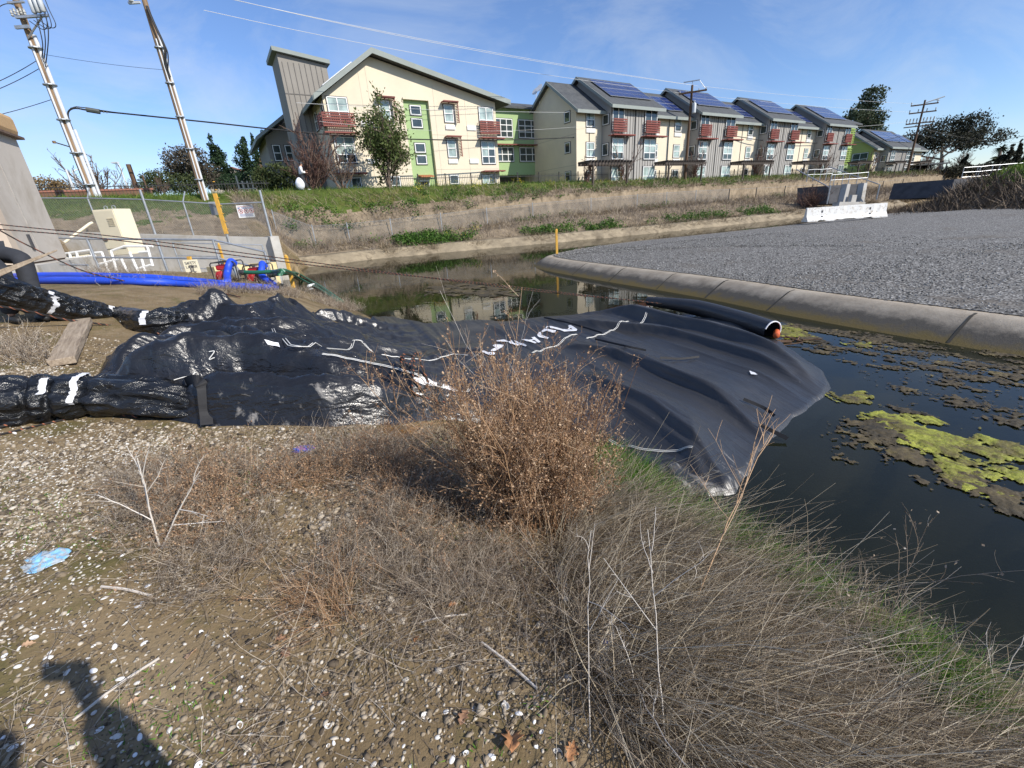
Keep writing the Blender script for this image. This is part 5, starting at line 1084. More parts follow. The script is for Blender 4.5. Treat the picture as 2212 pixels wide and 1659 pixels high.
# relief of the bank part: a fabric sheet is pulled together at its two tied ends and left to settle, then read as heights
def gathered_cloth(nx=124, ny=98, lx=5.2, ly=5.6, last=76):
    r_ = np.random.default_rng(5); X, Y = np.meshgrid(np.linspace(0, lx, nx), np.linspace(-ly / 2, ly / 2, ny), indexing='ij'); Zc = .02 + .03 * r_.uniform(size=X.shape)
    ids_ = np.arange(nx * ny).reshape(nx, ny); F = np.stack([ids_[:-1, :-1], ids_[1:, :-1], ids_[1:, 1:], ids_[:-1, 1:]], -1).reshape(-1, 4)
    me = bpy.data.meshes.new('gather'); me.from_pydata(np.stack([X, Y, Zc], -1).reshape(-1, 3).tolist(), [], F.tolist()); o = bpy.data.objects.new('gather', me); COL.objects.link(o)
    edge = np.zeros(X.shape, bool); edge[[0, -1]] = True; edge[:, [0, -1]] = True
    vg = o.vertex_groups.new(name='pin'); vg.add(ids_[edge].tolist(), 1, 'REPLACE'); o.shape_key_add(name='Basis'); key = o.shape_key_add(name='gathered')
    f = .60 + .25 * np.minimum(1, X / lx * 1.2); Yg = Y * f; c = np.where(Y > 0, 1.1, -1.1); Yg[0] = ((c + (Y - c) * .45) * .8)[0]; key.data.foreach_set('co', np.stack([X * .92, Yg, np.full(X.shape, .03)], -1).astype(np.float32).ravel())
    f0 = SC.frame_current; key.value = 0; key.keyframe_insert('value', frame=1); key.value = 1; key.keyframe_insert('value', frame=int(last * .74))
    m_ = o.modifiers.new('settle', 'CLOTH'); q = m_.settings; q.quality = 5; q.mass = .15; q.tension_stiffness = 25; q.compression_stiffness = 25; q.shear_stiffness = 8; q.bending_stiffness = .35; q.air_damping = 2; q.vertex_group_mass = 'pin'; q.pin_stiffness = 1
    m_.collision_settings.distance_min = .008; m_.collision_settings.use_self_collision = False; m_.point_cache.frame_end = last
    pm = bpy.data.meshes.new('rest'); pm.from_pydata([(-9, -9, 0), (15, -9, 0), (15, 9, 0), (-9, 9, 0)], [], [(0, 1, 2, 3)]); pl = bpy.data.objects.new('rest', pm); COL.objects.link(pl); pl.modifiers.new('rest', 'COLLISION'); pl.collision.thickness_outer = .01; pl.collision.cloth_friction = 8
    for k in range(1, last + 1): SC.frame_set(k)
    ev = o.evaluated_get(bpy.context.evaluated_depsgraph_get()); co = np.zeros(nx * ny * 3, np.float32); ev.data.vertices.foreach_get('co', co); co = co.reshape(nx, ny, 3)
    bpy.data.objects.remove(o); bpy.data.objects.remove(pl); bpy.data.meshes.remove(me); bpy.data.meshes.remove(pm); SC.frame_set(f0)
    for act in list(bpy.data.actions): bpy.data.actions.remove(act)
    k = 5; xi = np.linspace(0, nx - 1.001, (nx - 1) * k); yi = np.linspace(0, ny - 1.001, (ny - 1) * k); i = xi.astype(int); j = yi.astype(int); fx = (xi - i)[:, None, None]; fy = (yi - j)[None, :, None]
    D = co[np.ix_(i, j)] * (1 - fx) * (1 - fy) + co[np.ix_(i + 1, j)] * fx * (1 - fy) + co[np.ix_(i, j + 1)] * (1 - fx) * fy + co[np.ix_(i + 1, j + 1)] * fx * fy; D = D.reshape(-1, 3)
    H = np.full((117, 100), -1.); i = ((D[:, 0] - .05) / .04).astype(int); j = ((D[:, 1] + 2) / .04).astype(int); g_ = (i >= 0) & (i < 117) & (j >= 0) & (j < 100) & (D[:, 0] > .05) & (D[:, 1] > -2); np.maximum.at(H, (i[g_], j[g_]), D[g_, 2])
    for _ in range(12):
        e = H < 0; P = np.pad(H, 1, constant_values=-1); nb = np.max([P[:-2, 1:-1], P[2:, 1:-1], P[1:-1, :-2], P[1:-1, 2:]], 0); H[e] = nb[e]
    return np.maximum(H, .0)
CL = gathered_cloth()
def bil(A, i, j):
    i = np.clip(i, 0, A.shape[0] - 1.001); j = np.clip(j, 0, A.shape[1] - 1.001); a, b_ = i.astype(int), j.astype(int); f, g_ = i - a, j - b_
    f, g_ = f * f * (3 - 2 * f) * .5 + f * .5, g_ * g_ * (3 - 2 * g_) * .5 + g_ * .5
    return A[a, b_] * (1 - f) * (1 - g_) + A[a + 1, b_] * f * (1 - g_) + A[a, b_ + 1] * (1 - f) * g_ + A[a + 1, b_ + 1] * f * g_
cm = (T1 + T2) / 2; cyv = nrm(T2 - T1); cxv = np.array([cyv[1], -cyv[0]]); xl = (GX - cm[0]) * cxv[0] + (GY - cm[1]) * cxv[1]; yl = (GX - cm[0]) * cyv[0] + (GY - cm[1]) * cyv[1]
hc = bil(CL, (xl + .15) / .04, (yl / 1.42 + 2.0) / .04)
fade = sstep(-xl, -5.2, -2.6)
H_ = H_ + bank * (1.25 * (hc - .055) * (.4 + .6 * fade) + .10 * crump * pile * fade)
# water side: long folds running down the channel
over = sstep(Dw, 0, .55)
H_ = H_ + wat_m * (.07 * over)
fd = nrm(atz(1800, 815, -.5)[:2] - atz(1260, 655, -.5)[:2]); fn = np.array([-fd[1], fd[0]])
a_l = GX * fd[0] + GY * fd[1]; a_n = GX * fn[0] + GY * fn[1]; a_n2 = a_n + .12 * fbm(a_l * .9, a_n * .9, 3, 91)
far_amt = sstep(a_l, -6.5, -2.5)
H_ = H_ + sstep(De, .03, .35) * sstep(sS, 1.2, 2.6) * (.042 * (ridged(a_l * .28, a_n2 * 3.0, 92) - .5) + .026 * (ridged(a_l * .45, a_n2 * 7.5, 93) - .5) + .05 * (fbm(a_l * .35, a_n2 * 1.5, 3, 94) - .5) + .010 * (ridged(a_l * 1.0, a_n2 * 17, 95) - .5))
zf = -.42
H_ = H_ + ridge([(1235, 660), (1330, 664), (1430, 690), (1560, 722), (1700, 762), (1790, 806)], .22, .10, .34, z=zf)
H_ = H_ + ridge([(1340, 647), (1440, 652), (1540, 668), (1640, 694)], .20, .16, .16, z=zf)
H_ = H_ + ridge([(1180, 690), (1330, 706), (1450, 722), (1640, 772), (1790, 826)], .13, .06, .36, z=zf - .05)
H_ = H_ + ridge([(1215, 745), (1340, 770), (1500, 830), (1610, 885), (1700, 942)], .12, .045, .34, z=zf - .08)
H_ = H_ + ridge([(1260, 806), (1320, 842), (1410, 884), (1515, 960), (1575, 1022), (1610, 1062)], .13, .05, .30, z=zf - .1)
H_ = H_ + ridge([(1330, 862), (1420, 912), (1480, 958), (1540, 1030)], .09, .05, .16, z=zf - .1)
H_ = H_ + ridge([(1290, 952), (1390, 972), (1490, 968)], .12, .05, .12, z=zf)
H_ = H_ + ridge([(1300, 985), (1400, 1010), (1500, 1062), (1540, 1078)], .11, .08, .08, z=zf - .1)
H_ = H_ + ridge([(1440, 985), (1470, 1030), (1500, 1070)], .08, .03, .1, z=zf - .1)
flat_ = 1 - wat_m * (1 - (.22 + .78 * sstep(Dw, .0, 1.05)))
Zd = base + H_ * sstep(De, -.01, .14) * flat_ - .085 * wat_m * (1 - sstep(Dw, .05, 1.1)) + .01
low = np.where(Dw <= De + .02, WZ - .10, np.maximum(h0, WZ - .05) - .02)
Zd = low + (Zd - low) * sstep(De, -.02, .08 + .14 * wat_m * sstep(Dw, .5, 0))
ok = De > -.005
def DZv(x, y):
    x = np.asarray(x, float); y = np.asarray(y, float)
    i = np.clip((x - x0) / GS, 0, GX.shape[0] - 2); j = np.clip((y - y0) / GS, 0, GX.shape[1] - 2); a = i.astype(int); b_ = j.astype(int)
    f, g_ = i - a, j - b_
    z = Zd[a, b_] * (1 - f) * (1 - g_) + Zd[a + 1, b_] * f * (1 - g_) + Zd[a, b_ + 1] * (1 - f) * g_ + Zd[a + 1, b_ + 1] * f * g_
    return np.where((x > x0) & (y > y0) & (x < x1 - GS) & (y < y1 - GS) & ok[a, b_], z, -9.)
def DZ(x, y): return float(DZv(x, y))
_TS = np.concatenate([np.arange(1.2, 7, .012), np.arange(7, 20, .04)])
def DP(u, v, lift=.012):
    """point of the dam (or ground) seen along a line of sight, lifted a little off it"""
    p = EYE[None] + _TS[:, None] * ray(u, v); h = np.maximum(np.maximum(DZv(p[:, 0], p[:, 1]), gz(p[:, 0], p[:, 1])), WZ)
    i = int(np.argmax(p[:, 2] < h)); q = p[i].copy(); q[2] = h[i] + lift; return q
dam = thing('water_dam', 'huge black plastic sheet dam spread from the bank into the water with rolled bundles', 'plastic dam', (0., 5.2, -.3))
m_tarp, nt, b, _ = new_mat('black_woven_plastic'); v = pos(nt)
b.inputs['Specular IOR Level'].default_value = .65
du = ramp(nt, noise(nt, v, 1.1, 8, .72, .8), [(.54, (0, 0, 0)), (.78, (.30, .30, .30))]); fineg = ramp(nt, noise(nt, v, 60, 3, .7), [(.35, (.35, .35, .35)), (.7, (1, 1, 1))]); du = mixc(nt, 1.0, du, fineg, 'MULTIPLY')
sx1 = N(nt, 'VectorMath', operation='DOT_PRODUCT'); nt.links.new(v, sx1.inputs[0]); sx1.inputs[1].default_value = tuple(E1)
mr1 = N(nt, 'MapRange'); nt.links.new(sx1.outputs['Value'], mr1.inputs[0]); mr1.inputs[1].default_value = .5; mr1.inputs[2].default_value = 3.4
film = mixc(nt, mr1.outputs[0], (.0125, .013, .0155), (.027, .0275, .030))
yv = N(nt, 'SeparateXYZ'); nt.links.new(v, yv.inputs[0]); pa = N(nt, 'MapRange'); nt.links.new(yv.outputs[1], pa.inputs[0]); pa.inputs[1].default_value = 2.6; pa.inputs[2].default_value = 3.6; pa.inputs[3].default_value = .26; pa.inputs[4].default_value = 0
mudn = N(nt, 'Math', operation='ADD'); nt.links.new(noise(nt, pos(nt, (2.2, 6, 6), (0, 0, .9)), 1.3, 7, .7, .6), mudn.inputs[0]); nt.links.new(pa.outputs[0], mudn.inputs[1]); mudm = ramp(nt, mudn.outputs[0], [(.66, (0, 0, 0)), (.78, (.8, .8, .8))])
film = mixc(nt, du, film, (.15, .14, .125)); nt.links.new(mixc(nt, mudm, film, (.34, .32, .29)), b.inputs['Base Color'])
sxx = N(nt, 'VectorMath', operation='DOT_PRODUCT'); nt.links.new(v, sxx.inputs[0]); sxx.inputs[1].default_value = tuple(E1)
mrr = N(nt, 'MapRange'); nt.links.new(sxx.outputs['Value'], mrr.inputs[0]); mrr.inputs[1].default_value = 1.0; mrr.inputs[2].default_value = 3.6; mrr.inputs[3].default_value = 0; mrr.inputs[4].default_value = .14
rsum = N(nt, 'Math', operation='ADD'); nt.links.new(mrr.outputs[0], rsum.inputs[1])
nt.links.new(ramp(nt, noise(nt, v, 1.7, 5, .6), [(.35, (.20, .20, .20)), (.65, (.36, .36, .36))]), rsum.inputs[0]); nt.links.new(rsum.outputs[0], b.inputs['Roughness'])
mp_ = pos(nt, (70, 260, 120), (0, 0, math.radians(25))); wv = noise(nt, mp_, 1.0, 2, .5)
cr = N(nt, 'TexVoronoi', feature='DISTANCE_TO_EDGE'); cr.inputs['Scale'].default_value = 5.5; dv = mixc(nt, .12, v, N(nt, 'TexNoise', i_Scale=2.0).outputs[1]); nt.links.new(dv, cr.inputs['Vector'])
ad = N(nt, 'Math', operation='MULTIPLY_ADD'); nt.links.new(wv, ad.inputs[0]); ad.inputs[1].default_value = .10
ns_ = noise(nt, pos(nt, (5, 9, 9), (0, 0, .5)), 1.0, 5, .62, .5); nt.links.new(ns_, ad.inputs[2])
hh = ad.outputs[0]
for sc_v, rot_v, wt in (((1.6, 7.0, 6.), .12, 1.9), ((3.2, 17., 14.), -.2, .9), ((9., 30., 24.), .5, .35)):
    nz = noise(nt, pos(nt, sc_v, (0, 0, rot_v)), 1.0, 2, .45, .6); sb = N(nt, 'Math', operation='SUBTRACT'); nt.links.new(nz, sb.inputs[0]); sb.inputs[1].default_value = .5
    ab = N(nt, 'Math', operation='ABSOLUTE'); nt.links.new(sb.outputs[0], ab.inputs[0]); a2 = N(nt, 'Math', operation='MULTIPLY_ADD'); nt.links.new(ab.outputs[0], a2.inputs[0]); a2.inputs[1].default_value = -wt * 1.5; nt.links.new(hh, a2.inputs[2]); hh = a2.outputs[0]
fdang = math.atan2(fd[1], fd[0]); nz = noise(nt, pos(nt, (.9, 20, 8), (0, 0, -fdang)), 1.0, 3, .6, .3); nz2 = noise(nt, pos(nt, (60, 200, 60), (0, 0, -fdang)), 1.0, 1, .5)
a3 = N(nt, 'Math', operation='MULTIPLY_ADD'); nt.links.new(nz2, a3.inputs[0]); a3.inputs[1].default_value = .08; nt.links.new(nz, a3.inputs[2])
mrw = N(nt, 'MapRange'); nt.links.new(sxx.outputs['Value'], mrw.inputs[0]); mrw.inputs[1].default_value = .8; mrw.inputs[2].default_value = 2.6; mrw.inputs[3].default_value = 0; mrw.inputs[4].default_value = 1
mixh = N(nt, 'Mix'); nt.links.new(mrw.outputs[0], mixh.inputs[0]); nt.links.new(hh, mixh.inputs[2]); nt.links.new(a3.outputs[0], mixh.inputs[3]); hh = mixh.outputs[0]
mrb = N(nt, 'MapRange'); nt.links.new(sxx.outputs['Value'], mrb.inputs[0]); mrb.inputs[1].default_value = .8; mrb.inputs[2].default_value = 3.0; mrb.inputs[3].default_value = .34; mrb.inputs[4].default_value = .32
bn = bump(nt, b, hh, .8, .035); nt.links.new(mrb.outputs[0], bn.inputs['Strength'])
ids = -np.ones(GX.shape, int); cell = ok[:-1, :-1] & ok[1:, :-1] & ok[1:, 1:] & ok[:-1, 1:]
used = np.zeros(GX.shape, bool); used[:-1, :-1] |= cell; used[1:, :-1] |= cell; used[1:, 1:] |= cell; used[:-1, 1:] |= cell
ids[used] = np.arange(used.sum()); V = np.stack([GX[used], GY[used], Zd[used]], -1)
F = np.stack([ids[:-1, :-1][cell], ids[1:, :-1][cell], ids[1:, 1:][cell], ids[:-1, 1:][cell]], -1)
npmesh('sheet', V, F, [m_tarp], dam, smooth=True)
def bundle(name, path, rad, pinch, mt, n=56, per=20, wr=.16, seed=0, flat=1.0):
    P = np.array(curve_pts(path, per)); k = len(P); T = nrm(np.gradient(P, axis=0)); L = np.concatenate([[0], np.cumsum(np.linalg.norm(np.diff(P, axis=0), axis=1))])
    R_ = np.interp(np.linspace(0, 1, k), np.linspace(0, 1, len(rad)), rad); side = nrm(np.cross(T, [0, 0, 1.])); up_ = np.cross(side, T)
    V = np.zeros((k, n, 3)); an = np.linspace(0, 2 * math.pi, n, endpoint=False)
    for j, a in enumerate(an):
        r = R_ * (1 + wr * 1.1 * (ridged(np.full(k, j / n * 11.) + L * 1.1, L * .8, 200 + seed) - .55) + wr * .7 * (ridged(np.full(k, j / n * 23.) - L * 2, L * 1.6 + 7, 210 + seed) - .5) + wr * .4 * (ridged(np.full(k, j / n * 37.) + L * 3, L * 4, 220 + seed) - .5))
        for pc in pinch: r = r * (1 - .15 * np.exp(-((np.arange(k) / (k - 1) - pc) / .022) ** 2))
        V[:, j] = P + (side * math.cos(a) + up_ * math.sin(a) * flat) * r[:, None]
    idx = np.arange(k * n).reshape(k, n); F = np.stack([idx[:-1], np.roll(idx, -1, 1)[:-1], np.roll(idx, -1, 1)[1:], idx[1:]], -1).reshape(-1, 4)
    o = npmesh(name, V.reshape(-1, 3), F, mt, dam, smooth=True); return P, R_, V
m_gloss, nt, b, _ = new_mat('black_glossy_film'); v = pos(nt); b.inputs['Base Color'].default_value = (.011, .012, .014, 1); b.inputs['Roughness'].default_value = .22; b.inputs['Specular IOR Level'].default_value = .7
pv = pos(nt, (5, 13, 10), (0, 0, -.55)); vv = N(nt, 'TexVoronoi', feature='F1'); vv.inputs['Scale'].default_value = 1.0; nt.links.new(pv, vv.inputs['Vector'])
a2 = N(nt, 'Math', operation='MULTIPLY_ADD'); nt.links.new(vv.outputs['Distance'], a2.inputs[0]); a2.inputs[1].default_value = 1.2; nt.links.new(noise(nt, pos(nt, (6, 14, 14), (0, 0, -.5)), 1.0, 5, .65, .8), a2.inputs[2]); bump(nt, b, a2.outputs[0], .8, .04)
m_tape = plain('white_tape', (.80, .80, .82), .45, .04, 6)
def onground(uvs, r, dz=0.0):
    out = []
    for k, (u, v) in enumerate(uvs):
        q = GP(u, v); q[2] += (r[k] if isinstance(r, list) else r) * .93 + (dz[k] if isinstance(dz, list) else dz); out.append(q)
    return out
ub = [P3(*q) for q in [(-120, 572, 4.7), (-35, 612, 4.95), (50, 640, 5.3), (120, 660, 5.7), (190, 676, 6.1), (260, 689, 6.5)]] + onground([(330, 716), (395, 706)], .14)
lb_ = onground([(-120, 918), (-20, 918), (60, 914), (120, 908), (215, 902), (330, 905), (430, 905)], [.17, .17, .17, .17, .16, .14, .06])
for q in lb_: q[1] += .09
Pu, Ru, Vu = bundle('upper_bundle', ub, [.155, .16, .155, .155, .155, .155, .15, .15], [.37, .66, .87], m_gloss, seed=0, wr=.3)
Pl, Rl, Vl = bundle('lower_bundle', lb_, [.18, .18, .175, .17, .16, .17, .10], [.34, .50, .63], m_gloss, seed=40, wr=.3)
def band(P, V, k0, wd, a0, a1, mt, name='white_band', lift=1.04):
    i = int(k0 * (len(P) - 1)); n = V.shape[1]; rows_ = []
    j0, j1 = int(a0 * n), int(a1 * n)
    Vv = []; F = []
    for ii in (i, i + 1):
        c = P[ii]; 
        for j in range(j0, j1 + 1): Vv.append(c + (V[ii, j % n] - c) * lift + np.array([0, 0, .002]))
    # widen to the wanted width along the path
    d = nrm(P[i + 1] - P[i]); m_ = j1 - j0 + 1; mid = [(Vv[j] + Vv[m_ + j]) / 2 for j in range(m_)]
    jt = [wd * (.5 + .04 * rng.normal()) for _ in range(m_)]
    Vv = [p - d * w_ for p, w_ in zip(mid, jt)] + [p + d * w_ for p, w_ in zip(mid, jt)]
    F = [(j, j + 1, m_ + j + 1, m_ + j) for j in range(m_ - 1)]
    mb = MB(); mb.add(Vv, F); mb.build(name, [mt], dam, smooth=True)
band(Pu, Vu, .37, .11, 0, 1, m_tape); band(Pu, Vu, .655, .10, .0, .55, m_tape); band(Pu, Vu, .87, .09, .0, .55, m_tape)
band(Pl, Vl, .60, .045, .0, .5, m_tape); band(Pl, Vl, .47, .045, .08, .24, m_tape)
m_cord = plain('white_cord', (.80, .79, .74), .7, .06, 20)
def dcord(uvs, gap=.026, r=.0038):
    P = [DP(u, v, .014) for u, v in uvs]; P = curve_pts(P, 6); Q = []
    for p in P:
        q = p.copy(); h = DZ(q[0], q[1]); q[2] = max(q[2] if h < -5 else h + .012, q[2] - .05); Q.append(q)
    P = np.array(Q); T = nrm(np.gradient(P, axis=0)); sd_ = nrm(np.cross(T, [0, 0, 1.]))
    for sg in (-1, 1):
        mb = MB(); mb.tube([a + b_ * sg * gap / 2 for a, b_ in zip(P, sd_)], r, 5); mb.build('seam_cord', [m_cord], dam, smooth=True)
dcord([(590, 712), (615, 737), (680, 746), (760, 753), (808, 763)]); dcord([(825, 768), (865, 774), (903, 777), (973, 768), (1010, 769)])
dcord([(697, 767), (760, 778), (823, 791), (900, 812), (964, 833), (1015, 842)]); dcord([(1150, 764), (1198, 751), (1228, 730), (1246, 724)]); dcord([(1267, 733), (1294, 724), (1318, 716), (1336, 706), (1357, 695)]); dcord([(1384, 700), (1396, 682), (1408, 664)])
dcord([(1315, 952), (1350, 966), (1390, 973), (1462, 977), (1495, 970)])
mb = MB()
for pl in ([(320, 690), (335, 700), (342, 712)], [(265, 680), (285, 676), (300, 690)], [(245, 672), (258, 682), (262, 700)], [(455, 770), (468, 774), (455, 786), (470, 792)], [(380, 832), (400, 826), (418, 822), (425, 812)], [(48, 845), (54, 870), (56, 888)]):
    P = [P3(u, v, 6.95 if v < 720 else 4.35) if u < 0 else DP(u, v, .03) for u, v in pl]
    mbx = MB(); mbx.tube(curve_pts(P, 5), .0045, 5); mbx.build('tie_string', [m_cord], dam, smooth=True)
def patch(mb, uvs, lift=.01, sub=5):
    """flat mark that follows the sheet: outline on the surface, finely divided"""
    C = np.mean(np.array(uvs, float), axis=0); n = len(uvs); V = [DP(*C, lift)]; ring = []
    pts = []
    for i in range(n):
        a, b_ = np.array(uvs[i], float), np.array(uvs[(i + 1) % n], float)
        for k in range(3): pts.append(a + (b_ - a) * k / 3)
    m_ = len(pts); V = [DP(*C, lift)] + [DP(*(C + (p - C) * f), lift) for f in (.5, 1.0) for p in pts]
    F = [(0, 1 + j, 1 + (j + 1) % m_) for j in range(m_)] + [(1 + j, 1 + m_ + j, 1 + m_ + (j + 1) % m_, 1 + (j + 1) % m_) for j in range(m_)]
    mb.add(V, F)
LZ = lambda a, b_: (1023 + a * .2177, 685.7 + b_ * .2177)
glyphs = [[[(752, 92), (775, 94), (875, 125), (1000, 135), (1030, 132), (1020, 143), (900, 148), (860, 132), (762, 112)], [(935, 90), (970, 85), (1030, 130), (1002, 142), (965, 112), (930, 125), (948, 108)]],
          [[(715, 108), (730, 95), (742, 95), (742, 106), (720, 114)], [(672, 152), (700, 122), (728, 118), (818, 140), (806, 164), (725, 145), (700, 148), (683, 154)], [(633, 180), (645, 162), (665, 155), (672, 163), (660, 180), (750, 207), (735, 222), (650, 203), (636, 192)]],
          [[(475, 230), (500, 226), (570, 232), (628, 258), (612, 266), (550, 250)], [(572, 206), (605, 198), (665, 250), (642, 263), (600, 230), (566, 236), (590, 222)]],
          [[(345, 250), (378, 238), (400, 262), (475, 280), (440, 290), (365, 268)], [(400, 238), (425, 246), (530, 288), (515, 298), (430, 262)]],
          [[(220, 240), (290, 227), (320, 230), (345, 252), (300, 247), (238, 250)]],
          [[(75, 340), (100, 335), (150, 355), (215, 350), (212, 380), (150, 378), (92, 356)], [(190, 287), (205, 275), (300, 282), (290, 300), (218, 338), (175, 345), (172, 332), (228, 305)]]]
for g_ in glyphs:
    mb = MB(); [patch(mb, [LZ(a, b_) for a, b_ in pl], .012) for pl in g_]; mb.build('letter', [m_tape], dam)
for pl in ([(890, 820), (915, 823), (948, 833), (944, 838), (900, 833)], [(960, 835), (985, 843), (982, 850), (958, 843)], [(573, 741), (603, 746), (606, 754), (580, 750)], [(1618, 804), (1628, 807), (1636, 812), (1622, 811)]):
    mb = MB(); patch(mb, pl, .016); mb.build('white_band', [m_tape], dam)
m_strap = plain('black_webbing', (.018, .018, .02), .75, .2, 30)
def strap(uvs, wd):
    P = np.array(curve_pts([DP(u, v, .035) for u, v in uvs], 5)); T = nrm(np.gradient(P, axis=0)); view = nrm(EYE - P); sd_ = nrm(np.cross(T, view)) * wd / 2; q = view * .006; mb = MB(); k = len(P); V = []
    for p, s_, n_ in zip(P, sd_, q): V += [p - s_, p + s_, p + s_ + n_, p - s_ + n_]
    F = [(i * 4 + j, i * 4 + (j + 1) % 4, (i + 1) * 4 + (j + 1) % 4, (i + 1) * 4 + j) for i in range(k - 1) for j in range(4)]; mb.add(V, F); mb.build('strap', [m_strap], dam)
strap([(412, 828), (432, 834), (442, 848), (446, 880), (449, 905), (450, 926)], .085); strap([(405, 838), (420, 832), (436, 836)], .10)
strap([(1175, 690), (1230, 703), (1300, 723)], .03); strap([(1285, 738), (1340, 750), (1395, 762)], .03); strap([(1425, 778), (1470, 780), (1510, 776)], .03); strap([(1605, 868), (1650, 888), (1672, 905)], .035)
strap([(1590, 960), (1640, 925), (1700, 955)][1:], .04)
# rolled end of the sheet lying in the water, pale rim and orange float
def wtube(path, rad, n=16):
    P = np.array(curve_pts(path, 6)); mb = MB(); k = len(P); mb.tube(P, 0, n, 0, list(np.interp(np.linspace(0, 1, k), np.linspace(0, 1, len(rad)), rad)), cap=False); return mb, P
mb, P = wtube([atz(1400, 650, -.5), atz(1500, 664, -.5), atz(1600, 692, -.54), atz(1668, 714, -.56)], [.1, .16, .17, .16]); mb.build('rolled_edge', [m_tarp], dam, smooth=True)
mb = MB(); c = P[-1]; d = nrm(P[-1] - P[-2]); sd_ = nrm(np.cross(d, [0, 0, 1.])); upv = np.cross(sd_, d); mb.tube([c + d * .01 + (sd_ * math.cos(a) + upv * math.sin(a)) * .16 for a in np.linspace(.3, 4.2, 20)], .012, 5); mb.build('pale_rim', [m_tape], dam, smooth=True)
mb = MB(); mb.lathe(c + d * .1 - np.array([0, 0, .03]), [(.02, -.14), (.05, -.12), (.05, .12), (.02, .14)], 12, 0, nrm(sd_ + d)); tag(mb.build('float', [plain('orange_float', (.62, .12, .03), .5, .1, 8)], smooth=True), 'orange float caught at the open end of the black roll', 'float')
# ---- ropes
m_rope, nt, b, _ = new_mat('black_orange_rope'); b.inputs['Roughness'].default_value = .85
wvn = N(nt, 'TexWave', wave_type='BANDS', bands_direction='DIAGONAL'); wvn.inputs['Scale'].default_value = 9; nt.links.new(pos(nt), wvn.inputs['Vector'])
nt.links.new(ramp(nt, wvn.outputs[0], [(.0, (.02, .018, .017)), (.90, (.03, .024, .022)), (.96, (.30, .10, .05)), (1, (.36, .13, .07))]), b.inputs['Base Color'])
def rope(lb, pts, r=.009, name='rope', grp=None):
    mb = MB(); mb.tube(curve_pts(pts, 10), r, 6); return tag(mb.build(name, [m_rope], smooth=True), lb, 'rope', grp)
rope('upper taut black rope crossing from the left edge to the far sheet corner', [P3(-30, 482, 8.2), P3(300, 517, 8.5), P3(760, 578, 9.0), P3(1150, 628, 9.5), DP(1440, 658, .03)], .010, grp='taut ropes over the water')
rope('lower taut black rope crossing from the left edge to the far sheet corner', [P3(-30, 493, 7.8), P3(220, 515, 8.0), P3(700, 576, 8.6), P3(1000, 607, 9.2), P3(1250, 636, 9.6), DP(1560, 676, .03), DP(1640, 700, .03)], .0105, grp='taut ropes over the water')
rope('slack rope drooping from the left edge to the ground above the black pile', [P3(-20, 489, 7.5), P3(0, 498, 7.5), P3(60, 530, 7.8), P3(180, 585, 8.2), P3(290, 612, 8.6), P3(380, 640, 8.8), GP(440, 648) + [0, 0, .03], GP(480, 638) + [0, 0, .03], GP(520, 645) + [0, 0, .03]], .012)
rope('orange flecked rope along the foot of the upper black bundle', [P3(-40, 655, 4.7), P3(60, 672, 5.1), P3(140, 690, 5.5), P3(230, 702, 5.9), P3(320, 718, 6.3), GP(345, 730) + [0, 0, .06]], .013)
rope('orange flecked rope along the foot of the lower black bundle', [GP(-60, 935) + [0, 0, .02], GP(0, 928) + [0, 0, .02], GP(90, 906) + [0, 0, .03], GP(190, 893) + [0, 0, .02], GP(300, 905) + [0, 0, .02]], .011)
rope('thin dark rope lying on the dirt below the lower bundle', [GP(-60, 952) + [0, 0, .012], GP(0, 942) + [0, 0, .012], GP(100, 918) + [0, 0, .012], GP(190, 898) + [0, 0, .012]], .007)
rope('coil of orange flecked rope resting on the near roll of the black sheet', [DP(872, 800, .03), DP(873, 792, .10), P3(882, 790, DP(882, 815)[1] * .97), DP(905, 797, .16), DP(915, 812, .07), DP(926, 838, .05), DP(917, 860, .04), DP(905, 842, .05), DP(880, 826, .08), DP(870, 806, .12), DP(878, 792, .12), DP(897, 795, .1), DP(896, 820, .08), DP(893, 855, .03), DP(910, 862, .03), DP(950, 872, .02), DP(965, 880, .02)], .010)
# ------------------------------------------------------------------ plants
def poly_world(uvs): return np.array([GP(u, v)[:2] for u, v in uvs])
def in_poly(x, y, P):
    r = np.zeros(len(x), bool)
    for i in range(len(P)):
        a, b = P[i], P[(i + 1) % len(P)]; r ^= ((a[1] > y) != (b[1] > y)) & (x < (b[0] - a[0]) * (y - a[1]) / (b[1] - a[1] + 1e-12) + a[0])
    return r
def scatter(P, n, dens=None):
    lo, hi = P.min(0), P.max(0); out = []; c = 0
    while c < n:
        q = rng.uniform(lo, hi, (n * 2, 2)); k = in_poly(q[:, 0], q[:, 1], P)
        if dens is not None: k &= rng.uniform(0, 1, len(q)) < dens(q[:, 0], q[:, 1])
        out.append(q[k]); c += k.sum()
    q = np.concatenate(out)[:n]; return np.column_stack([q, gz(q[:, 0], q[:, 1])])
def dirs(n, up, spread, lean=(0, 0, 0)):
    d = rng.normal(size=(n, 3)) * spread; d[:, 2] = np.abs(d[:, 2]) * .3; return nrm(d + np.array([0, 0, up]) + np.array(lean))
def not_dam(B): return DZv(B[:, 0], B[:, 1]) < -5
m_rust = islandmat('rust_brown_stems', [(0, (.16, .085, .045)), (.35, (.33, .19, .10)), (.7, (.47, .30, .17)), (1, (.60, .46, .32))], .9)
m_tanst = islandmat('tan_stems', [(0, (.12, .09, .065)), (.35, (.24, .185, .135)), (.7, (.38, .31, .235)), (1, (.62, .55, .45))], .9)
m_straw = islandmat('straw_blades', [(0, (.17, .13, .085)), (.4, (.36, .29, .20)), (.75, (.55, .47, .34)), (1, (.72, .65, .52))], .85, .15)
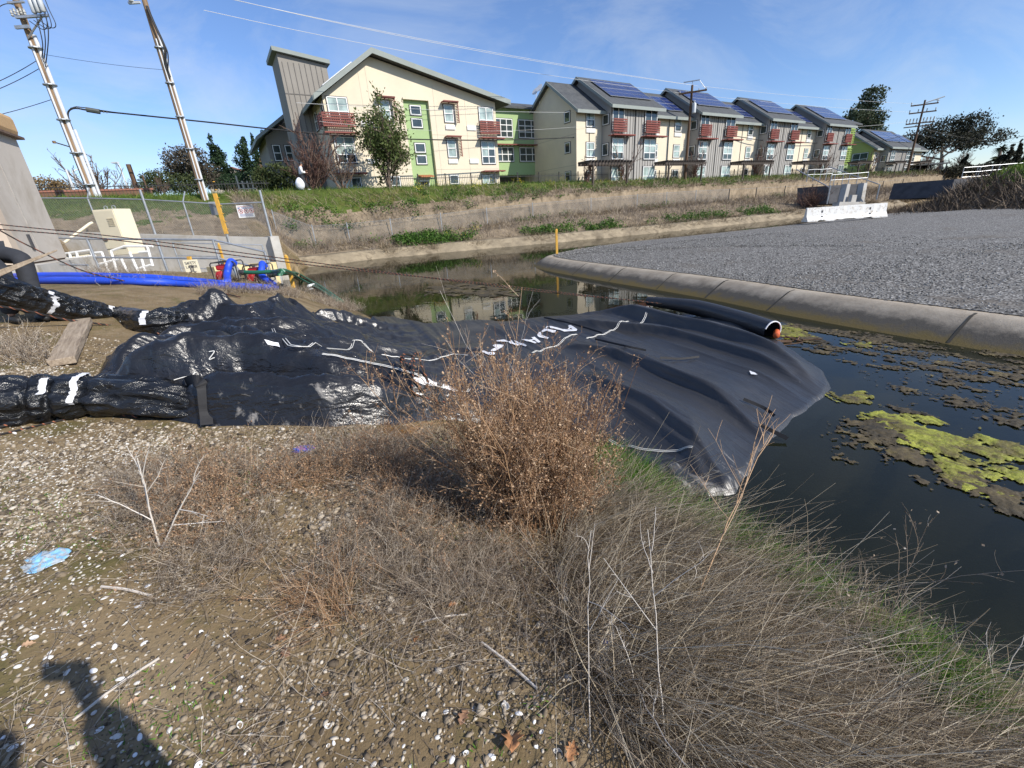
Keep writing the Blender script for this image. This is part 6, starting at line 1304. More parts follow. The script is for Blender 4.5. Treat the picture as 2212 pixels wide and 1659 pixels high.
m_grassg = islandmat('green_blades', [(0, (.05, .12, .015)), (.5, (.11, .25, .03)), (.85, (.2, .36, .05)), (1, (.38, .42, .12))], .6, .3)
m_seed = islandmat('seed_heads', [(0, (.17, .095, .055)), (.5, (.33, .20, .115)), (1, (.52, .38, .25))], .9)
m_pale = islandmat('bleached_stems', [(0, (.46, .40, .33)), (1, (.72, .67, .60))], .8)
def branching(B, D, L, r, gens, seedn=0, seeds=.01, spread=.7, wob=.03):
    """stems that fork gens times; returns tube parts and seed positions"""
    parts = []; cur = (B, D, L, rng.normal(size=B.shape) * (L * .15)[:, None], r); tips = []
    for g_ in range(len(gens) + 1):
        B_, D_, L_, be, r_ = cur; parts.append(stems(B_, D_, L_, be, r_, r_ * .45, 4 if g_ < 2 else 3, 3, wob))
        if seedn and g_ >= len(gens) - 1:
            for _ in range(seedn):
                t = rng.uniform(.3, 1, len(B_)); tips.append(stem_eval(B_, D_, L_, be, t))
        if g_ < len(gens):
            k, f = gens[g_]; n = len(B_); t = rng.uniform(.22, .98, (n, k)); i = np.repeat(np.arange(n), k); t = t.ravel()
            nb = B_[i] + D_[i] * (L_[i] * t)[:, None] + be[i] * (t * t)[:, None]; nd = nrm(D_[i] + rng.normal(size=(len(i), 3)) * spread + np.array([0, 0, .12])); nl = L_[i] * f * rng.uniform(.5, 1.2, len(i)) * (1.1 - .5 * t)
            cur = (nb, nd, nl, rng.normal(size=nb.shape) * (nl * .15)[:, None], r_[i] * .55)
    return parts, (np.concatenate(tips) if tips else None)
# -- the big dry bush in front of the sheet
bc = GP(1150, 1140); bush = thing('dry_bush', 'large rust brown dry bush standing in front of the black sheet', 'bush', bc)
nb_ = 220; ang = rng.uniform(0, 6.283, nb_); rad = .23 * np.sqrt(rng.uniform(0, 1, nb_)); B = np.stack([bc[0] + rad * np.cos(ang) * 1.15, bc[1] + rad * np.sin(ang) * .8, np.zeros(nb_)], 1); B[:, 2] = gz(B[:, 0], B[:, 1])
D = nrm(np.stack([np.cos(ang) * rad * .75 + rng.normal(size=nb_) * .13, np.sin(ang) * rad * .6 + rng.normal(size=nb_) * .12, np.ones(nb_)], 1)); L = rng.uniform(.55, 1.1, nb_)
parts, tips = branching(B, D, L, np.full(nb_, .0028), [(10, .34), (6, .45)], 2, spread=.5)
npmesh('stems', *merge(parts), [m_rust], bush)
npmesh('seed_heads', *leafquads(tips + rng.normal(size=tips.shape) * .006, .011, 1.4), [m_seed], bush)
# -- tangled weed mat on the near bank
MAT = poly_world([(240, 1030), (420, 1000), (640, 1010), (780, 980), (960, 945), (1010, 1060), (1130, 1180), (1160, 1300), (980, 1340), (760, 1280), (560, 1290), (380, 1310), (270, 1200)])
n = 2100; B = scatter(MAT, n, lambda x, y: .05 + 1.0 * sstep(fbm(x * 1.8, y * 1.8, 3, 41), .42, .62)); D = dirs(n, .38, .85); L = rng.uniform(.09, .24, n)
parts, tips = branching(B, D, L, np.full(n, .0016), [(4, .6), (3, .6)], 1, spread=.9)
wm = npmesh('dry_weeds', *merge(parts), [m_tanst]); tag(wm, 'tangled mat of low brown dry weeds on the near bank', 'weeds', kind='stuff')
n2_ = 620; B = scatter(MAT, n2_, lambda x, y: .05 + 1.0 * sstep(fbm(x * 1.6 + 7, y * 1.6, 3, 48), .46, .62)); D = dirs(n2_, .5, .8); L = rng.uniform(.12, .3, n2_); parts, tips = branching(B, D, L, np.full(n2_, .0014), [(4, .55), (3, .6)], 2, spread=.7)
v1, f1 = merge(parts); wm = npmesh('rusty_weeds', v1, f1, [m_rust]); tag(wm, 'rust coloured wiry weeds through the mat on the near bank', 'weeds', kind='stuff')
npl = leafquads(tips, .009, 1.4); tag(npmesh('weed_chaff', *npl, [m_seed]), 'fine chaff caught in the rust coloured weeds', 'weeds', kind='stuff')
# thin litter of stems over the rest of the bank
REST = poly_world([(-20, 1000), (200, 1000), (700, 945), (960, 940), (1160, 1200), (1250, 1650), (-40, 1700)])
n = 2600; B = scatter(REST, n, lambda x, y: .08 + .9 * sstep(fbm(x * 1.3 + 5, y * 1.3, 4, 44), .48, .66)); B[:, 2] += .004; D = dirs(n, .06, 1.0); L = rng.uniform(.06, .3, n)
parts, _ = branching(B, D, L, np.full(n, .0013), [(2, .5)], spread=.5); tag(npmesh('stem_litter', *merge(parts), [m_tanst]), 'thin litter of broken dry stems over the pebbly dirt', 'litter', kind='stuff')
# -- straw coloured lying grass on the slope to the water
GGP = [poly_world(q) for q in ([(1285, 985), (1345, 1010), (1420, 1065), (1480, 1130), (1440, 1150), (1360, 1120), (1290, 1060)], [(1460, 1110), (1560, 1150), (1650, 1215), (1640, 1260), (1540, 1220), (1450, 1160)], [(1650, 1235), (1760, 1290), (1800, 1340), (1720, 1350), (1650, 1290)], [(1860, 1370), (2020, 1470), (2110, 1540), (2040, 1560), (1900, 1460)])]
def ggd(x, y):
    m_ = np.zeros(len(x), bool)
    for P in GGP: m_ |= in_poly(x, y, P)
    return np.where(m_, .08, 1.0)
GR = poly_world([(1180, 1210), (1290, 1010), (1400, 1075), (1530, 1140), (1640, 1235), (1780, 1300), (1960, 1420), (2120, 1540), (2300, 1640), (2300, 1760), (1450, 1760), (1300, 1560), (1200, 1380)])
lean = nrm(np.array([.62, -.62, 0.05]))
n = 11000; B = scatter(GR, n, lambda x, y: (.15 + 1.0 * sstep(fbm(x * 2.2, y * 2.2, 3, 46), .38, .6)) * ggd(x, y)); D = nrm(dirs(n, .38, .42) + lean * .75); L = rng.uniform(.18, .52, n); be = rng.normal(size=(n, 3)) * .05 + lean * .06 + np.array([0, 0, -.09])
tag(npmesh('dry_grass', *blades(B, D, L, be, rng.uniform(.0018, .0042, n), 4), [m_straw]), 'long straw coloured grass lying down the bank to the water', 'grass', kind='stuff')
n = 2600; B = scatter(GR, n, lambda x, y: sstep(fbm(x * 1.7, y * 1.7, 3, 52), .4, .6) * ggd(x, y)); D = nrm(dirs(n, .42, .4) + lean * .8); tag(npmesh('long_grass', *stems(B, D, rng.uniform(.4, .85, n), rng.normal(size=(n, 3)) * .09 + lean * .08 + np.array([0, 0, -.16]), rng.uniform(.0013, .0024, n), np.full(n, .0007), 6, 3, .004), [m_straw]), 'long bent straw strands over the slope', 'grass', kind='stuff')
n = 1500; B = scatter(GR, n, ggd); D = nrm(dirs(n, .55, .55) + lean * .4); L = rng.uniform(.15, .42, n); parts, _ = branching(B, D, L, np.full(n, .0015), [(3, .5), (2, .5)], spread=.5); tag(npmesh('slope_weeds', *merge(parts), [m_tanst]), 'dry stemmed weeds among the lying grass on the slope', 'weeds', kind='stuff')
# upright dead stalks by the water edge
EDGE = poly_world([(1300, 985), (1420, 1070), (1540, 1120), (1660, 1200), (1800, 1290), (1950, 1390), (2120, 1500), (2260, 1590), (2260, 1640), (2080, 1520), (1900, 1420), (1720, 1310), (1590, 1220), (1440, 1130), (1290, 1040)])
n = 900; B = scatter(EDGE, n); D = dirs(n, 1.0, .38, (.12, -.05, 0)); L = rng.uniform(.10, .30, n); be = rng.normal(size=(n, 3)) * .05
tag(npmesh('edge_stalks', *stems(B, D, L, be, np.full(n, .0019), np.full(n, .0009), 4, 3, .01), [m_straw]), 'upright bleached stalks fringing the water', 'grass', kind='stuff')
Bs = np.concatenate([scatter(P, k) for P, k in zip(GGP, (9500, 3200, 2200, 2600))]); n = len(Bs); D = dirs(n, 1.0, .45, (.15, -.1, 0)); L = rng.uniform(.12, .33, n); be = rng.normal(size=(n, 3)) * .05 + np.array([.04, -.02, -.07])
tag(npmesh('green_grass', *blades(Bs, D, L, be, rng.uniform(.003, .0065, n), 3), [m_grassg]), 'fresh green grass along the water edge', 'grass', kind='stuff')
# low green sprouts and moss tufts on the dirt
n = 1500; B = scatter(REST, n, lambda x, y: sstep(fbm(x * 2.1 + 3, y * 2.1, 4, 61), .55, .7)); D = dirs(n, .6, .7); tag(npmesh('green_sprouts', *blades(B, D, rng.uniform(.008, .026, n), rng.normal(size=(n, 3)) * .005, rng.uniform(.003, .006, n), 2), [m_grassg]), 'tiny green sprouts between the pebbles', 'grass', kind='stuff')
# -- single stems that stand out
def stalk(lb, base, tip, r, forks, mt, name='dead_stem', grp=None, seed=False):
    a = base; d = np.asarray(tip) - a; L = np.linalg.norm(d); d = d / L
    B = a[None]; cur = (B, d[None], np.array([L]), np.array([[.03, .02, -.04]]) * L, np.array([r])); parts = []; tips = []
    B_, D_, L_, be, r_ = cur; parts.append(stems(B_, D_, L_, be, r_, r_ * .4, 8, 5, .006))
    t = np.array(forks)[:, 0]; nb = stem_eval(np.repeat(B_, len(t), 0), np.repeat(D_, len(t), 0), np.repeat(L_, len(t)), np.repeat(be, len(t), 0), t)
    nd = nrm(np.repeat(D_, len(t), 0) + rng.normal(size=(len(t), 3)) * .5); nl = L * np.array(forks)[:, 1]; be2 = rng.normal(size=nb.shape) * .05 * L; parts.append(stems(nb, nd, nl, be2, np.full(len(t), r * .6), np.full(len(t), r * .3), 5, 4, .012))
    k = 4; i = np.repeat(np.arange(len(t)), k); tt = rng.uniform(.35, .95, len(i)); nb2 = nb[i] + nd[i] * (nl[i] * tt)[:, None] + be2[i] * (tt ** 2)[:, None]; nd2 = nrm(nd[i] + rng.normal(size=(len(i), 3)) * .55); nl2 = nl[i] * rng.uniform(.15, .35, len(i)); be3 = rng.normal(size=nb2.shape) * .02
    parts.append(stems(nb2, nd2, nl2, be3, np.full(len(i), r * .35), np.full(len(i), r * .2), 3, 3)); V, F = merge(parts)
    if seed: q = leafquads(nb2 + nd2 * nl2[:, None], .012, 1.2); F = F + [q[1] + len(V)]; V = np.concatenate([V, q[0]]); F = [np.concatenate([f for f in F if f.shape[1] == 4])] + [f for f in F if f.shape[1] != 4]
    return tag(npmesh(name, V, F, mt), lb, 'stem', grp)
fk = [(.42, .5), (.5, .55), (.58, .5), (.66, .45), (.75, .4), (.85, .3), (.93, .2)]
m_orst = islandmat('orange_stem', [(0, (.42, .26, .14)), (1, (.60, .42, .27))], .8)
stalk('forked orange brown stem leaning over the near corner of the black sheet', GP(1485, 1340), P3(1655, 925, 2.35), .0042, fk, [m_orst])
stalk('tall bleached straight stem in the middle of the slope weeds', GP(1440, 1640), P3(1395, 1135, 1.45), .0028, [(.55, .3), (.7, .3), (.8, .25), (.9, .15)], [m_pale])
stalk('pale thin stem rising over the lower bush', GP(1275, 1600), P3(1262, 1140, 1.5), .0024, [(.5, .3), (.65, .35), (.8, .25), (.9, .2)], [m_pale])
stalk('bleached stem sloping from the mid slope to the lower right', GP(1330, 1395), P3(1460, 1655, 1.12), .0032, [(.4, .2), (.7, .2)], [m_pale])
stalk('long thin stem crossing the dry bush towards the sheet', GP(1000, 1010), P3(978, 700, 2.6), .0022, [(.6, .3), (.8, .2)], [m_orst])
stalk('pale curling stem at the upper left of the dry bush', GP(1120, 1000), P3(1075, 712, 2.5), .0026, [(.45, .5), (.55, .55), (.65, .5), (.75, .4), (.85, .3)], [m_pale])
stalk('dark seeded stem leaning out over the water at the lower right', GP(1880, 1440), P3(1990, 1165, 1.75), .0024, fk, [m_tanst], seed=True)
stalk('thin seeded stem beside the water at the right', GP(1800, 1400), P3(1815, 1180, 1.9), .0020, [(.5, .35), (.65, .3), (.8, .25)], [m_tanst], seed=True)
stalk('bleached arching stem at the right edge over the dark water', GP(2120, 1560), P3(2235, 1330, 1.75), .0026, [(.3, .4), (.5, .45), (.7, .3)], [m_pale])
stalk('long orange brown stem lying low across the right slope', GP(1660, 1520), P3(1900, 1560, 1.25), .0026, [(.3, .3), (.6, .3)], [m_orst])
stalk('grey branched twig standing in the weeds below the lower bundle', GP(345, 1180), P3(285, 985, 2.15), .0055, [(.3, .5), (.45, .5), (.6, .45), (.75, .35), (.85, .3)], [m_pale])
stalk('second grey branched twig right of the first in the weeds', GP(350, 1185), P3(420, 1010, 2.15), .005, [(.3, .5), (.5, .5), (.7, .35), (.85, .3)], [m_pale])
for lb, a, b_, r in [('long grey stick lying at the lower left beside the shadow', (160, 1560), (345, 1425), .0050), ('grey stick lying on the pebbles near the crushed bottle', (1040, 1390), (1160, 1490), .0055), ('thin pale stick lying between weeds and bare pebbles', (1010, 1330), (900, 1350), .004), ('pale stick lying in the weeds left of the bush', (330, 1290), (220, 1270), .006)]:
    A_, B_ = GP(*a), GP(*b_); mb = MB(); mid = (A_ + B_) / 2 + [0, 0, .02]; mb.tube(curve_pts([A_ + [0, 0, .008], mid, B_ + [0, 0, .008]], 5), r, 6); tag(mb.build('dry_stick', [m_pale], smooth=True), lb, 'stick')
# rusty fan of pine-like needles by the sheet edge
fb = GP(850, 945); n = 260; B = np.repeat(fb[None], n, 0) + rng.normal(size=(n, 3)) * [.05, .02, 0.0]; D = nrm(np.stack([rng.normal(size=n) * .9, .4 + rng.uniform(0, .5, n), np.full(n, .18)], 1)); tag(npmesh('rusty_tuft', *stems(B, D, rng.uniform(.1, .26, n), rng.normal(size=(n, 3)) * .02 + [0, 0, -.02], np.full(n, .0016), np.full(n, .0008), 4, 3), [islandmat('ginger_stems', [(0, (.30, .14, .04)), (1, (.52, .30, .12))], .85)]), 'ginger coloured fan of dry stems at the foot of the near roll', 'grass tuft')
for lb, u, v, k in [('low ginger weed clump near the lower left of the weed mat', 740, 1330, 60), ('flattened ginger weed clump beside the shadow', 690, 1290, 50)]:
    c = GP(u, v); B = c[None] + rng.normal(size=(k, 3)) * [.06, .05, 0]; B[:, 2] = gz(B[:, 0], B[:, 1]); parts, tips = branching(B, nrm(dirs(k, .2, .6) + [-.8, .2, 0]), rng.uniform(.12, .26, k), np.full(k, .0015), [(4, .5), (3, .5)], spread=.4); tag(npmesh('weed_clump', *merge(parts), [m_rust]), lb, 'weed clump')
# dry weeds round the upper left bank, by the hoses
UP = poly_world([(430, 640), (600, 640), (720, 655), (790, 668), (640, 640), (560, 632), (430, 628)]); UP2 = poly_world([(200, 590), (330, 596), (470, 606), (600, 632), (690, 640), (440, 628), (200, 618)])
for k_i, (P, n, lb) in enumerate([(UP, 1300, 'short dry weeds between the hoses and the black pile'), (UP2, 700, 'sparse dry weeds in front of the intake bay'), (poly_world([(-20, 740), (90, 730), (130, 790), (20, 800)]), 160, 'scrubby dry weeds at the left edge beside the timber'), (poly_world([(640, 618), (700, 622), (800, 660), (795, 668), (700, 650)]), 500, 'dry grass tufts on the bank by the green hoses'), (poly_world([(150, 585), (260, 590), (300, 600), (200, 605)]), 350, 'tall dry weeds beneath the cream cabinet')]):
    B = scatter(P, n); n = len(B); B = B[not_dam(B)]; n = len(B); D = dirs(n, .7, .6); parts, _ = branching(B, D, rng.uniform(.1, .3 if k_i < 4 else .6, n), np.full(n, .0028), [(3, .5)], spread=.6); tag(npmesh('dry_weeds', *merge(parts), [m_tanst]), lb, 'weeds', kind='stuff')
# ------------------------------------------------------------------ levee growth (s along, w across)
def swpts(s, w): p = s[:, None] * E1 + w[:, None] * E2; p[:, 2] = gz_sw(s, w); return p
m_strawf = islandmat('levee_straw', [(0, (.12, .09, .055)), (.4, (.25, .195, .125)), (.8, (.38, .31, .215)), (1, (.50, .43, .31))], .9)
m_greyst = islandmat('levee_grey_stems', [(0, (.11, .09, .07)), (.6, (.23, .19, .155)), (1, (.34, .29, .24))], .9)
m_grassf = islandmat('levee_green', [(0, (.04, .085, .012)), (.5, (.09, .165, .022)), (.85, (.16, .23, .04)), (1, (.26, .27, .07))], .75, .2)
def field(name, lb, s0, s1, w0, w1, n, L0, L1, wd, mt, lean=(0, 0, 0), spread=.6, upv=.8, dens=None, segs=2, sp=1.0):
    s = s0 + (s1 - s0) * rng.uniform(0, 1, n) ** sp; w_ = (w0(s) if callable(w0) else w0) + ((w1(s) if callable(w1) else w1) - (w0(s) if callable(w0) else w0)) * rng.uniform(0, 1, n)
    if dens is not None: k = rng.uniform(0, 1, n) < dens(s, w_); s, w_ = s[k], w_[k]
    B = swpts(s, w_); n = len(B); D = nrm(dirs(n, upv, spread) + np.array(lean)); L = rng.uniform(L0, L1, n) * (1 + s * .004)
    v_, f_ = blades(B, D, L, rng.normal(size=(n, 3)) * .08 + np.array([0, 0, -.06]), rng.uniform(.7, 1.3, n) * wd * (1 + np.abs(s) * .018), segs); return tag(npmesh(name, v_, f_, [mt]), lb, 'grass', kind='stuff')
field('levee_grass', 'green grass on the crest of the levee', -14, 130, 33.6, 36.6, 26000, .12, .34, .018, m_grassf, sp=1.6, dens=lambda s, w_: .15 + sstep(w_ + 1.5 * (fbm(s * .5, w_ * .5, 3, 3) - .5), 33.6, 34.8))
field('levee_dry_grass', 'pale dry grass flopped over the upper slope of the levee', 1.5, 130, lambda s: np.where(s < 46, 30.5, 27.), 34.6, 22000, .25, .8, .018, m_strawf, lean=(-.1, -.45, -.2), sp=1.6, dens=lambda s, w_: .25 + .9 * sstep(fbm(s * .7, w_ * .9, 3, 7), .35, .6))
field('levee_stems', 'grey brown dead weeds behind the low chain link fence', 1.5, 110, lambda s: wfar(s) + 1.6, 33.2, 26000, .25, .75, .014, m_greyst, sp=1.5, spread=.5, dens=lambda s, w_: .2 + .9 * sstep(fbm(s * .9 + 3, w_ * .9, 3, 8), .35, .6))
field('bank_weeds', 'dead weeds hanging over the far concrete edging', 9, 90, lambda s: wfar(s) + .5, lambda s: wfar(s) + 1.6, 15000, .25, .6, .016, m_strawf, lean=(0, -.5, -.2), sp=1.4, dens=lambda s, w_: sstep(fbm(s * .6, w_ * 0 + 1, 3, 9), .35, .6))
field('left_bank_grass', 'patchy green grass on the bank behind the intake bay', -24, 3, 28.5, 36, 16000, .1, .3, .018, m_grassf, dens=lambda s, w_: sstep(w_ + 7 * (fbm(s * .45, w_ * .45, 4, 3) - .5), 30.2, 34))
field('left_bank_straw', 'thin dead grass on the dirt slope behind the intake bay', -24, 4, 24.5, 33, 5000, .1, .35, .014, m_strawf, spread=.9)
field('mound_grass', 'green grass over the mound at the right edge', 44, 75, 2, 14, 14000, .2, .5, .05, m_grassf, dens=lambda s, w_: sstep(gz_sw(s, w_) + 1.2 * (fbm(s * .3, w_ * .3, 3, 4) - .5), .9, 1.7))
field('mound_scrub', 'dark dry scrub along the foot of the mound at the right edge', 39, 64, 2, 17, 15000, .4, 1.0, .035, islandmat('mound_scrub', [(0, (.05, .04, .03)), (.6, (.13, .10, .075)), (1, (.24, .19, .14))], .9), spread=.7, dens=lambda s, w_: sstep(1.6 - np.abs(gz_sw(s, w_) - .2), 0, .8))
def leafclumps(name, lb, C, n_each, rad, size, mt, flat=.6, kind='stuff'):
    k = np.repeat(np.arange(len(C)), n_each); P = C[k] + rng.normal(size=(len(k), 3)) * (np.asarray(rad)[k][:, None] if np.ndim(rad) else rad) * [1, 1, flat]; P[:, 2] = np.maximum(P[:, 2], gz(P[:, 0], P[:, 1]) + .03)
    return tag(npmesh(name, *leafquads(P, size, 1.5), [mt]), lb, 'weeds', kind=kind)
m_leafw = islandmat('weed_leaves', [(0, (.03, .075, .012)), (.5, (.065, .15, .022)), (1, (.15, .25, .05))], .55, .3)
m_flow = islandmat('yellow_flowers', [(0, (.65, .52, .02)), (1, (.80, .68, .06))], .7)
s = np.concatenate([rng.uniform(10.6, 13.0, 26), 10.5 + 36 * rng.uniform(0, 1, 150) ** 1.4]); dn = fbm(s * .8, s * 0, 3, 21); s = s[(dn > .42) | (s < 13)]; C = swpts(s, wfar(s) + rng.uniform(1.3, 2.6, len(s))); C[:, 2] += .18
leafclumps('leafy_weeds', 'bright leafy green weeds along the foot of the levee above the water', C, 110, .30, .13, m_leafw)
s = 4 + 60 * rng.uniform(0, 1, 120) ** 1.5; C = swpts(s, rng.uniform(31.5, 34.2, 120)); C[:, 2] += .15; leafclumps('slope_weeds', 'scattered leafy green weeds on the levee slope', C, 60, .26, .12, m_leafw)
s = np.concatenate([rng.uniform(13.5, 22, 26), rng.uniform(14, 16.5, 8), rng.uniform(23, 40, 14)]); w_ = np.concatenate([rng.uniform(34.2, 35.4, 26), wfar(rng.uniform(14, 16.5, 8)) + 2.4, rng.uniform(34.2, 35.2, 14)]); C = swpts(s, w_); C[:, 2] += .32; leafclumps('yellow_flowers', 'small yellow mustard flowers on the levee', C, 22, .2, .05, m_flow)
# hanging dead weeds over the near part of the far edging
for s0 in (8.3, 10.2, 11.6, 12.5): 
    B = swpts(np.full(90, s0) + rng.normal(size=90) * .35, wfar(s0) + 1.2 + rng.normal(size=90) * .2); B[:, 2] += .1; D = nrm(dirs(90, .1, .5) + np.array([.15, -.9, -.5])); tag(npmesh('hanging_weeds', *blades(B, D, rng.uniform(.4, .9, 90), rng.normal(size=(90, 3)) * .1 + [0, 0, -.25], np.full(90, .018), 3), [m_greyst]), 'dead weeds drooping over the far edging', 'weed clump', 'drooping weeds on the far edging')
# ------------------------------------------------------------------ trees
def mkleaf(name, a, b_, c, tr=.2): return islandmat(name, [(0, a), (.5, b_), (1, c)], .75, tr)
L_conif = mkleaf('conifer_needles', (.012, .030, .013), (.026, .052, .022), (.05, .085, .035)); L_olive = mkleaf('olive_leaves', (.03, .045, .014), (.06, .08, .027), (.105, .125, .05)); L_brown = mkleaf('brownish_leaves', (.05, .042, .03), (.10, .085, .062), (.15, .13, .10))
L_euc = mkleaf('eucalyptus_leaves', (.03, .045, .022), (.065, .085, .045), (.12, .14, .085)); L_dark = mkleaf('dark_pine_leaves', (.02, .022, .014), (.04, .042, .028), (.075, .075, .05)); L_light = mkleaf('light_leaves', (.05, .075, .02), (.11, .15, .045), (.20, .24, .09), .35); L_tan = mkleaf('tan_leaves', (.14, .09, .04), (.22, .15, .07), (.32, .24, .13)); L_palm = mkleaf('palm_leaves', (.02, .03, .014), (.045, .06, .028), (.08, .10, .05))
m_bark = plain('bark', (.16, .12, .09), .95, .3, 3); m_barkp = plain('pale_bark', (.34, .29, .24), .9, .3, 3); m_twig = islandmat('bare_twigs', [(0, (.075, .05, .04)), (.6, (.15, .105, .08)), (1, (.25, .19, .15))], .9); m_twigr = islandmat('reddish_twigs', [(0, (.075, .04, .035)), (.6, (.14, .08, .065)), (1, (.24, .17, .13))], .9)
def uvbase(u, v, t): q = P3(u, v, t); return q
def frame(uL, uR, vt, vb, t):
    uc = (uL + uR) / 2; c = P3(uc + (1262 - uc) / 2900 * (vb - vt) * .55, vb, t); h = vheight(c[0], c[1], vt) - c[2]; w_ = np.linalg.norm(P3(uR, vb, t) - P3(uL, vb, t)); return c, h, w_
def tree(name, lb, box, blobs, nl, ls, leafm, bark, limbs=6, trunk_r=None, cat='tree', trunk_to=.6, grp=None, lean=0.0):
    """blobs: (x, z, rx, rz) as shares of width / height; leaves fill shells of the blobs, limbs run into them"""
    c, h, w_ = frame(*box); T = thing(name, lb, cat, c, group=grp); tr = trunk_r or h * .022
    P = []; tot = sum(b[2] * b[3] for b in blobs); C = []
    for x, z, rx, rz in blobs:
        cc = c + np.array([x * w_, rng.normal() * .12 * w_, z * h]); C.append((cc, rx * w_, rz * h)); k = int(nl * rx * rz / tot); d = nrm(rng.normal(size=(k, 3))); r = rng.uniform(.25, 1.0, k) ** .45
        q = d * r[:, None] * np.array([rx * w_, rx * w_ * .8, rz * h]); jit = fbm((q[:, 0] + cc[0]) * 2.2 / ls / 5, (q[:, 2] + cc[2]) * 2.2 / ls / 5 + q[:, 1], 3, 5); q = q[jit > .40] * (1 + .25 * rng.normal(size=((jit > .40).sum(), 1)) * .5); P.append(cc + q)
    npmesh('crown', *leafquads(np.concatenate(P), ls, 1.8, .3), [leafm], T)
    mb = MB(); top = c + np.array([lean * w_, 0, h * trunk_to]); mb.tube(curve_pts([c - [0, 0, 1.0], c + [0, 0, h * .15], c * .5 + top * .5 + [.02 * h, 0, 0], top], 4), tr, 7, 0, list(np.linspace(tr, tr * .45, 13)))
    for cc, rx, rz in C[:limbs]:
        a = c + (top - c) * rng.uniform(.35, .9); mb.tube(curve_pts([a, (a + cc) / 2 + rng.normal(size=3) * .05 * w_, cc + [0, 0, rz * .4]], 4), tr * .4, 5, 0, list(np.linspace(tr * .45, tr * .1, 9)))
    mb.build('trunk', [bark], T, smooth=True); return T
def cone_blobs(n=9, wob=.1): return [(rng.normal() * .03 + wob * (rng.uniform() - .5) * (1 - i / n), .12 + .86 * i / n, max(.5 * (1 - i / n) ** .8, .08), .11) for i in range(n)]
tree('pine_tree', 'tall dark conifer with a narrow tip nearest the tan pole', (438, 502, 289, 412, 66), cone_blobs(10), 7000, .30, L_conif, m_bark, 4)
tree('pine_tree', 'tall dark conifer in the middle of the three', (494, 562, 292, 412, 64), cone_blobs(10), 7000, .30, L_conif, m_bark, 4)
tree('pine_tree', 'slim dark conifer seen left of the bluish one', (538, 574, 286, 400, 78), cone_blobs(9), 4200, .32, L_conif, m_bark, 3)
tree('pine_tree', 'bluish dark conifer closest to the apartment eave', (560, 600, 279, 400, 82), cone_blobs(9), 4200, .32, L_conif, m_bark, 3)
tree('broad_tree', 'rounded brownish grey tree behind the tan pole', (358, 462, 312, 416, 60), [(-.18, .62, .32, .34), (.15, .72, .3, .27), (-.05, .4, .36, .28), (.25, .35, .28, .3), (-.32, .45, .2, .2)], 9000, .28, L_brown, m_bark)
tree('broad_tree', 'small tan leaved tree under the rear wing of the apartments', (560, 610, 330, 410, 56), [(0, .6, .42, .35), (.1, .35, .5, .35)], 3500, .24, L_tan, m_bark)
tree('bush', 'olive green bush at the left of the brownish tree', (296, 372, 364, 420, 52), [(-.2, .5, .35, .42), (.2, .6, .35, .35), (0, .3, .5, .3)], 4500, .22, L_olive, m_bark, cat='bush'); tree('bush', 'olive bush between the tan pole and the conifers', (366, 440, 368, 420, 50), [(-.2, .5, .35, .42), (.22, .5, .35, .4), (0, .3, .5, .3)], 4200, .22, L_olive, m_bark, cat='bush')
tree('bush', 'dark olive bush left of the person in white', (548, 642, 350, 414, 34), [(-.25, .45, .3, .4), (.05, .6, .35, .38), (.3, .4, .28, .4), (0, .3, .5, .3)], 6500, .17, L_olive, m_bark, cat='bush'); tree('bush', 'dark green bush below the middle conifer', (470, 556, 372, 416, 48), [(-.25, .5, .3, .45), (.15, .5, .4, .45)], 4000, .18, L_conif, m_bark, cat='bush')
tree('bush', 'brownish ivy covered bush between the concrete tower and the fence', (76, 152, 378, 436, 44), [(-.2, .6, .4, .4), (.2, .4, .35, .4)], 4200, .2, L_tan, m_bark, cat='bush')
# leafy young tree in front of the cream gable
c, h, w_ = frame(752, 905, 226, 404, 32.8); T = thing('leafy_tree', 'thin leaved green tree with many slender stems before the cream gable', 'tree', c); nst_ = 9
B = np.repeat(c[None], nst_, 0) + rng.normal(size=(nst_, 3)) * [.15, .15, 0] - [0, 0, .4]; D = nrm(np.stack([np.linspace(-.42, .36, nst_) + rng.normal(size=nst_) * .05, rng.normal(size=nst_) * .2, np.ones(nst_)], 1)); L = h * rng.uniform(.72, 1.02, nst_)
parts, tips = branching(B, D, L, np.full(nst_, .055), [(12, .40), (6, .45)], 8, spread=.5); npmesh('stems', *merge(parts), [m_bark], T); tips = tips[rng.uniform(0, 1, len(tips)) < .95]; npmesh('crown', *leafquads(tips + rng.normal(size=tips.shape) * .2, .23, 2.0, .6), [L_light], T)
def bare(name, lb, box, ns, r, mt, gens=((9, .42), (5, .45)), spread=.45, fan=.5, grp=None):
    c, h, w_ = frame(*box); B = np.repeat(c[None], ns, 0) + rng.normal(size=(ns, 3)) * [w_ * .07, w_ * .05, 0] - [0, 0, .3]; D = nrm(np.stack([rng.normal(size=ns) * fan, rng.normal(size=ns) * fan * .6, np.ones(ns)], 1)); L = h * rng.uniform(.6, 1.05, ns)
    parts, _ = branching(B, D, L, np.full(ns, r), list(gens), spread=spread); return tag(npmesh(name, *merge(parts), [mt]), lb, 'shrub', grp)
bare('bare_tree', 'leafless reddish brown shrub tree against the shaded side of the cream gable', (608, 720, 276, 406, 31.5), 26, .045, m_twigr, ((9, .42), (6, .45)), .42, .42); bare('bare_tree', 'leafless grey shrub at the corner of the cream gable', (690, 765, 318, 402, 31.5), 14, .035, m_twig); bare('bare_tree', 'wide leafless shrub just behind the person in white', (625, 700, 330, 408, 31), 16, .035, m_twigr)
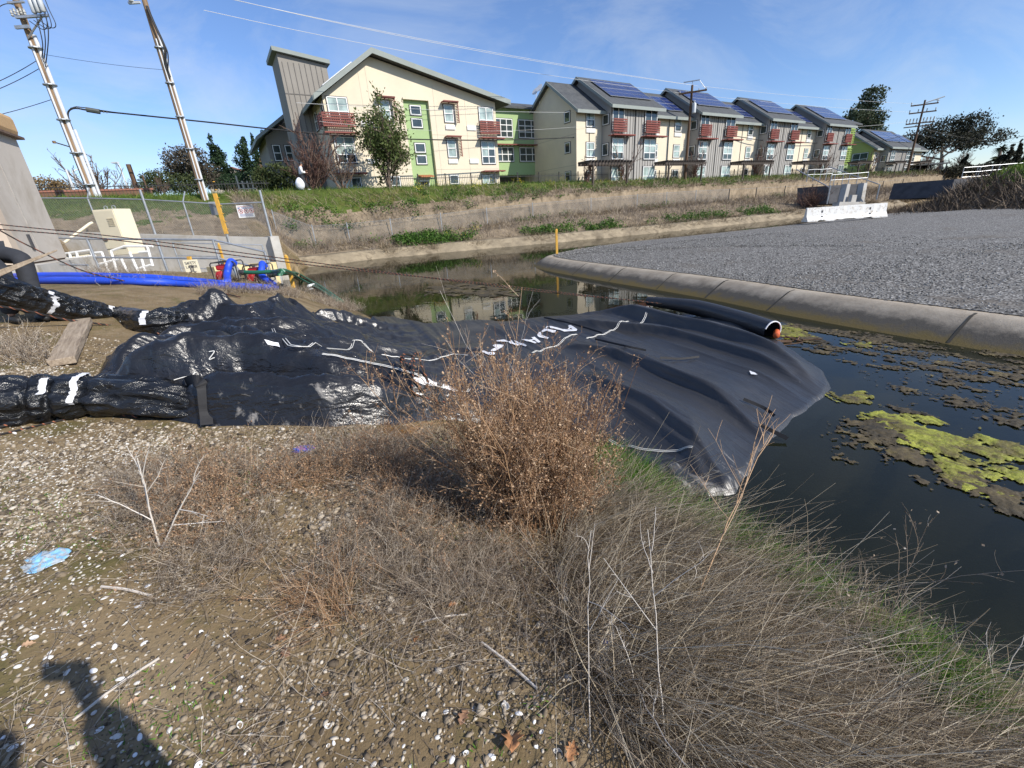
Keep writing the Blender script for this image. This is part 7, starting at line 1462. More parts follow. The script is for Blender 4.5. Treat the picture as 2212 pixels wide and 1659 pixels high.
bare('bare_tree', 'leafless tree behind the conduit pole', (150, 258, 330, 430, 40), 16, .06, m_twig, ((8, .42), (6, .45))); bare('bare_tree', 'low leafless scrub between the street lamps and the brown post', (225, 330, 385, 428, 52), 20, .04, m_twig); bare('bare_tree', 'leafless scrub in front of the brownish tree', (320, 372, 372, 416, 44), 12, .04, m_twig)
for k, (uc, t, lb) in enumerate([(1268, 42.3, 'leafless young tree by the near corner pergola'), (1350, 45, 'leafless young tree before the first grey gable'), (1505, 50.9, 'leafless young tree at the foot of the brown utility pole'), (1642, 57.6, 'leafless young tree before the third grey gable'), (1778, 66, 'leafless young tree before the fourth grey gable'), (1880, 74.5, 'leafless young tree by the olive green gable end')]):
    wd = 42 - 4 * k; bare('bare_tree', lb, (uc - wd, uc + wd, 318 + k * 1.5 if k else 338, 392 - k * 2, t), 9, .05, m_twigr, ((8, .42), (6, .42)), .5, .28, 'young leafless trees along the terrace')
# right hand background
tree('eucalyptus_tree', 'windswept eucalyptus rising behind the last grey gable', (1782, 1932, 188, 372, 105), [(-.18, .62, .17, .10), (-.35, .60, .1, .07), (.02, .86, .16, .13), (.12, .74, .18, .12), (.02, .62, .22, .12), (.34, .66, .14, .10), (.2, .5, .2, .1), (.08, .4, .16, .09)], 9000, .55, L_euc, m_barkp, 8, .6, trunk_to=.7, lean=.1)
tree('spreading_tree', 'big dark spreading tree with a pale forked trunk beyond the smaller house', (1945, 2150, 246, 368, 92), [(-.36, .55, .14, .18), (-.2, .62, .2, .24), (.0, .72, .22, .26), (.2, .78, .2, .24), (.36, .66, .13, .26), (.1, .5, .28, .16), (-.1, .48, .22, .16), (.3, .5, .16, .18)], 15000, .42, L_dark, m_barkp, 8, .45, trunk_to=.5, lean=-.05)
bare('bare_tree', 'reddish leafless scrub under the big dark tree', (1950, 2052, 328, 374, 88), 40, .08, m_twigr, ((8, .4), (5, .42)), .5, .9); bare('bare_tree', 'pale leafless scrub right of the pale forked trunk', (2040, 2110, 322, 372, 95), 22, .07, m_twig, ((7, .4), (5, .4)), .5, .5)
def palm(lb, u, vt, vb, t, fr_n, fl):
    q = P3(u, vb, t); zt_ = vheight(q[0], q[1], vt); T = thing('palm_tree', lb, 'palm tree', q); mb = MB(); mb.tube([q - [0, 0, 1], (q[0], q[1], zt_ - .3)], .3, 8, 0, [.35, .25]); mb.build('trunk', [m_bark], T, smooth=True)
    B = np.repeat(np.array([[q[0], q[1], zt_ - .4]]), fr_n, 0); D = nrm(rng.normal(size=(fr_n, 3)) + [0, 0, .35]); npmesh('crown', *blades(B, D, np.full(fr_n, fl), np.array([0, 0, -fl * .45]) + rng.normal(size=(fr_n, 3)) * .1, np.full(fr_n, fl * .22), 4), [L_palm], T)
palm('slim fan palm between the big dark tree and the dark cypresses', 2147, 316, 372, 105, 46, 1.5); palm('short bushy palm just below the slim fan palm', 2152, 344, 366, 98, 60, 2.6)
for lb, uL, uR, vt in [('dark cypress clump near the right edge', 2158, 2196, 310), ('narrow dark cypress at the right edge', 2188, 2208, 298), ('dark cypress cut by the right edge', 2205, 2240, 312), ('thin dark cypress group beside the palms', 2078, 2100, 332)]:
    tree('cypress_tree', lb, (uL, uR, vt, 374, 90), cone_blobs(8, .3), 3600, .4, L_dark, m_bark, 3, cat='tree')
tree('bush', 'dark hedge behind the long steel railing', (2050, 2240, 350, 378, 85), [(-.4, .5, .15, .5), (-.2, .5, .15, .45), (0, .5, .15, .5), (.2, .5, .15, .45), (.4, .5, .15, .5)], 6000, .4, L_dark, m_bark, cat='hedge')
# scrub left of the outfall
bare('bare_tree', 'brown dead scrub left of the outfall', (1715, 1800, 395, 440, 45), 60, .022, m_twigr, ((6, .4), (4, .45)), .6, 1.0); bare('bare_tree', 'brown dead scrub right of the outfall', (1880, 2060, 425, 458, 40), 90, .02, m_twig, ((6, .35), (4, .4)), .6, 1.6)
# dark low shed and car shapes in the far right behind the fence
sh = thing('carport', 'dark low carport roof beyond the fence at the right', 'shelter', P3(2010, 372, 84)); mb = MB(); a, b_ = P3(1978, 358, 84), P3(2052, 353, 84); b_[2] = a[2]; d = nrm(b_ - a) ; L = np.linalg.norm(b_ - a); nrm2 = np.array([-d[1], d[0], 0])
mb.hexa([a + d * x + nrm2 * y + [0, 0, z] for z in (0, .25) for x, y in ((0, 0), (L, 0), (L, 5), (0, 5))]); mb.build('roof', [m_roof], sh)
for x in (.3, L / 2, L - .3): mb = MB(); mb.tube([a + d * x + nrm2 * .3, a + d * x + nrm2 * .3 - [0, 0, 3]], .1, 6); mb.build('post', [m_iron], sh)
mb = MB(); mb.hexa([a + d * x + nrm2 * y + [0, 0, z] for z in (-3.2, -.01) for x, y in ((0, 4.6), (L, 4.6), (L, 4.9), (0, 4.9))]); mb.build('rear_wall', [m_wood_dark], sh)
# houses and fences in the left background
m_tile = plain('red_tile', (.30, .13, .09), .85, .2, 3); m_bhouse = plain('beige_render', (.58, .50, .40), .9, .1, .5)
hs_ = thing('house', 'beige house with a red edged roof glimpsed between the conifers', 'house', P3(515, 412, 74)); q = P3(515, 400, 74)
mb = MB(); mb.box((q[0] - 5, q[1], q[2] - 2), (q[0] + 5, q[1] + 6, q[2] + .6)); mb.build('wall', [m_bhouse], hs_); mb = MB(); mb.prism([(q[0] - 5.6, q[1] - .5, q[2] + .6), (q[0] + 5.6, q[1] - .5, q[2] + .6), (q[0], q[1] - .5, q[2] + 2.6)], (0, 7, 0)); mb.build('roof', [m_bhouse], hs_); mb = MB(); [mb.tube([(q[0] + sx * 5.7, q[1] - .6, q[2] + .62), (q[0], q[1] - .6, q[2] + 2.7)], .12, 5) for sx in (-1, 1)]; mb.build('roof_edge', [m_tile], hs_)
ht = thing('timber_trellis', 'pale timber trellis and posts under the conifers', 'fence', P3(560, 412, 45)); 
for k, u in enumerate(np.linspace(520, 602, 9)): mb = MB(); q = P3(u, 418, 45); mb.box((q[0] - .07, q[1] - .05, q[2]), (q[0] + .07, q[1] + .05, q[2] + 1.2 + .5 * (k % 3 == 0))); mb.build('post', [m_bhouse], ht)
for dz in (.45, .95): mb = MB(); a, b_ = P3(520, 418, 45), P3(602, 418, 45); mb.tube([a + [0, -.09, dz], b_ + [0, -.09, dz]], .05, 5); mb.build('rail', [m_bhouse], ht)
bf = thing('picket_fence', 'black iron fence along the crest at the left behind the two big poles', 'fence', SW(-8, 37.5, 3.7)); mb = MB()
for s_ in np.arange(-30, 4, .17): mb.bar(SW(s_, 37.3, 3.4), SW(s_, 37.3, 4.7), .012, 4, cap=False)
for z in (3.6, 4.5): mb.box((-30, 37.28, z), (4, 37.32, z + .04), 0, SW)
mb.build('pickets', [m_iron], bf)
rw = thing('brown_wall', 'low brown wall behind the left crest', 'wall', SW(-12, 41, 3.5)); mb = MB(); mb.box((-24, 41, 3), (-3, 41.25, 4.55), 0, SW); mb.build('wall', [plain('brown_wall', (.16, .085, .055), .9, .15, 1)], rw); mb = MB(); mb.box((-24.1, 40.95, 4.552), (-2.9, 41.3, 4.66), 0, SW); mb.build('coping', [m_tile], rw)
# ------------------------------------------------------------------ pebbles, shells, litter
NEARP = poly_world([(-60, 1100), (500, 1010), (960, 945), (1150, 1150), (1330, 1660), (1300, 1760), (-60, 1760)])
FARP = poly_world([(-20, 700), (320, 740), (200, 905), (960, 930), (1100, 1000), (600, 1200), (-60, 1150)])
m_peb = islandmat('bank_pebbles', [(0, (.07, .055, .04)), (.3, (.16, .125, .085)), (.6, (.28, .225, .155)), (.85, (.40, .34, .26)), (1, (.55, .50, .42))], .85)
def clump(x, y): return .25 + .9 * sstep(fbm(x * 1.4, y * 1.4, 4, 66), .35, .6)
B = np.concatenate([scatter(NEARP, 15000, clump), scatter(FARP, 13000, lambda x, y: clump(x, y) * (DZv(x, y) < -5))]); sz = np.concatenate([rng.gamma(2.2, .0021, 15000) + .002, rng.gamma(2.2, .0032, 13000) + .003]); B[:, 2] += sz * .12
tag(npmesh('pebbles', *rocks(B, np.clip(sz, 0, .022), .6), [m_peb], smooth=True), 'tan and grey pebbles strewn over the bank', 'gravel', kind='stuff')
LEFTB = poly_world([(-60, 720), (130, 760), (180, 910), (420, 940), (420, 1300), (-60, 1400)])
B = scatter(LEFTB, 5000, clump); tag(npmesh('shell_grit', *rocks(B, rng.uniform(.004, .010, 5000), .45), [islandmat('shell_bits', [(0, (.42, .38, .31)), (.6, (.62, .59, .52)), (1, (.80, .79, .75))], .7)], smooth=True), 'small pale shell bits and light stones scattered over the left bank', 'gravel', kind='stuff')
# clam shells: three shapes, shared by every copy
m_shell, nt, b, _ = new_mat('white_shell'); oi = N(nt, 'ObjectInfo'); nt.links.new(ramp(nt, oi.outputs['Random'], [(0, (.55, .51, .45)), (.5, (.74, .73, .70)), (1, (.84, .84, .83))]), b.inputs['Base Color']); b.inputs['Roughness'].default_value = .5
def shellmesh(open_, asp):
    n, k = 14, 5; V = []; F = []
    for i in range(k + 1):
        r = i / k; z = (1 - r ** 2.2) * .42 if not open_ else (r ** 2.2) * .42
        for j in range(n): a = 6.283 * j / n; V.append((r * math.cos(a) + .12 * (1 - r), r * math.sin(a) * asp, z + .02 * math.sin(r * 25)))
    for i in range(k): F += [(i * n + j, i * n + (j + 1) % n, (i + 1) * n + (j + 1) % n, (i + 1) * n + j) for j in range(n)]
    b0 = len(V); V += [(x, y, z - .06) for x, y, z in V]; F += [tuple(b0 + q for q in reversed(f)) for f in F]; F += [(k * n + j, k * n + (j + 1) % n, b0 + k * n + (j + 1) % n, b0 + k * n + j) for j in range(n)]
    me = bpy.data.meshes.new('clam_shell'); me.from_pydata(V, [], F); me.polygons.foreach_set('use_smooth', [True] * len(F)); me.materials.append(m_shell); return me
shm = [shellmesh(False, .72), shellmesh(False, .62), shellmesh(True, .74)]
B = np.concatenate([scatter(poly_world([(-40, 1380), (480, 1360), (720, 1500), (1180, 1520), (1230, 1700), (-40, 1700)]), 150), scatter(poly_world([(-40, 1050), (260, 1060), (420, 1350), (-40, 1420)]), 70), scatter(poly_world([(-40, 930), (700, 935), (420, 1100), (-40, 1080)]), 80)])
for i, p in enumerate(B):
    big = rng.uniform() < .3; o = bpy.data.objects.new('clam_shell', shm[rng.integers(0, 3)]); COL.objects.link(o); r = rng.uniform(.010, .0165) if big else rng.uniform(.0045, .0095)
    o.location = Vector(p) + Vector((0, 0, r * .05)); o.scale = (r, r, r); o.rotation_euler = (rng.normal() * .25, rng.normal() * .25, rng.uniform(0, 6.283)); tag(o, 'small white clam shell lying on the pebbly dirt bank', 'shell', 'clam shells on the bank')
# fallen oak leaves
def leaf(lb, u, v, L, col, rz, lob=1.0):
    c = GP(u, v); n = 30; V = [];
    ts = np.linspace(0, 1, n); prof = (np.sin(np.pi * ts ** .8) ** .8) * .34 * (1 - lob * .55 * (.5 + .5 * np.cos(ts * 6.283 * 3.5))) + .008
    for t, w_ in zip(ts, prof):
        for k, q in enumerate((-1, -.5, 0, .5, 1)): V.append((t * L - L / 2, q * w_ * L + .02 * L * math.sin(9 * t + k), L * (.10 * math.sin(3.5 * t + .5) + .24 * abs(q) ** 1.5 * w_ * 2 + .02 * math.sin(17 * t + 3 * q))))
    F = [(i * 5 + j, i * 5 + j + 1, (i + 1) * 5 + j + 1, (i + 1) * 5 + j) for i in range(n - 1) for j in range(4)]
    me = bpy.data.meshes.new('oak_leaf'); me.from_pydata(V, [], F); me.polygons.foreach_set('use_smooth', [True] * len(F)); o = link('oak_leaf', me, [plain('leaf_' + str(len(bpy.data.materials)), col, .75, .25, 60)]); m_ = o.modifiers.new('t', 'SOLIDIFY'); m_.thickness = .0006
    o.location = Vector(c) + Vector((0, 0, .008)); o.rotation_euler = (rng.normal() * .25, rng.normal() * .25, rz); tag(o, lb, 'leaf', 'fallen oak leaves')
OR = (.42, .20, .085); BR = (.27, .15, .085); TN = (.40, .26, .16)
for q in [('large orange brown oak leaf at the bottom centre of the bank', 1108, 1602, .11, OR, 1.5), ('tan oak leaf at the bottom right of the bare dirt', 1234, 1625, .07, OR, 1.1), ('small rust oak leaf between the weeds and the two bottles', 979, 1310, .05, OR, .4), ('small bright oak leaf on the mossy dirt below the weed mat', 901, 1383, .035, OR, 1.3), ('brown curled oak leaf on bare dirt left of the mossy patch', 706, 1506, .05, BR, .8), ('brown oak leaf beside the big orange leaf', 1003, 1551, .06, BR, 1.2), ('tan oak leaf right of the phone shadow', 417, 1416, .065, TN, 1.7), ('brown oak leaf under the right end of the ginger weeds', 618, 1412, .06, BR, 2.6), ('cluster leaf just above the one under the ginger weeds', 609, 1384, .05, BR, .2), ('pinkish tan leaf beside the arm shadow', 292, 1518, .04, TN, 1.0), ('pink brown leaf caught in stems near the upper left weeds', 256, 1274, .045, TN, 1.9), ('pale tan leaf at the left edge among stems', 64, 1394, .04, TN, .5)]: leaf(*q)
# timber beam
a, b_ = GP(138, 792), GP(180, 702); ctrp = (a + b_) / 2; d = nrm(b_ - a); L = np.linalg.norm(b_ - a); n_ = nrm(np.array([d[1], -d[0], 0]))
m_beam, nt, b, _ = new_mat('weathered_timber'); b.inputs['Roughness'].default_value = .9; rz_ = math.atan2(d[1], d[0]); v = pos(nt, (1.2, 22, 22), (0, 0, -rz_)); nt.links.new(ramp(nt, noise(nt, v, 1.5, 7, .7, .5), [(.3, (.17, .125, .09)), (.5, (.33, .26, .185)), (.7, (.44, .36, .27))]), b.inputs['Base Color']); bump(nt, b, noise(nt, v, 2.5, 6, .7), .6, .01)
mb = MB(); hw = .105; pts = []
for x in np.linspace(-L / 2, L / 2, 14):
    j = .004 * rng.normal(size=4); pts.append([ctrp + d * x + n_ * (sx * hw + j[k]) + np.array([0, 0, z + j[k] * .6]) for k, (sx, z) in enumerate(((-1, .0), (1, .0), (1, .075), (-1, .075)))])
V = [q for r_ in pts for q in r_]; F = [(i * 4 + j, i * 4 + (j + 1) % 4, (i + 1) * 4 + (j + 1) % 4, (i + 1) * 4 + j) for i in range(13) for j in range(4)] + [(3, 2, 1, 0), (52, 53, 54, 55)]; V = [q + np.array([0, 0, max(0, gz(ctrp[0], ctrp[1]) - ctrp[2]) + .0]) for q in V]
mb.add(V, F); tag(mb.build('timber_beam', [m_beam], bevel=.008), 'weathered timber beam lying on the dirt between the two black bundles', 'timber')
# thin wooden lath held at the left edge
mb = MB(); a, b_ = P3(-60, 612, 4.6), P3(124, 541, 5.2); side = np.array([0, 0, 1.]); mb.hexa([a + [0, -.02, -.05], a + [0, .0, -.05], b_ + [0, .0, -.005], b_ + [0, -.01, -.005], a + [0, -.02, .03], a + [0, .0, .03], b_ + [0, .0, .01], b_ + [0, -.01, .01]]); tag(mb.build('wooden_stake', [m_beam]), 'tapered wooden stake held out in front of the dark trousers', 'stake')
# bottles
m_pet, nt, b, _ = new_mat('clear_plastic'); b.inputs['Base Color'].default_value = (.9, .93, .96, 1); b.inputs['Roughness'].default_value = .12; b.inputs['Transmission Weight'].default_value = .72; b.inputs['IOR'].default_value = 1.2; b.inputs['Specular IOR Level'].default_value = .8
bump(nt, b, noise(nt, pos(nt), 60, 3), .6, .004)
def bottle(lb, a, b_, r, crush, lift=.035, label=None):
    A_, B_ = GP(*a), GP(*b_); A_[2] += lift; B_[2] += lift * .6; d = nrm(B_ - A_); L = np.linalg.norm(B_ - A_); T = thing('plastic_bottle', lb, 'bottle', A_); prof = [(.02, 0), (.9, .02), (1, .06), (.95, .2), (1, .24), (.93, .4), (1, .45), (.95, .6), (1, .66), (.85, .76), (.5, .88), (.34, .93), (.36, 1.0)]
    n = 22; V = []; s_ = nrm(np.cross(d, [0, 0, 1.])); u_ = np.cross(s_, d)
    for pr, t in prof:
        for j in range(n): an = 6.283 * j / n; k = 1 - crush * (.5 + .5 * math.sin(3 * an + t * 9)) ; V.append(A_ + d * t * L + (s_ * math.cos(an) + u_ * math.sin(an) * (1 - crush * .6)) * r * pr * k)
    F = [(i * n + j, i * n + (j + 1) % n, (i + 1) * n + (j + 1) % n, (i + 1) * n + j) for i in range(len(prof) - 1) for j in range(n)]; mb = MB(); mb.add(V, F); mb.build('body', [m_pet], T, smooth=True)
    mb = MB(); mb.lathe(A_ + d * L * .98, [(r * .40, 0), (r * .42, .003), (r * .42, .014), (r * .3, .016)], 14, 0, d); mb.build('cap' if label else 'neck_ring', [m_white], T, smooth=True)
    if label:
        mb = MB(); c = A_ + d * L * .5 + u_ * r * 1.02; mb.hexa([c + d * x + s_ * y + u_ * z for z in (-.001, .0015) for x, y in ((-.012, -.012), (.014, -.01), (.012, .012), (-.012, .01))]); mb.build('label_scrap', [m_blueink], T)
    return T
bottle('clear plastic bottle with a blue label scrap lying near the bottom centre', (1318, 1372), (1292, 1452), .032, .22, .03, True); bottle('crushed clear bottle tangled in weeds above the other bottle', (1212, 1225), (1222, 1298), .033, .45, .03)
def crumple(name, lb, u, v, r, mats, cat, wx=1.0, h=.5, seed=0):
    c = GP(u, v); n, k = 40, 22; V = []
    for i in range(k + 1):
        th_ = math.pi * .5 * i / k
        for j in range(n):
            a = 6.283 * j / n; x, y = math.cos(a) * math.sin(th_), math.sin(a) * math.sin(th_); q = float(ridged(np.array(x * 2.6 + seed), np.array(y * 2.6), 300)); q2 = float(ridged(np.array(x * 6 + seed), np.array(y * 6), 301)); rr = r * (.75 + .4 * q)
            V.append(c + np.array([x * rr * wx, y * rr, max(.004, h * r * (math.cos(th_) * .5 + .5 * q * math.cos(th_) + .3 * (q2 - .4)))]))
    F = [(i * n + j, i * n + (j + 1) % n, (i + 1) * n + (j + 1) % n, (i + 1) * n + j) for i in range(k) for j in range(n)]; mi = [1 if len(mats) > 1 and float(fbm(np.array(V[f[0]][0] * 40.), np.array(V[f[0]][1] * 40.), 2, 8)) > .52 else 0 for f in F]
    return tag(npmesh(name, np.array(V), np.array(F), mats, smooth=False, mi=mi), lb, cat)
crumple('candy_wrapper', 'crumpled blue and purple foil wrapper on the dirt below the black sheet', 655, 972, .055, [plain('blue_foil', (.03, .10, .50), .3, .2, 30), plain('purple_foil', (.30, .12, .40), .35, .2, 30)], 'wrapper', 1.5, .45)
m_bag, nt, b, _ = new_mat('clear_bag'); b.inputs['Base Color'].default_value = (.62, .72, .80, 1); b.inputs['Roughness'].default_value = .2; b.inputs['Alpha'].default_value = .6
crumple('plastic_bag', 'crumpled clear and blue plastic bag in the weeds at the left edge', 100, 1212, .075, [m_bag, plain('bag_blue', (.25, .50, .74), .4, .15, 30)], 'bag', 1.3, .4, 4); 
# ------------------------------------------------------------------ floating algae
m_alg, nt, b, _ = new_mat('algae'); v = pos(nt); b.inputs['Roughness'].default_value = .55
nt.links.new(ramp(nt, noise(nt, v, 3.4, 8, .72, .5), [(.30, (.07, .05, .02)), (.44, (.15, .125, .02)), (.54, (.28, .29, .03)), (.66, (.42, .42, .05))]), b.inputs['Base Color']); bump(nt, b, noise(nt, v, 42, 5, .7), .8, .015)
m_algb, nt, b, _ = new_mat('brown_algae'); v = pos(nt); b.inputs['Roughness'].default_value = .7
nt.links.new(ramp(nt, noise(nt, v, 4, 7, .7), [(.35, (.03, .024, .012)), (.55, (.085, .062, .026)), (.72, (.19, .15, .05))]), b.inputs['Base Color']); bump(nt, b, noise(nt, v, 50, 4, .7), .6, .01)
AZ_ = lambda a, b_: (1548.4 + .3 * a, 553 + .3 * b_)
def algae(name, lb, uvs, gs, mt, thr=.46, edge=.10, grp=None, seed=0, kind=None, raw=False):
    P = np.array([atz(*(q if raw else AZ_(*q)), WZ)[:2] for q in uvs]); lo, hi = P.min(0) - .1, P.max(0) + .1; gx_ = np.arange(lo[0], hi[0], gs); gy_ = np.arange(lo[1], hi[1], gs); X_, Y_ = np.meshgrid(gx_, gy_, indexing='ij')
    D = np.full(X_.shape, 9.)
    for i in range(len(P)): D = np.minimum(D, seg_dist(X_, Y_, P[i], P[(i + 1) % len(P)])[0])
    ins = in_poly(X_.ravel(), Y_.ravel(), P).reshape(X_.shape); D = np.where(ins, D, -D); xr = X_ * E1[0] + Y_ * E1[1]; yr = X_ * E2[0] + Y_ * E2[1]; f = fbm(xr * (7. if kind else 5.), yr * (3.2 if kind else 3.6), 5, 400 + seed); f2 = fbm(X_ * 22, Y_ * 22, 3, 410 + seed)
    val = f * (.55 if kind else .68) + f2 * (.45 if kind else .32) + np.clip(D / edge, -1.6, .8) * .10; ok_ = val > thr; cell = ok_[:-1, :-1] & ok_[1:, :-1] & ok_[1:, 1:] & ok_[:-1, 1:]
    if cell.sum() < 4: return
    Zz = WZ + .004 + np.clip(val - thr, 0, .2) * .05 + .008 * f2; us = np.zeros(X_.shape, bool); us[:-1, :-1] |= cell; us[1:, :-1] |= cell; us[1:, 1:] |= cell; us[:-1, 1:] |= cell; ids = -np.ones(X_.shape, int); ids[us] = np.arange(us.sum())
    F = np.stack([ids[:-1, :-1][cell], ids[1:, :-1][cell], ids[1:, 1:][cell], ids[:-1, 1:][cell]], -1); return tag(npmesh(name, np.stack([X_[us], Y_[us], Zz[us]], -1), F, [mt], smooth=True), lb, 'algae', grp, kind)
G_ = 'bright algae mats'
algae('algae_mat', 'largest bright yellow green algae mat on the dark water', [(1210, 1150), (1330, 1180), (1480, 1175), (1600, 1250), (1800, 1320), (1810, 1400), (1650, 1425), (1500, 1410), (1380, 1350), (1320, 1270)], .010, m_alg, .44, .08, G_, 1)
algae('algae_mat', 'small bright algae mat between the two long ones', [(1880, 1410), (2000, 1415), (2090, 1480), (2060, 1505), (1930, 1490)], .009, m_alg, .42, .06, G_, 2)
algae('algae_mat', 'long yellow green algae mat reaching the right edge lower down', [(1570, 1465), (1750, 1460), (1950, 1510), (2230, 1590), (2230, 1670), (1950, 1620), (1650, 1565)], .010, m_alg, .45, .07, G_, 3)
algae('algae_mat', 'narrow algae streak at the right edge above the largest mat', [(1790, 1240), (1880, 1250), (2050, 1330), (2230, 1370), (2230, 1440), (2050, 1400), (1900, 1320)], .010, m_alg, .47, .06, G_, 4)
algae('algae_mat', 'thin curved algae wisp near the tip of the black sheet', [(960, 975), (1045, 980), (1090, 1050), (1210, 1075), (1200, 1090), (1060, 1070), (920, 1050)], .010, m_alg, .46, .05, G_, 5)
algae('algae_mat', 'green algae patch beside the open end of the black roll', [(430, 505), (640, 535), (650, 560), (590, 595), (500, 595)], .014, m_alg, .45, .06, G_, 6)
algae('algae_mat', 'small pale green algae patch out in the open water', [(990, 625), (1095, 630), (1100, 655), (1005, 655)], .014, m_alg, .40, .05, G_, 7)
algae('algae_mat', 'olive algae patch in the far reach before the reflected gable', [(930, 620), (1010, 612), (1110, 622), (1120, 640), (1000, 640), (930, 634)], .03, m_algb, .44, .15, G_, 8, raw=True)
algae('algae_mat', 'brown green algae mat at the right edge below the others', [(1560, 1640), (1800, 1610), (2230, 1700), (2230, 1900), (1900, 1800), (1650, 1700)], .011, m_algb, .50, .08, G_, 9)
for k, (q, th_) in enumerate([([(740, 1250), (900, 1190), (1270, 1180), (1330, 1300), (1180, 1420), (1000, 1470), (830, 1460), (750, 1350)], .53), ([(1080, 1310), (1300, 1330), (1500, 1440), (1480, 1530), (1250, 1470), (1080, 1380)], .51), ([(1260, 1090), (1400, 1080), (1460, 1150), (1300, 1140)], .50), ([(1500, 1030), (1700, 1015), (1930, 1040), (1850, 1100), (1600, 1080)], .51), ([(580, 560), (900, 640), (900, 720), (680, 700), (560, 640)], .52), ([(1260, 940), (1430, 960), (1450, 1000), (1300, 985)], .50), ([(1550, 740), (2230, 800), (2230, 880), (1700, 830)], .53), ([(1100, 560), (2230, 700), (2230, 1050), (1700, 950), (950, 850), (880, 720)], .60), ([(1900, 1080), (2230, 1090), (2230, 1260), (1950, 1180)], .53), ([(400, 480), (1100, 560), (1600, 690), (1500, 720), (900, 590), (500, 520)], .54)]):
    algae('floating_weeds', 'brown pond weed breaking the water surface', q, .012, m_algb, th_, .1, None, 20 + k, 'stuff')
# floating debris at the roll end
mb = MB(); c = atz(1715, 738, WZ)
for k in range(9): a = c + np.array([rng.normal() * .12, rng.normal() * .12, .01]); mb.tube([a, a + np.array([rng.normal() * .2, rng.normal() * .15, .03])], .012, 5)
tag(mb.build('drift_sticks', [m_poledk]), 'brown drift sticks caught at the open end of the roll', 'sticks', kind='stuff')
# ------------------------------------------------------------------ people
def skinned(name, parent, pts, edges, radii, mt, sub=2):
    me = bpy.data.meshes.new(name); me.from_pydata([tuple(map(float, p)) for p in pts], edges, []); o = bpy.data.objects.new(name, me); COL.objects.link(o); me.materials.append(mt)
    o.modifiers.new('s', 'SKIN'); lay = me.skin_vertices[0] if me.skin_vertices else None
    if lay is None:
        bpy.context.view_layer.objects.active = o; o.select_set(True); bpy.ops.mesh.customdata_skin_add(); lay = me.skin_vertices[0]
    for i, r in enumerate(radii): lay.data[i].radius = (r, r) if np.isscalar(r) else r; lay.data[i].use_root = (i == 0)
    md = o.modifiers.new('u', 'SUBSURF'); md.levels = md.render_levels = sub; bpy.context.view_layer.update()
    ev = o.evaluated_get(bpy.context.evaluated_depsgraph_get()); m2 = bpy.data.meshes.new_from_object(ev); bpy.data.objects.remove(o); bpy.data.meshes.remove(me)
    m2.polygons.foreach_set('use_smooth', [True] * len(m2.polygons)); m2.materials.clear(); m2.name = name; return link(name, m2, [mt], parent)
m_skin = plain('skin', (.52, .30, .21), .55, .06, 20); m_jacket = plain('white_jacket', (.80, .80, .80), .8, .05, 5); m_dkcloth = plain('dark_denim', (.028, .030, .036), .9, .25, 8, bmp=.5, bscale=25, bdist=.01); m_shoe = plain('pale_shoe', (.5, .5, .5), .7); m_boot = plain('black_boot', (.02, .02, .02), .6); m_hat = plain('grey_cap', (.055, .06, .065), .9); m_hair = plain('dark_hair', (.02, .015, .012), .6)
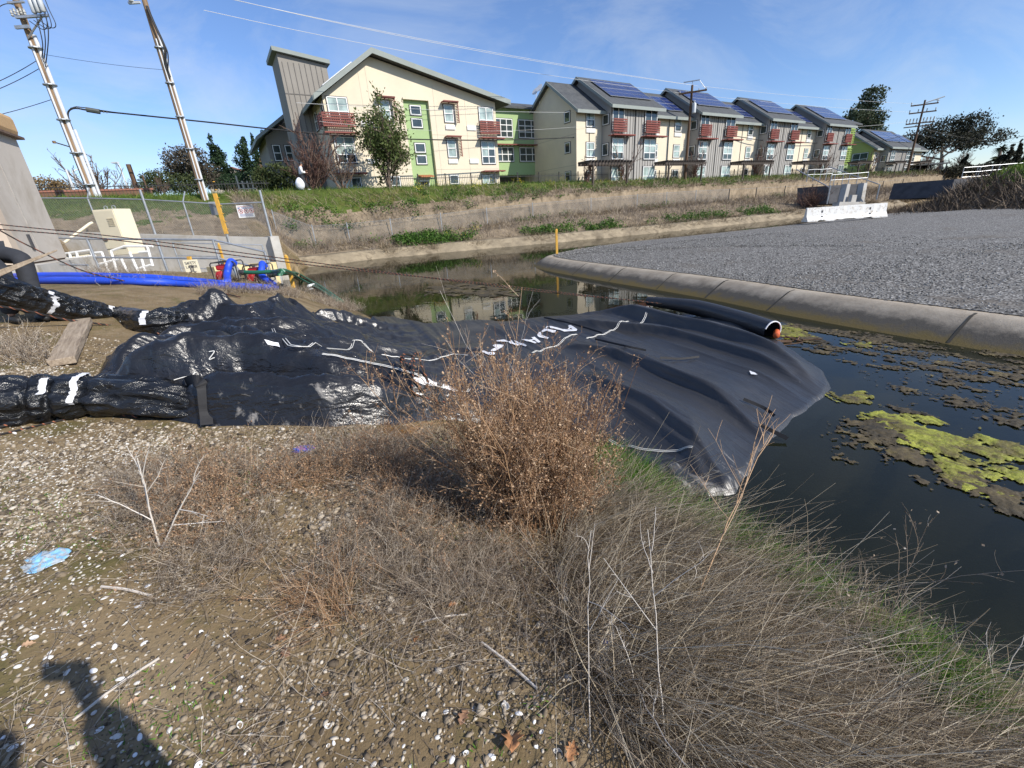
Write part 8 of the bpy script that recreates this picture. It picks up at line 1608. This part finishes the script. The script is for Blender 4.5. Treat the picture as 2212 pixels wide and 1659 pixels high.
def human(lb, J, top, trouser, shoe, hatm=None, hair=True, name='person'):
    """J: joints; body skin mesh + clothing meshes that follow it"""
    T = thing(name, lb, 'person', (J['footL'] + J['footR']) / 2 * [1, 1, 0] + np.array([0, 0, min(J['footL'][2], J['footR'][2])]))
    j = J; neck = j['neck']; hd = j['head']; hdir = nrm(hd - neck); fwd = j['face']; up_ = hdir
    ids = {}; P = []; R_ = []; E_ = []
    def v(n, p, r): ids[n] = len(P); P.append(p); R_.append(r); return n
    def e(*ns): [E_.append((ids[a], ids[b_])) for a, b_ in zip(ns[:-1], ns[1:])]
    v('pel', j['pelvis'], (.15, .11)); v('waist', j['pelvis'] * .55 + j['chest'] * .45, (.13, .10)); v('chest', j['chest'], (.16, .12)); v('neck', neck, .058); v('jaw', hd - up_ * .075 + fwd * .022, (.062, .068)); v('head', hd + up_ * .01, (.078, .095)); v('crown', hd + up_ * .085 - fwd * .008, (.066, .080)); e('pel', 'waist', 'chest', 'neck', 'jaw', 'head', 'crown')
    for s_ in 'LR':
        v('sh' + s_, j['sh' + s_], .058); v('el' + s_, j['el' + s_], .043); v('wr' + s_, j['wr' + s_], .029); e('chest', 'sh' + s_, 'el' + s_, 'wr' + s_)
        v('hip' + s_, j['hip' + s_], .09); v('kn' + s_, j['kn' + s_], .06); v('an' + s_, j['foot' + s_] + np.array([0, 0, .08]), .042); e('pel', 'hip' + s_, 'kn' + s_, 'an' + s_)
        hdv = nrm(j['wr' + s_] - j['el' + s_]) if 'hd' + s_ not in j else nrm(j['hd' + s_]); sd2 = nrm(np.cross(hdv, [.2, .3, 1.])); pm = j['wr' + s_] + hdv * .06; v('pa' + s_, pm, (.034, .018)); e('wr' + s_, 'pa' + s_); nn = np.cross(sd2, hdv)
        for f in range(4):
            o_ = (f - 1.5) * .019; L_ = (.06, .075, .07, .052)[f]; a = pm + sd2 * o_ + hdv * .03; b1_ = a + hdv * L_ * .55; c1 = b1_ + nrm(hdv + nn * .8) * L_ * .6; v(f'f{s_}{f}a', a, .009); v(f'f{s_}{f}b', b1_, .0085); v(f'f{s_}{f}c', c1, .007); e('pa' + s_, f'f{s_}{f}a', f'f{s_}{f}b', f'f{s_}{f}c')
        a = j['wr' + s_] + hdv * .03 + sd2 * .03; v(f't{s_}a', a, .011); v(f't{s_}b', a + nrm(hdv + sd2 * .9) * .045, .010); e('wr' + s_, f't{s_}a', f't{s_}b')
    skinned('body', T, P, E_, R_, m_skin)
    mb = MB(); rt = nrm(np.cross(fwd, up_)); mb.lathe(hd + fwd * .088 - up_ * .012, [(.016, 0), (.013, .014), (.004, .024)], 8, 0, nrm(fwd - up_ * .4)); mb.build('nose', [m_skin], T, smooth=True)
    for sx in (-1, 1):
        mb = MB(); mb.lathe(hd + fwd * .078 + rt * .03 * sx + up_ * .018, [(.011, 0), (.009, .006), (.002, .009)], 8, 0, fwd); mb.build('eye', [m_ink], T, smooth=True)
        mb = MB(); mb.lathe(hd + rt * .078 * sx, [(.028, -.004), (.03, .006), (.012, .014)], 10, 0, rt * sx); mb.build('ear', [m_skin], T, smooth=True)
    mb = MB(); mb.tube([hd + fwd * .082 - up_ * .052 + rt * x for x in (-.024, 0, .024)], .006, 6); mb.build('mouth', [plain('lips', (.35, .13, .11), .5)], T, smooth=True)
    # clothing
    P = [j['pelvis'] - nrm(j['chest'] - j['pelvis']) * .02, j['pelvis'] * .5 + j['chest'] * .5, j['chest'], neck - hdir * .03, j['shL'], j['elL'], j['wrL'] - nrm(j['wrL'] - j['elL']) * .02, j['shR'], j['elR'], j['wrR'] - nrm(j['wrR'] - j['elR']) * .02]
    skinned('top', T, P, [(0, 1), (1, 2), (2, 3), (2, 4), (4, 5), (5, 6), (2, 7), (7, 8), (8, 9)], [(.185, .15), (.175, .14), (.19, .15), (.075, .075), .095, .082, .062, .095, .082, .062], top)
    P = [j['pelvis'], j['hipL'], j['knL'], j['footL'] + [0, 0, .1], j['hipR'], j['knR'], j['footR'] + [0, 0, .1]]; P.insert(3, (j['knL'] + j['footL']) / 2 + nrm((j['hipL'] - j['knL'])) * .0 + fwd * -.02); P.insert(7, (j['knR'] + j['footR']) / 2 + fwd * -.02)
    skinned('trousers', T, P, [(0, 1), (1, 2), (2, 3), (3, 4), (0, 5), (5, 6), (6, 7), (7, 8)], [(.17, .14), .128, .102, .095, .088, .128, .102, .095, .088], trouser)
    for s_ in 'LR':
        f = j['foot' + s_]; fd_ = nrm(j.get('toe' + s_, fwd) * np.array([1, 1, 0])); skinned('shoe', T, [f + [0, 0, .06], f - fd_ * .05 + [0, 0, .04], f + fd_ * .09 + [0, 0, .045], f + fd_ * .16 + [0, 0, .035]], [(0, 1), (0, 2), (2, 3)], [.05, .042, .046, .036], shoe)
    if hatm:
        mb = MB(); mb.lathe(hd + up_ * .045, [(.098, 0), (.102, .03), (.088, .07), (.045, .095), (.001, .1)], 16, 0, up_); c = hd + up_ * .05 + fwd * .09; mb.hexa([c + rt * x + fwd * y + up_ * z for z in (-.008, .004) for x, y in ((-.08, -.02), (.08, -.02), (.06, .085), (-.06, .085))]); mb.build('cap', [hatm], T, smooth=True)
    if hair:
        mb = MB(); mb.lathe(hd - fwd * .022 + up_ * .02, [(.07, -.07), (.088, -.04), (.094, .02), (.078, .075), (.04, .102), (.001, .108)], 14, 0, up_); mb.build('hair', [m_hair], T, smooth=True)
    return T
def frame_h(base, fwd, z=0):
    fwd = nrm(np.array([fwd[0], fwd[1], 0.])); rt = np.array([fwd[1], -fwd[0], 0]); base = np.array(base, float); return lambda f, r, u: base + fwd * f + rt * r + np.array([0, 0, u])
# walker on the levee
tl = 35.5 / (ray(657, 408) @ E2); g = P3(657, 408, tl); g[2] = gz(g[0], g[1]); fw_ = E1; Q = frame_h(g, fw_)
J = dict(pelvis=Q(0, 0, .95), chest=Q(.04, 0, 1.32), neck=Q(.08, 0, 1.5), head=Q(.13, 0, 1.64), face=nrm(fw_ + np.array([0, 0, -.25])), shL=Q(.05, -.19, 1.42), elL=Q(.12, -.26, 1.14), wrL=Q(.34, -.14, 1.2), shR=Q(.05, .19, 1.42), elR=Q(.05, .26, 1.12), wrR=Q(.3, .16, 1.1), hipL=Q(0, -.1, .9), hipR=Q(0, .1, .9), knL=Q(.16, -.1, .5), knR=Q(.08, .1, .48), footL=Q(.3, -.1, .0), footR=Q(-.2, .1, .0))
human('person in a white jacket and dark cap walking along the grassy crest', J, m_jacket, m_dkcloth, m_shoe, m_hat, True)
c = Q(-.26, .38, .38); mbp = []
n, k = 22, 14; V = []
for i in range(k + 1):
    t = i / k; rr = .33 * math.sin(math.pi * min(1, t * .93 + .05)) ** .55 * (1 - .25 * t)
    for q in range(n): a = 6.283 * q / n; rj = rr * (1 + .12 * (float(ridged(np.array(q / n * 8.), np.array(t * 3), 90)) - .5)); V.append(c + np.array([math.cos(a) * rj, math.sin(a) * rj, -.36 + .76 * t]))
V = np.array(V); F = np.array([(i * n + q, i * n + (q + 1) % n, (i + 1) * n + (q + 1) % n, (i + 1) * n + q) for i in range(k) for q in range(n)]); tag(npmesh('sack', V, F, [plain('white_sack', (.74, .76, .80), .5, .08, 5)], smooth=True), 'bulging white sack carried beside the person on the crest', 'sack')
# worker at the left edge, bending; mostly outside the picture
TM = 5.5
kn = P3(48, 556, TM); ft = P3(66, 640, TM); ft[2] = gz(ft[0], ft[1]); ft2 = P3(8, 650, TM - .25); ft2[2] = gz(ft2[0], ft2[1])
hipR = P3(-24, 545, TM + .1); hipL = P3(-46, 552, TM - .1); pel = (hipR + hipL) / 2 + np.array([-.04, 0, .04]); kn2 = P3(4, 588, TM - .3); fwv = nrm(np.array([.9, -.35, 0])); rtv = np.array([fwv[1], -fwv[0], 0])
ch = pel + np.array([-.32, -.02, .40]); nk = ch + np.array([-.06, 0, .2]); hd_ = nk + np.array([0, 0, .10]) + fwv * .10
J = dict(pelvis=pel, chest=ch, neck=nk, head=hd_, face=nrm(fwv + np.array([0, 0, -.5])), shL=ch - rtv * .2 + [0, 0, .08], shR=ch + rtv * .2 + [0, 0, .08], elL=ch - rtv * .24 - [.1, 0, .26], elR=ch + rtv * .22 - [.1, 0, .26], wrL=ch - rtv * .2 + fwv * .1 - [.1, 0, .42], wrR=ch + rtv * .2 + fwv * .1 - [.1, 0, .42], hipL=hipL, hipR=hipR, knL=kn2, knR=kn, footL=ft2, footR=ft)
human('worker in dark trousers and black boots bending at the left edge', J, m_dkcloth, m_dkcloth, m_boot, None, True)
# photographer behind the lens: casts the shadow at the lower left
Q = frame_h((0, 0, 0), (0, 1)); fwd0 = np.array([0, 1., 0])
J = dict(pelvis=Q(-.58, .12, .93), chest=Q(-.52, .12, 1.3), neck=Q(-.46, .11, 1.48), head=Q(-.38, .10, 1.63), face=nrm(np.array([0, 1, -.25])), shR=Q(-.49, .33, 1.4), elR=Q(-.27, .42, 1.24), wrR=Q(-.10, .13, 1.53), hdR=np.array([-.3, .35, .5]), shL=Q(-.51, -.08, 1.4), elL=Q(-.56, -.15, 1.1), wrL=Q(-.46, -.17, .86), hipL=Q(-.58, .02, .88), hipR=Q(-.58, .24, .88), knL=Q(-.54, .01, .46), knR=Q(-.54, .26, .46), footL=Q(-.62, 0, 0), footR=Q(-.6, .27, 0))
for s_ in 'LR': J['foot' + s_][2] = float(gz(J['foot' + s_][0], J['foot' + s_][1]))
human('photographer in dark clothes whose shadow falls across the lower left dirt', J, plain('dark_shirt', (.05, .06, .08), .85), m_dkcloth, m_boot, None, True)
mb = MB(); bk = np.array(back); rtc = np.array(right); upc = np.array(up); c = EYE + bk * .012
mb.hexa([c + bk * z + rtc * x + upc * y for z in (.0, .009) for x, y in ((-.09, -.05), (.09, -.05), (.09, .025), (-.09, .025))]); tag(mb.build('phone', [m_black], bevel=.003), 'black phone held out by the photographer', 'phone')
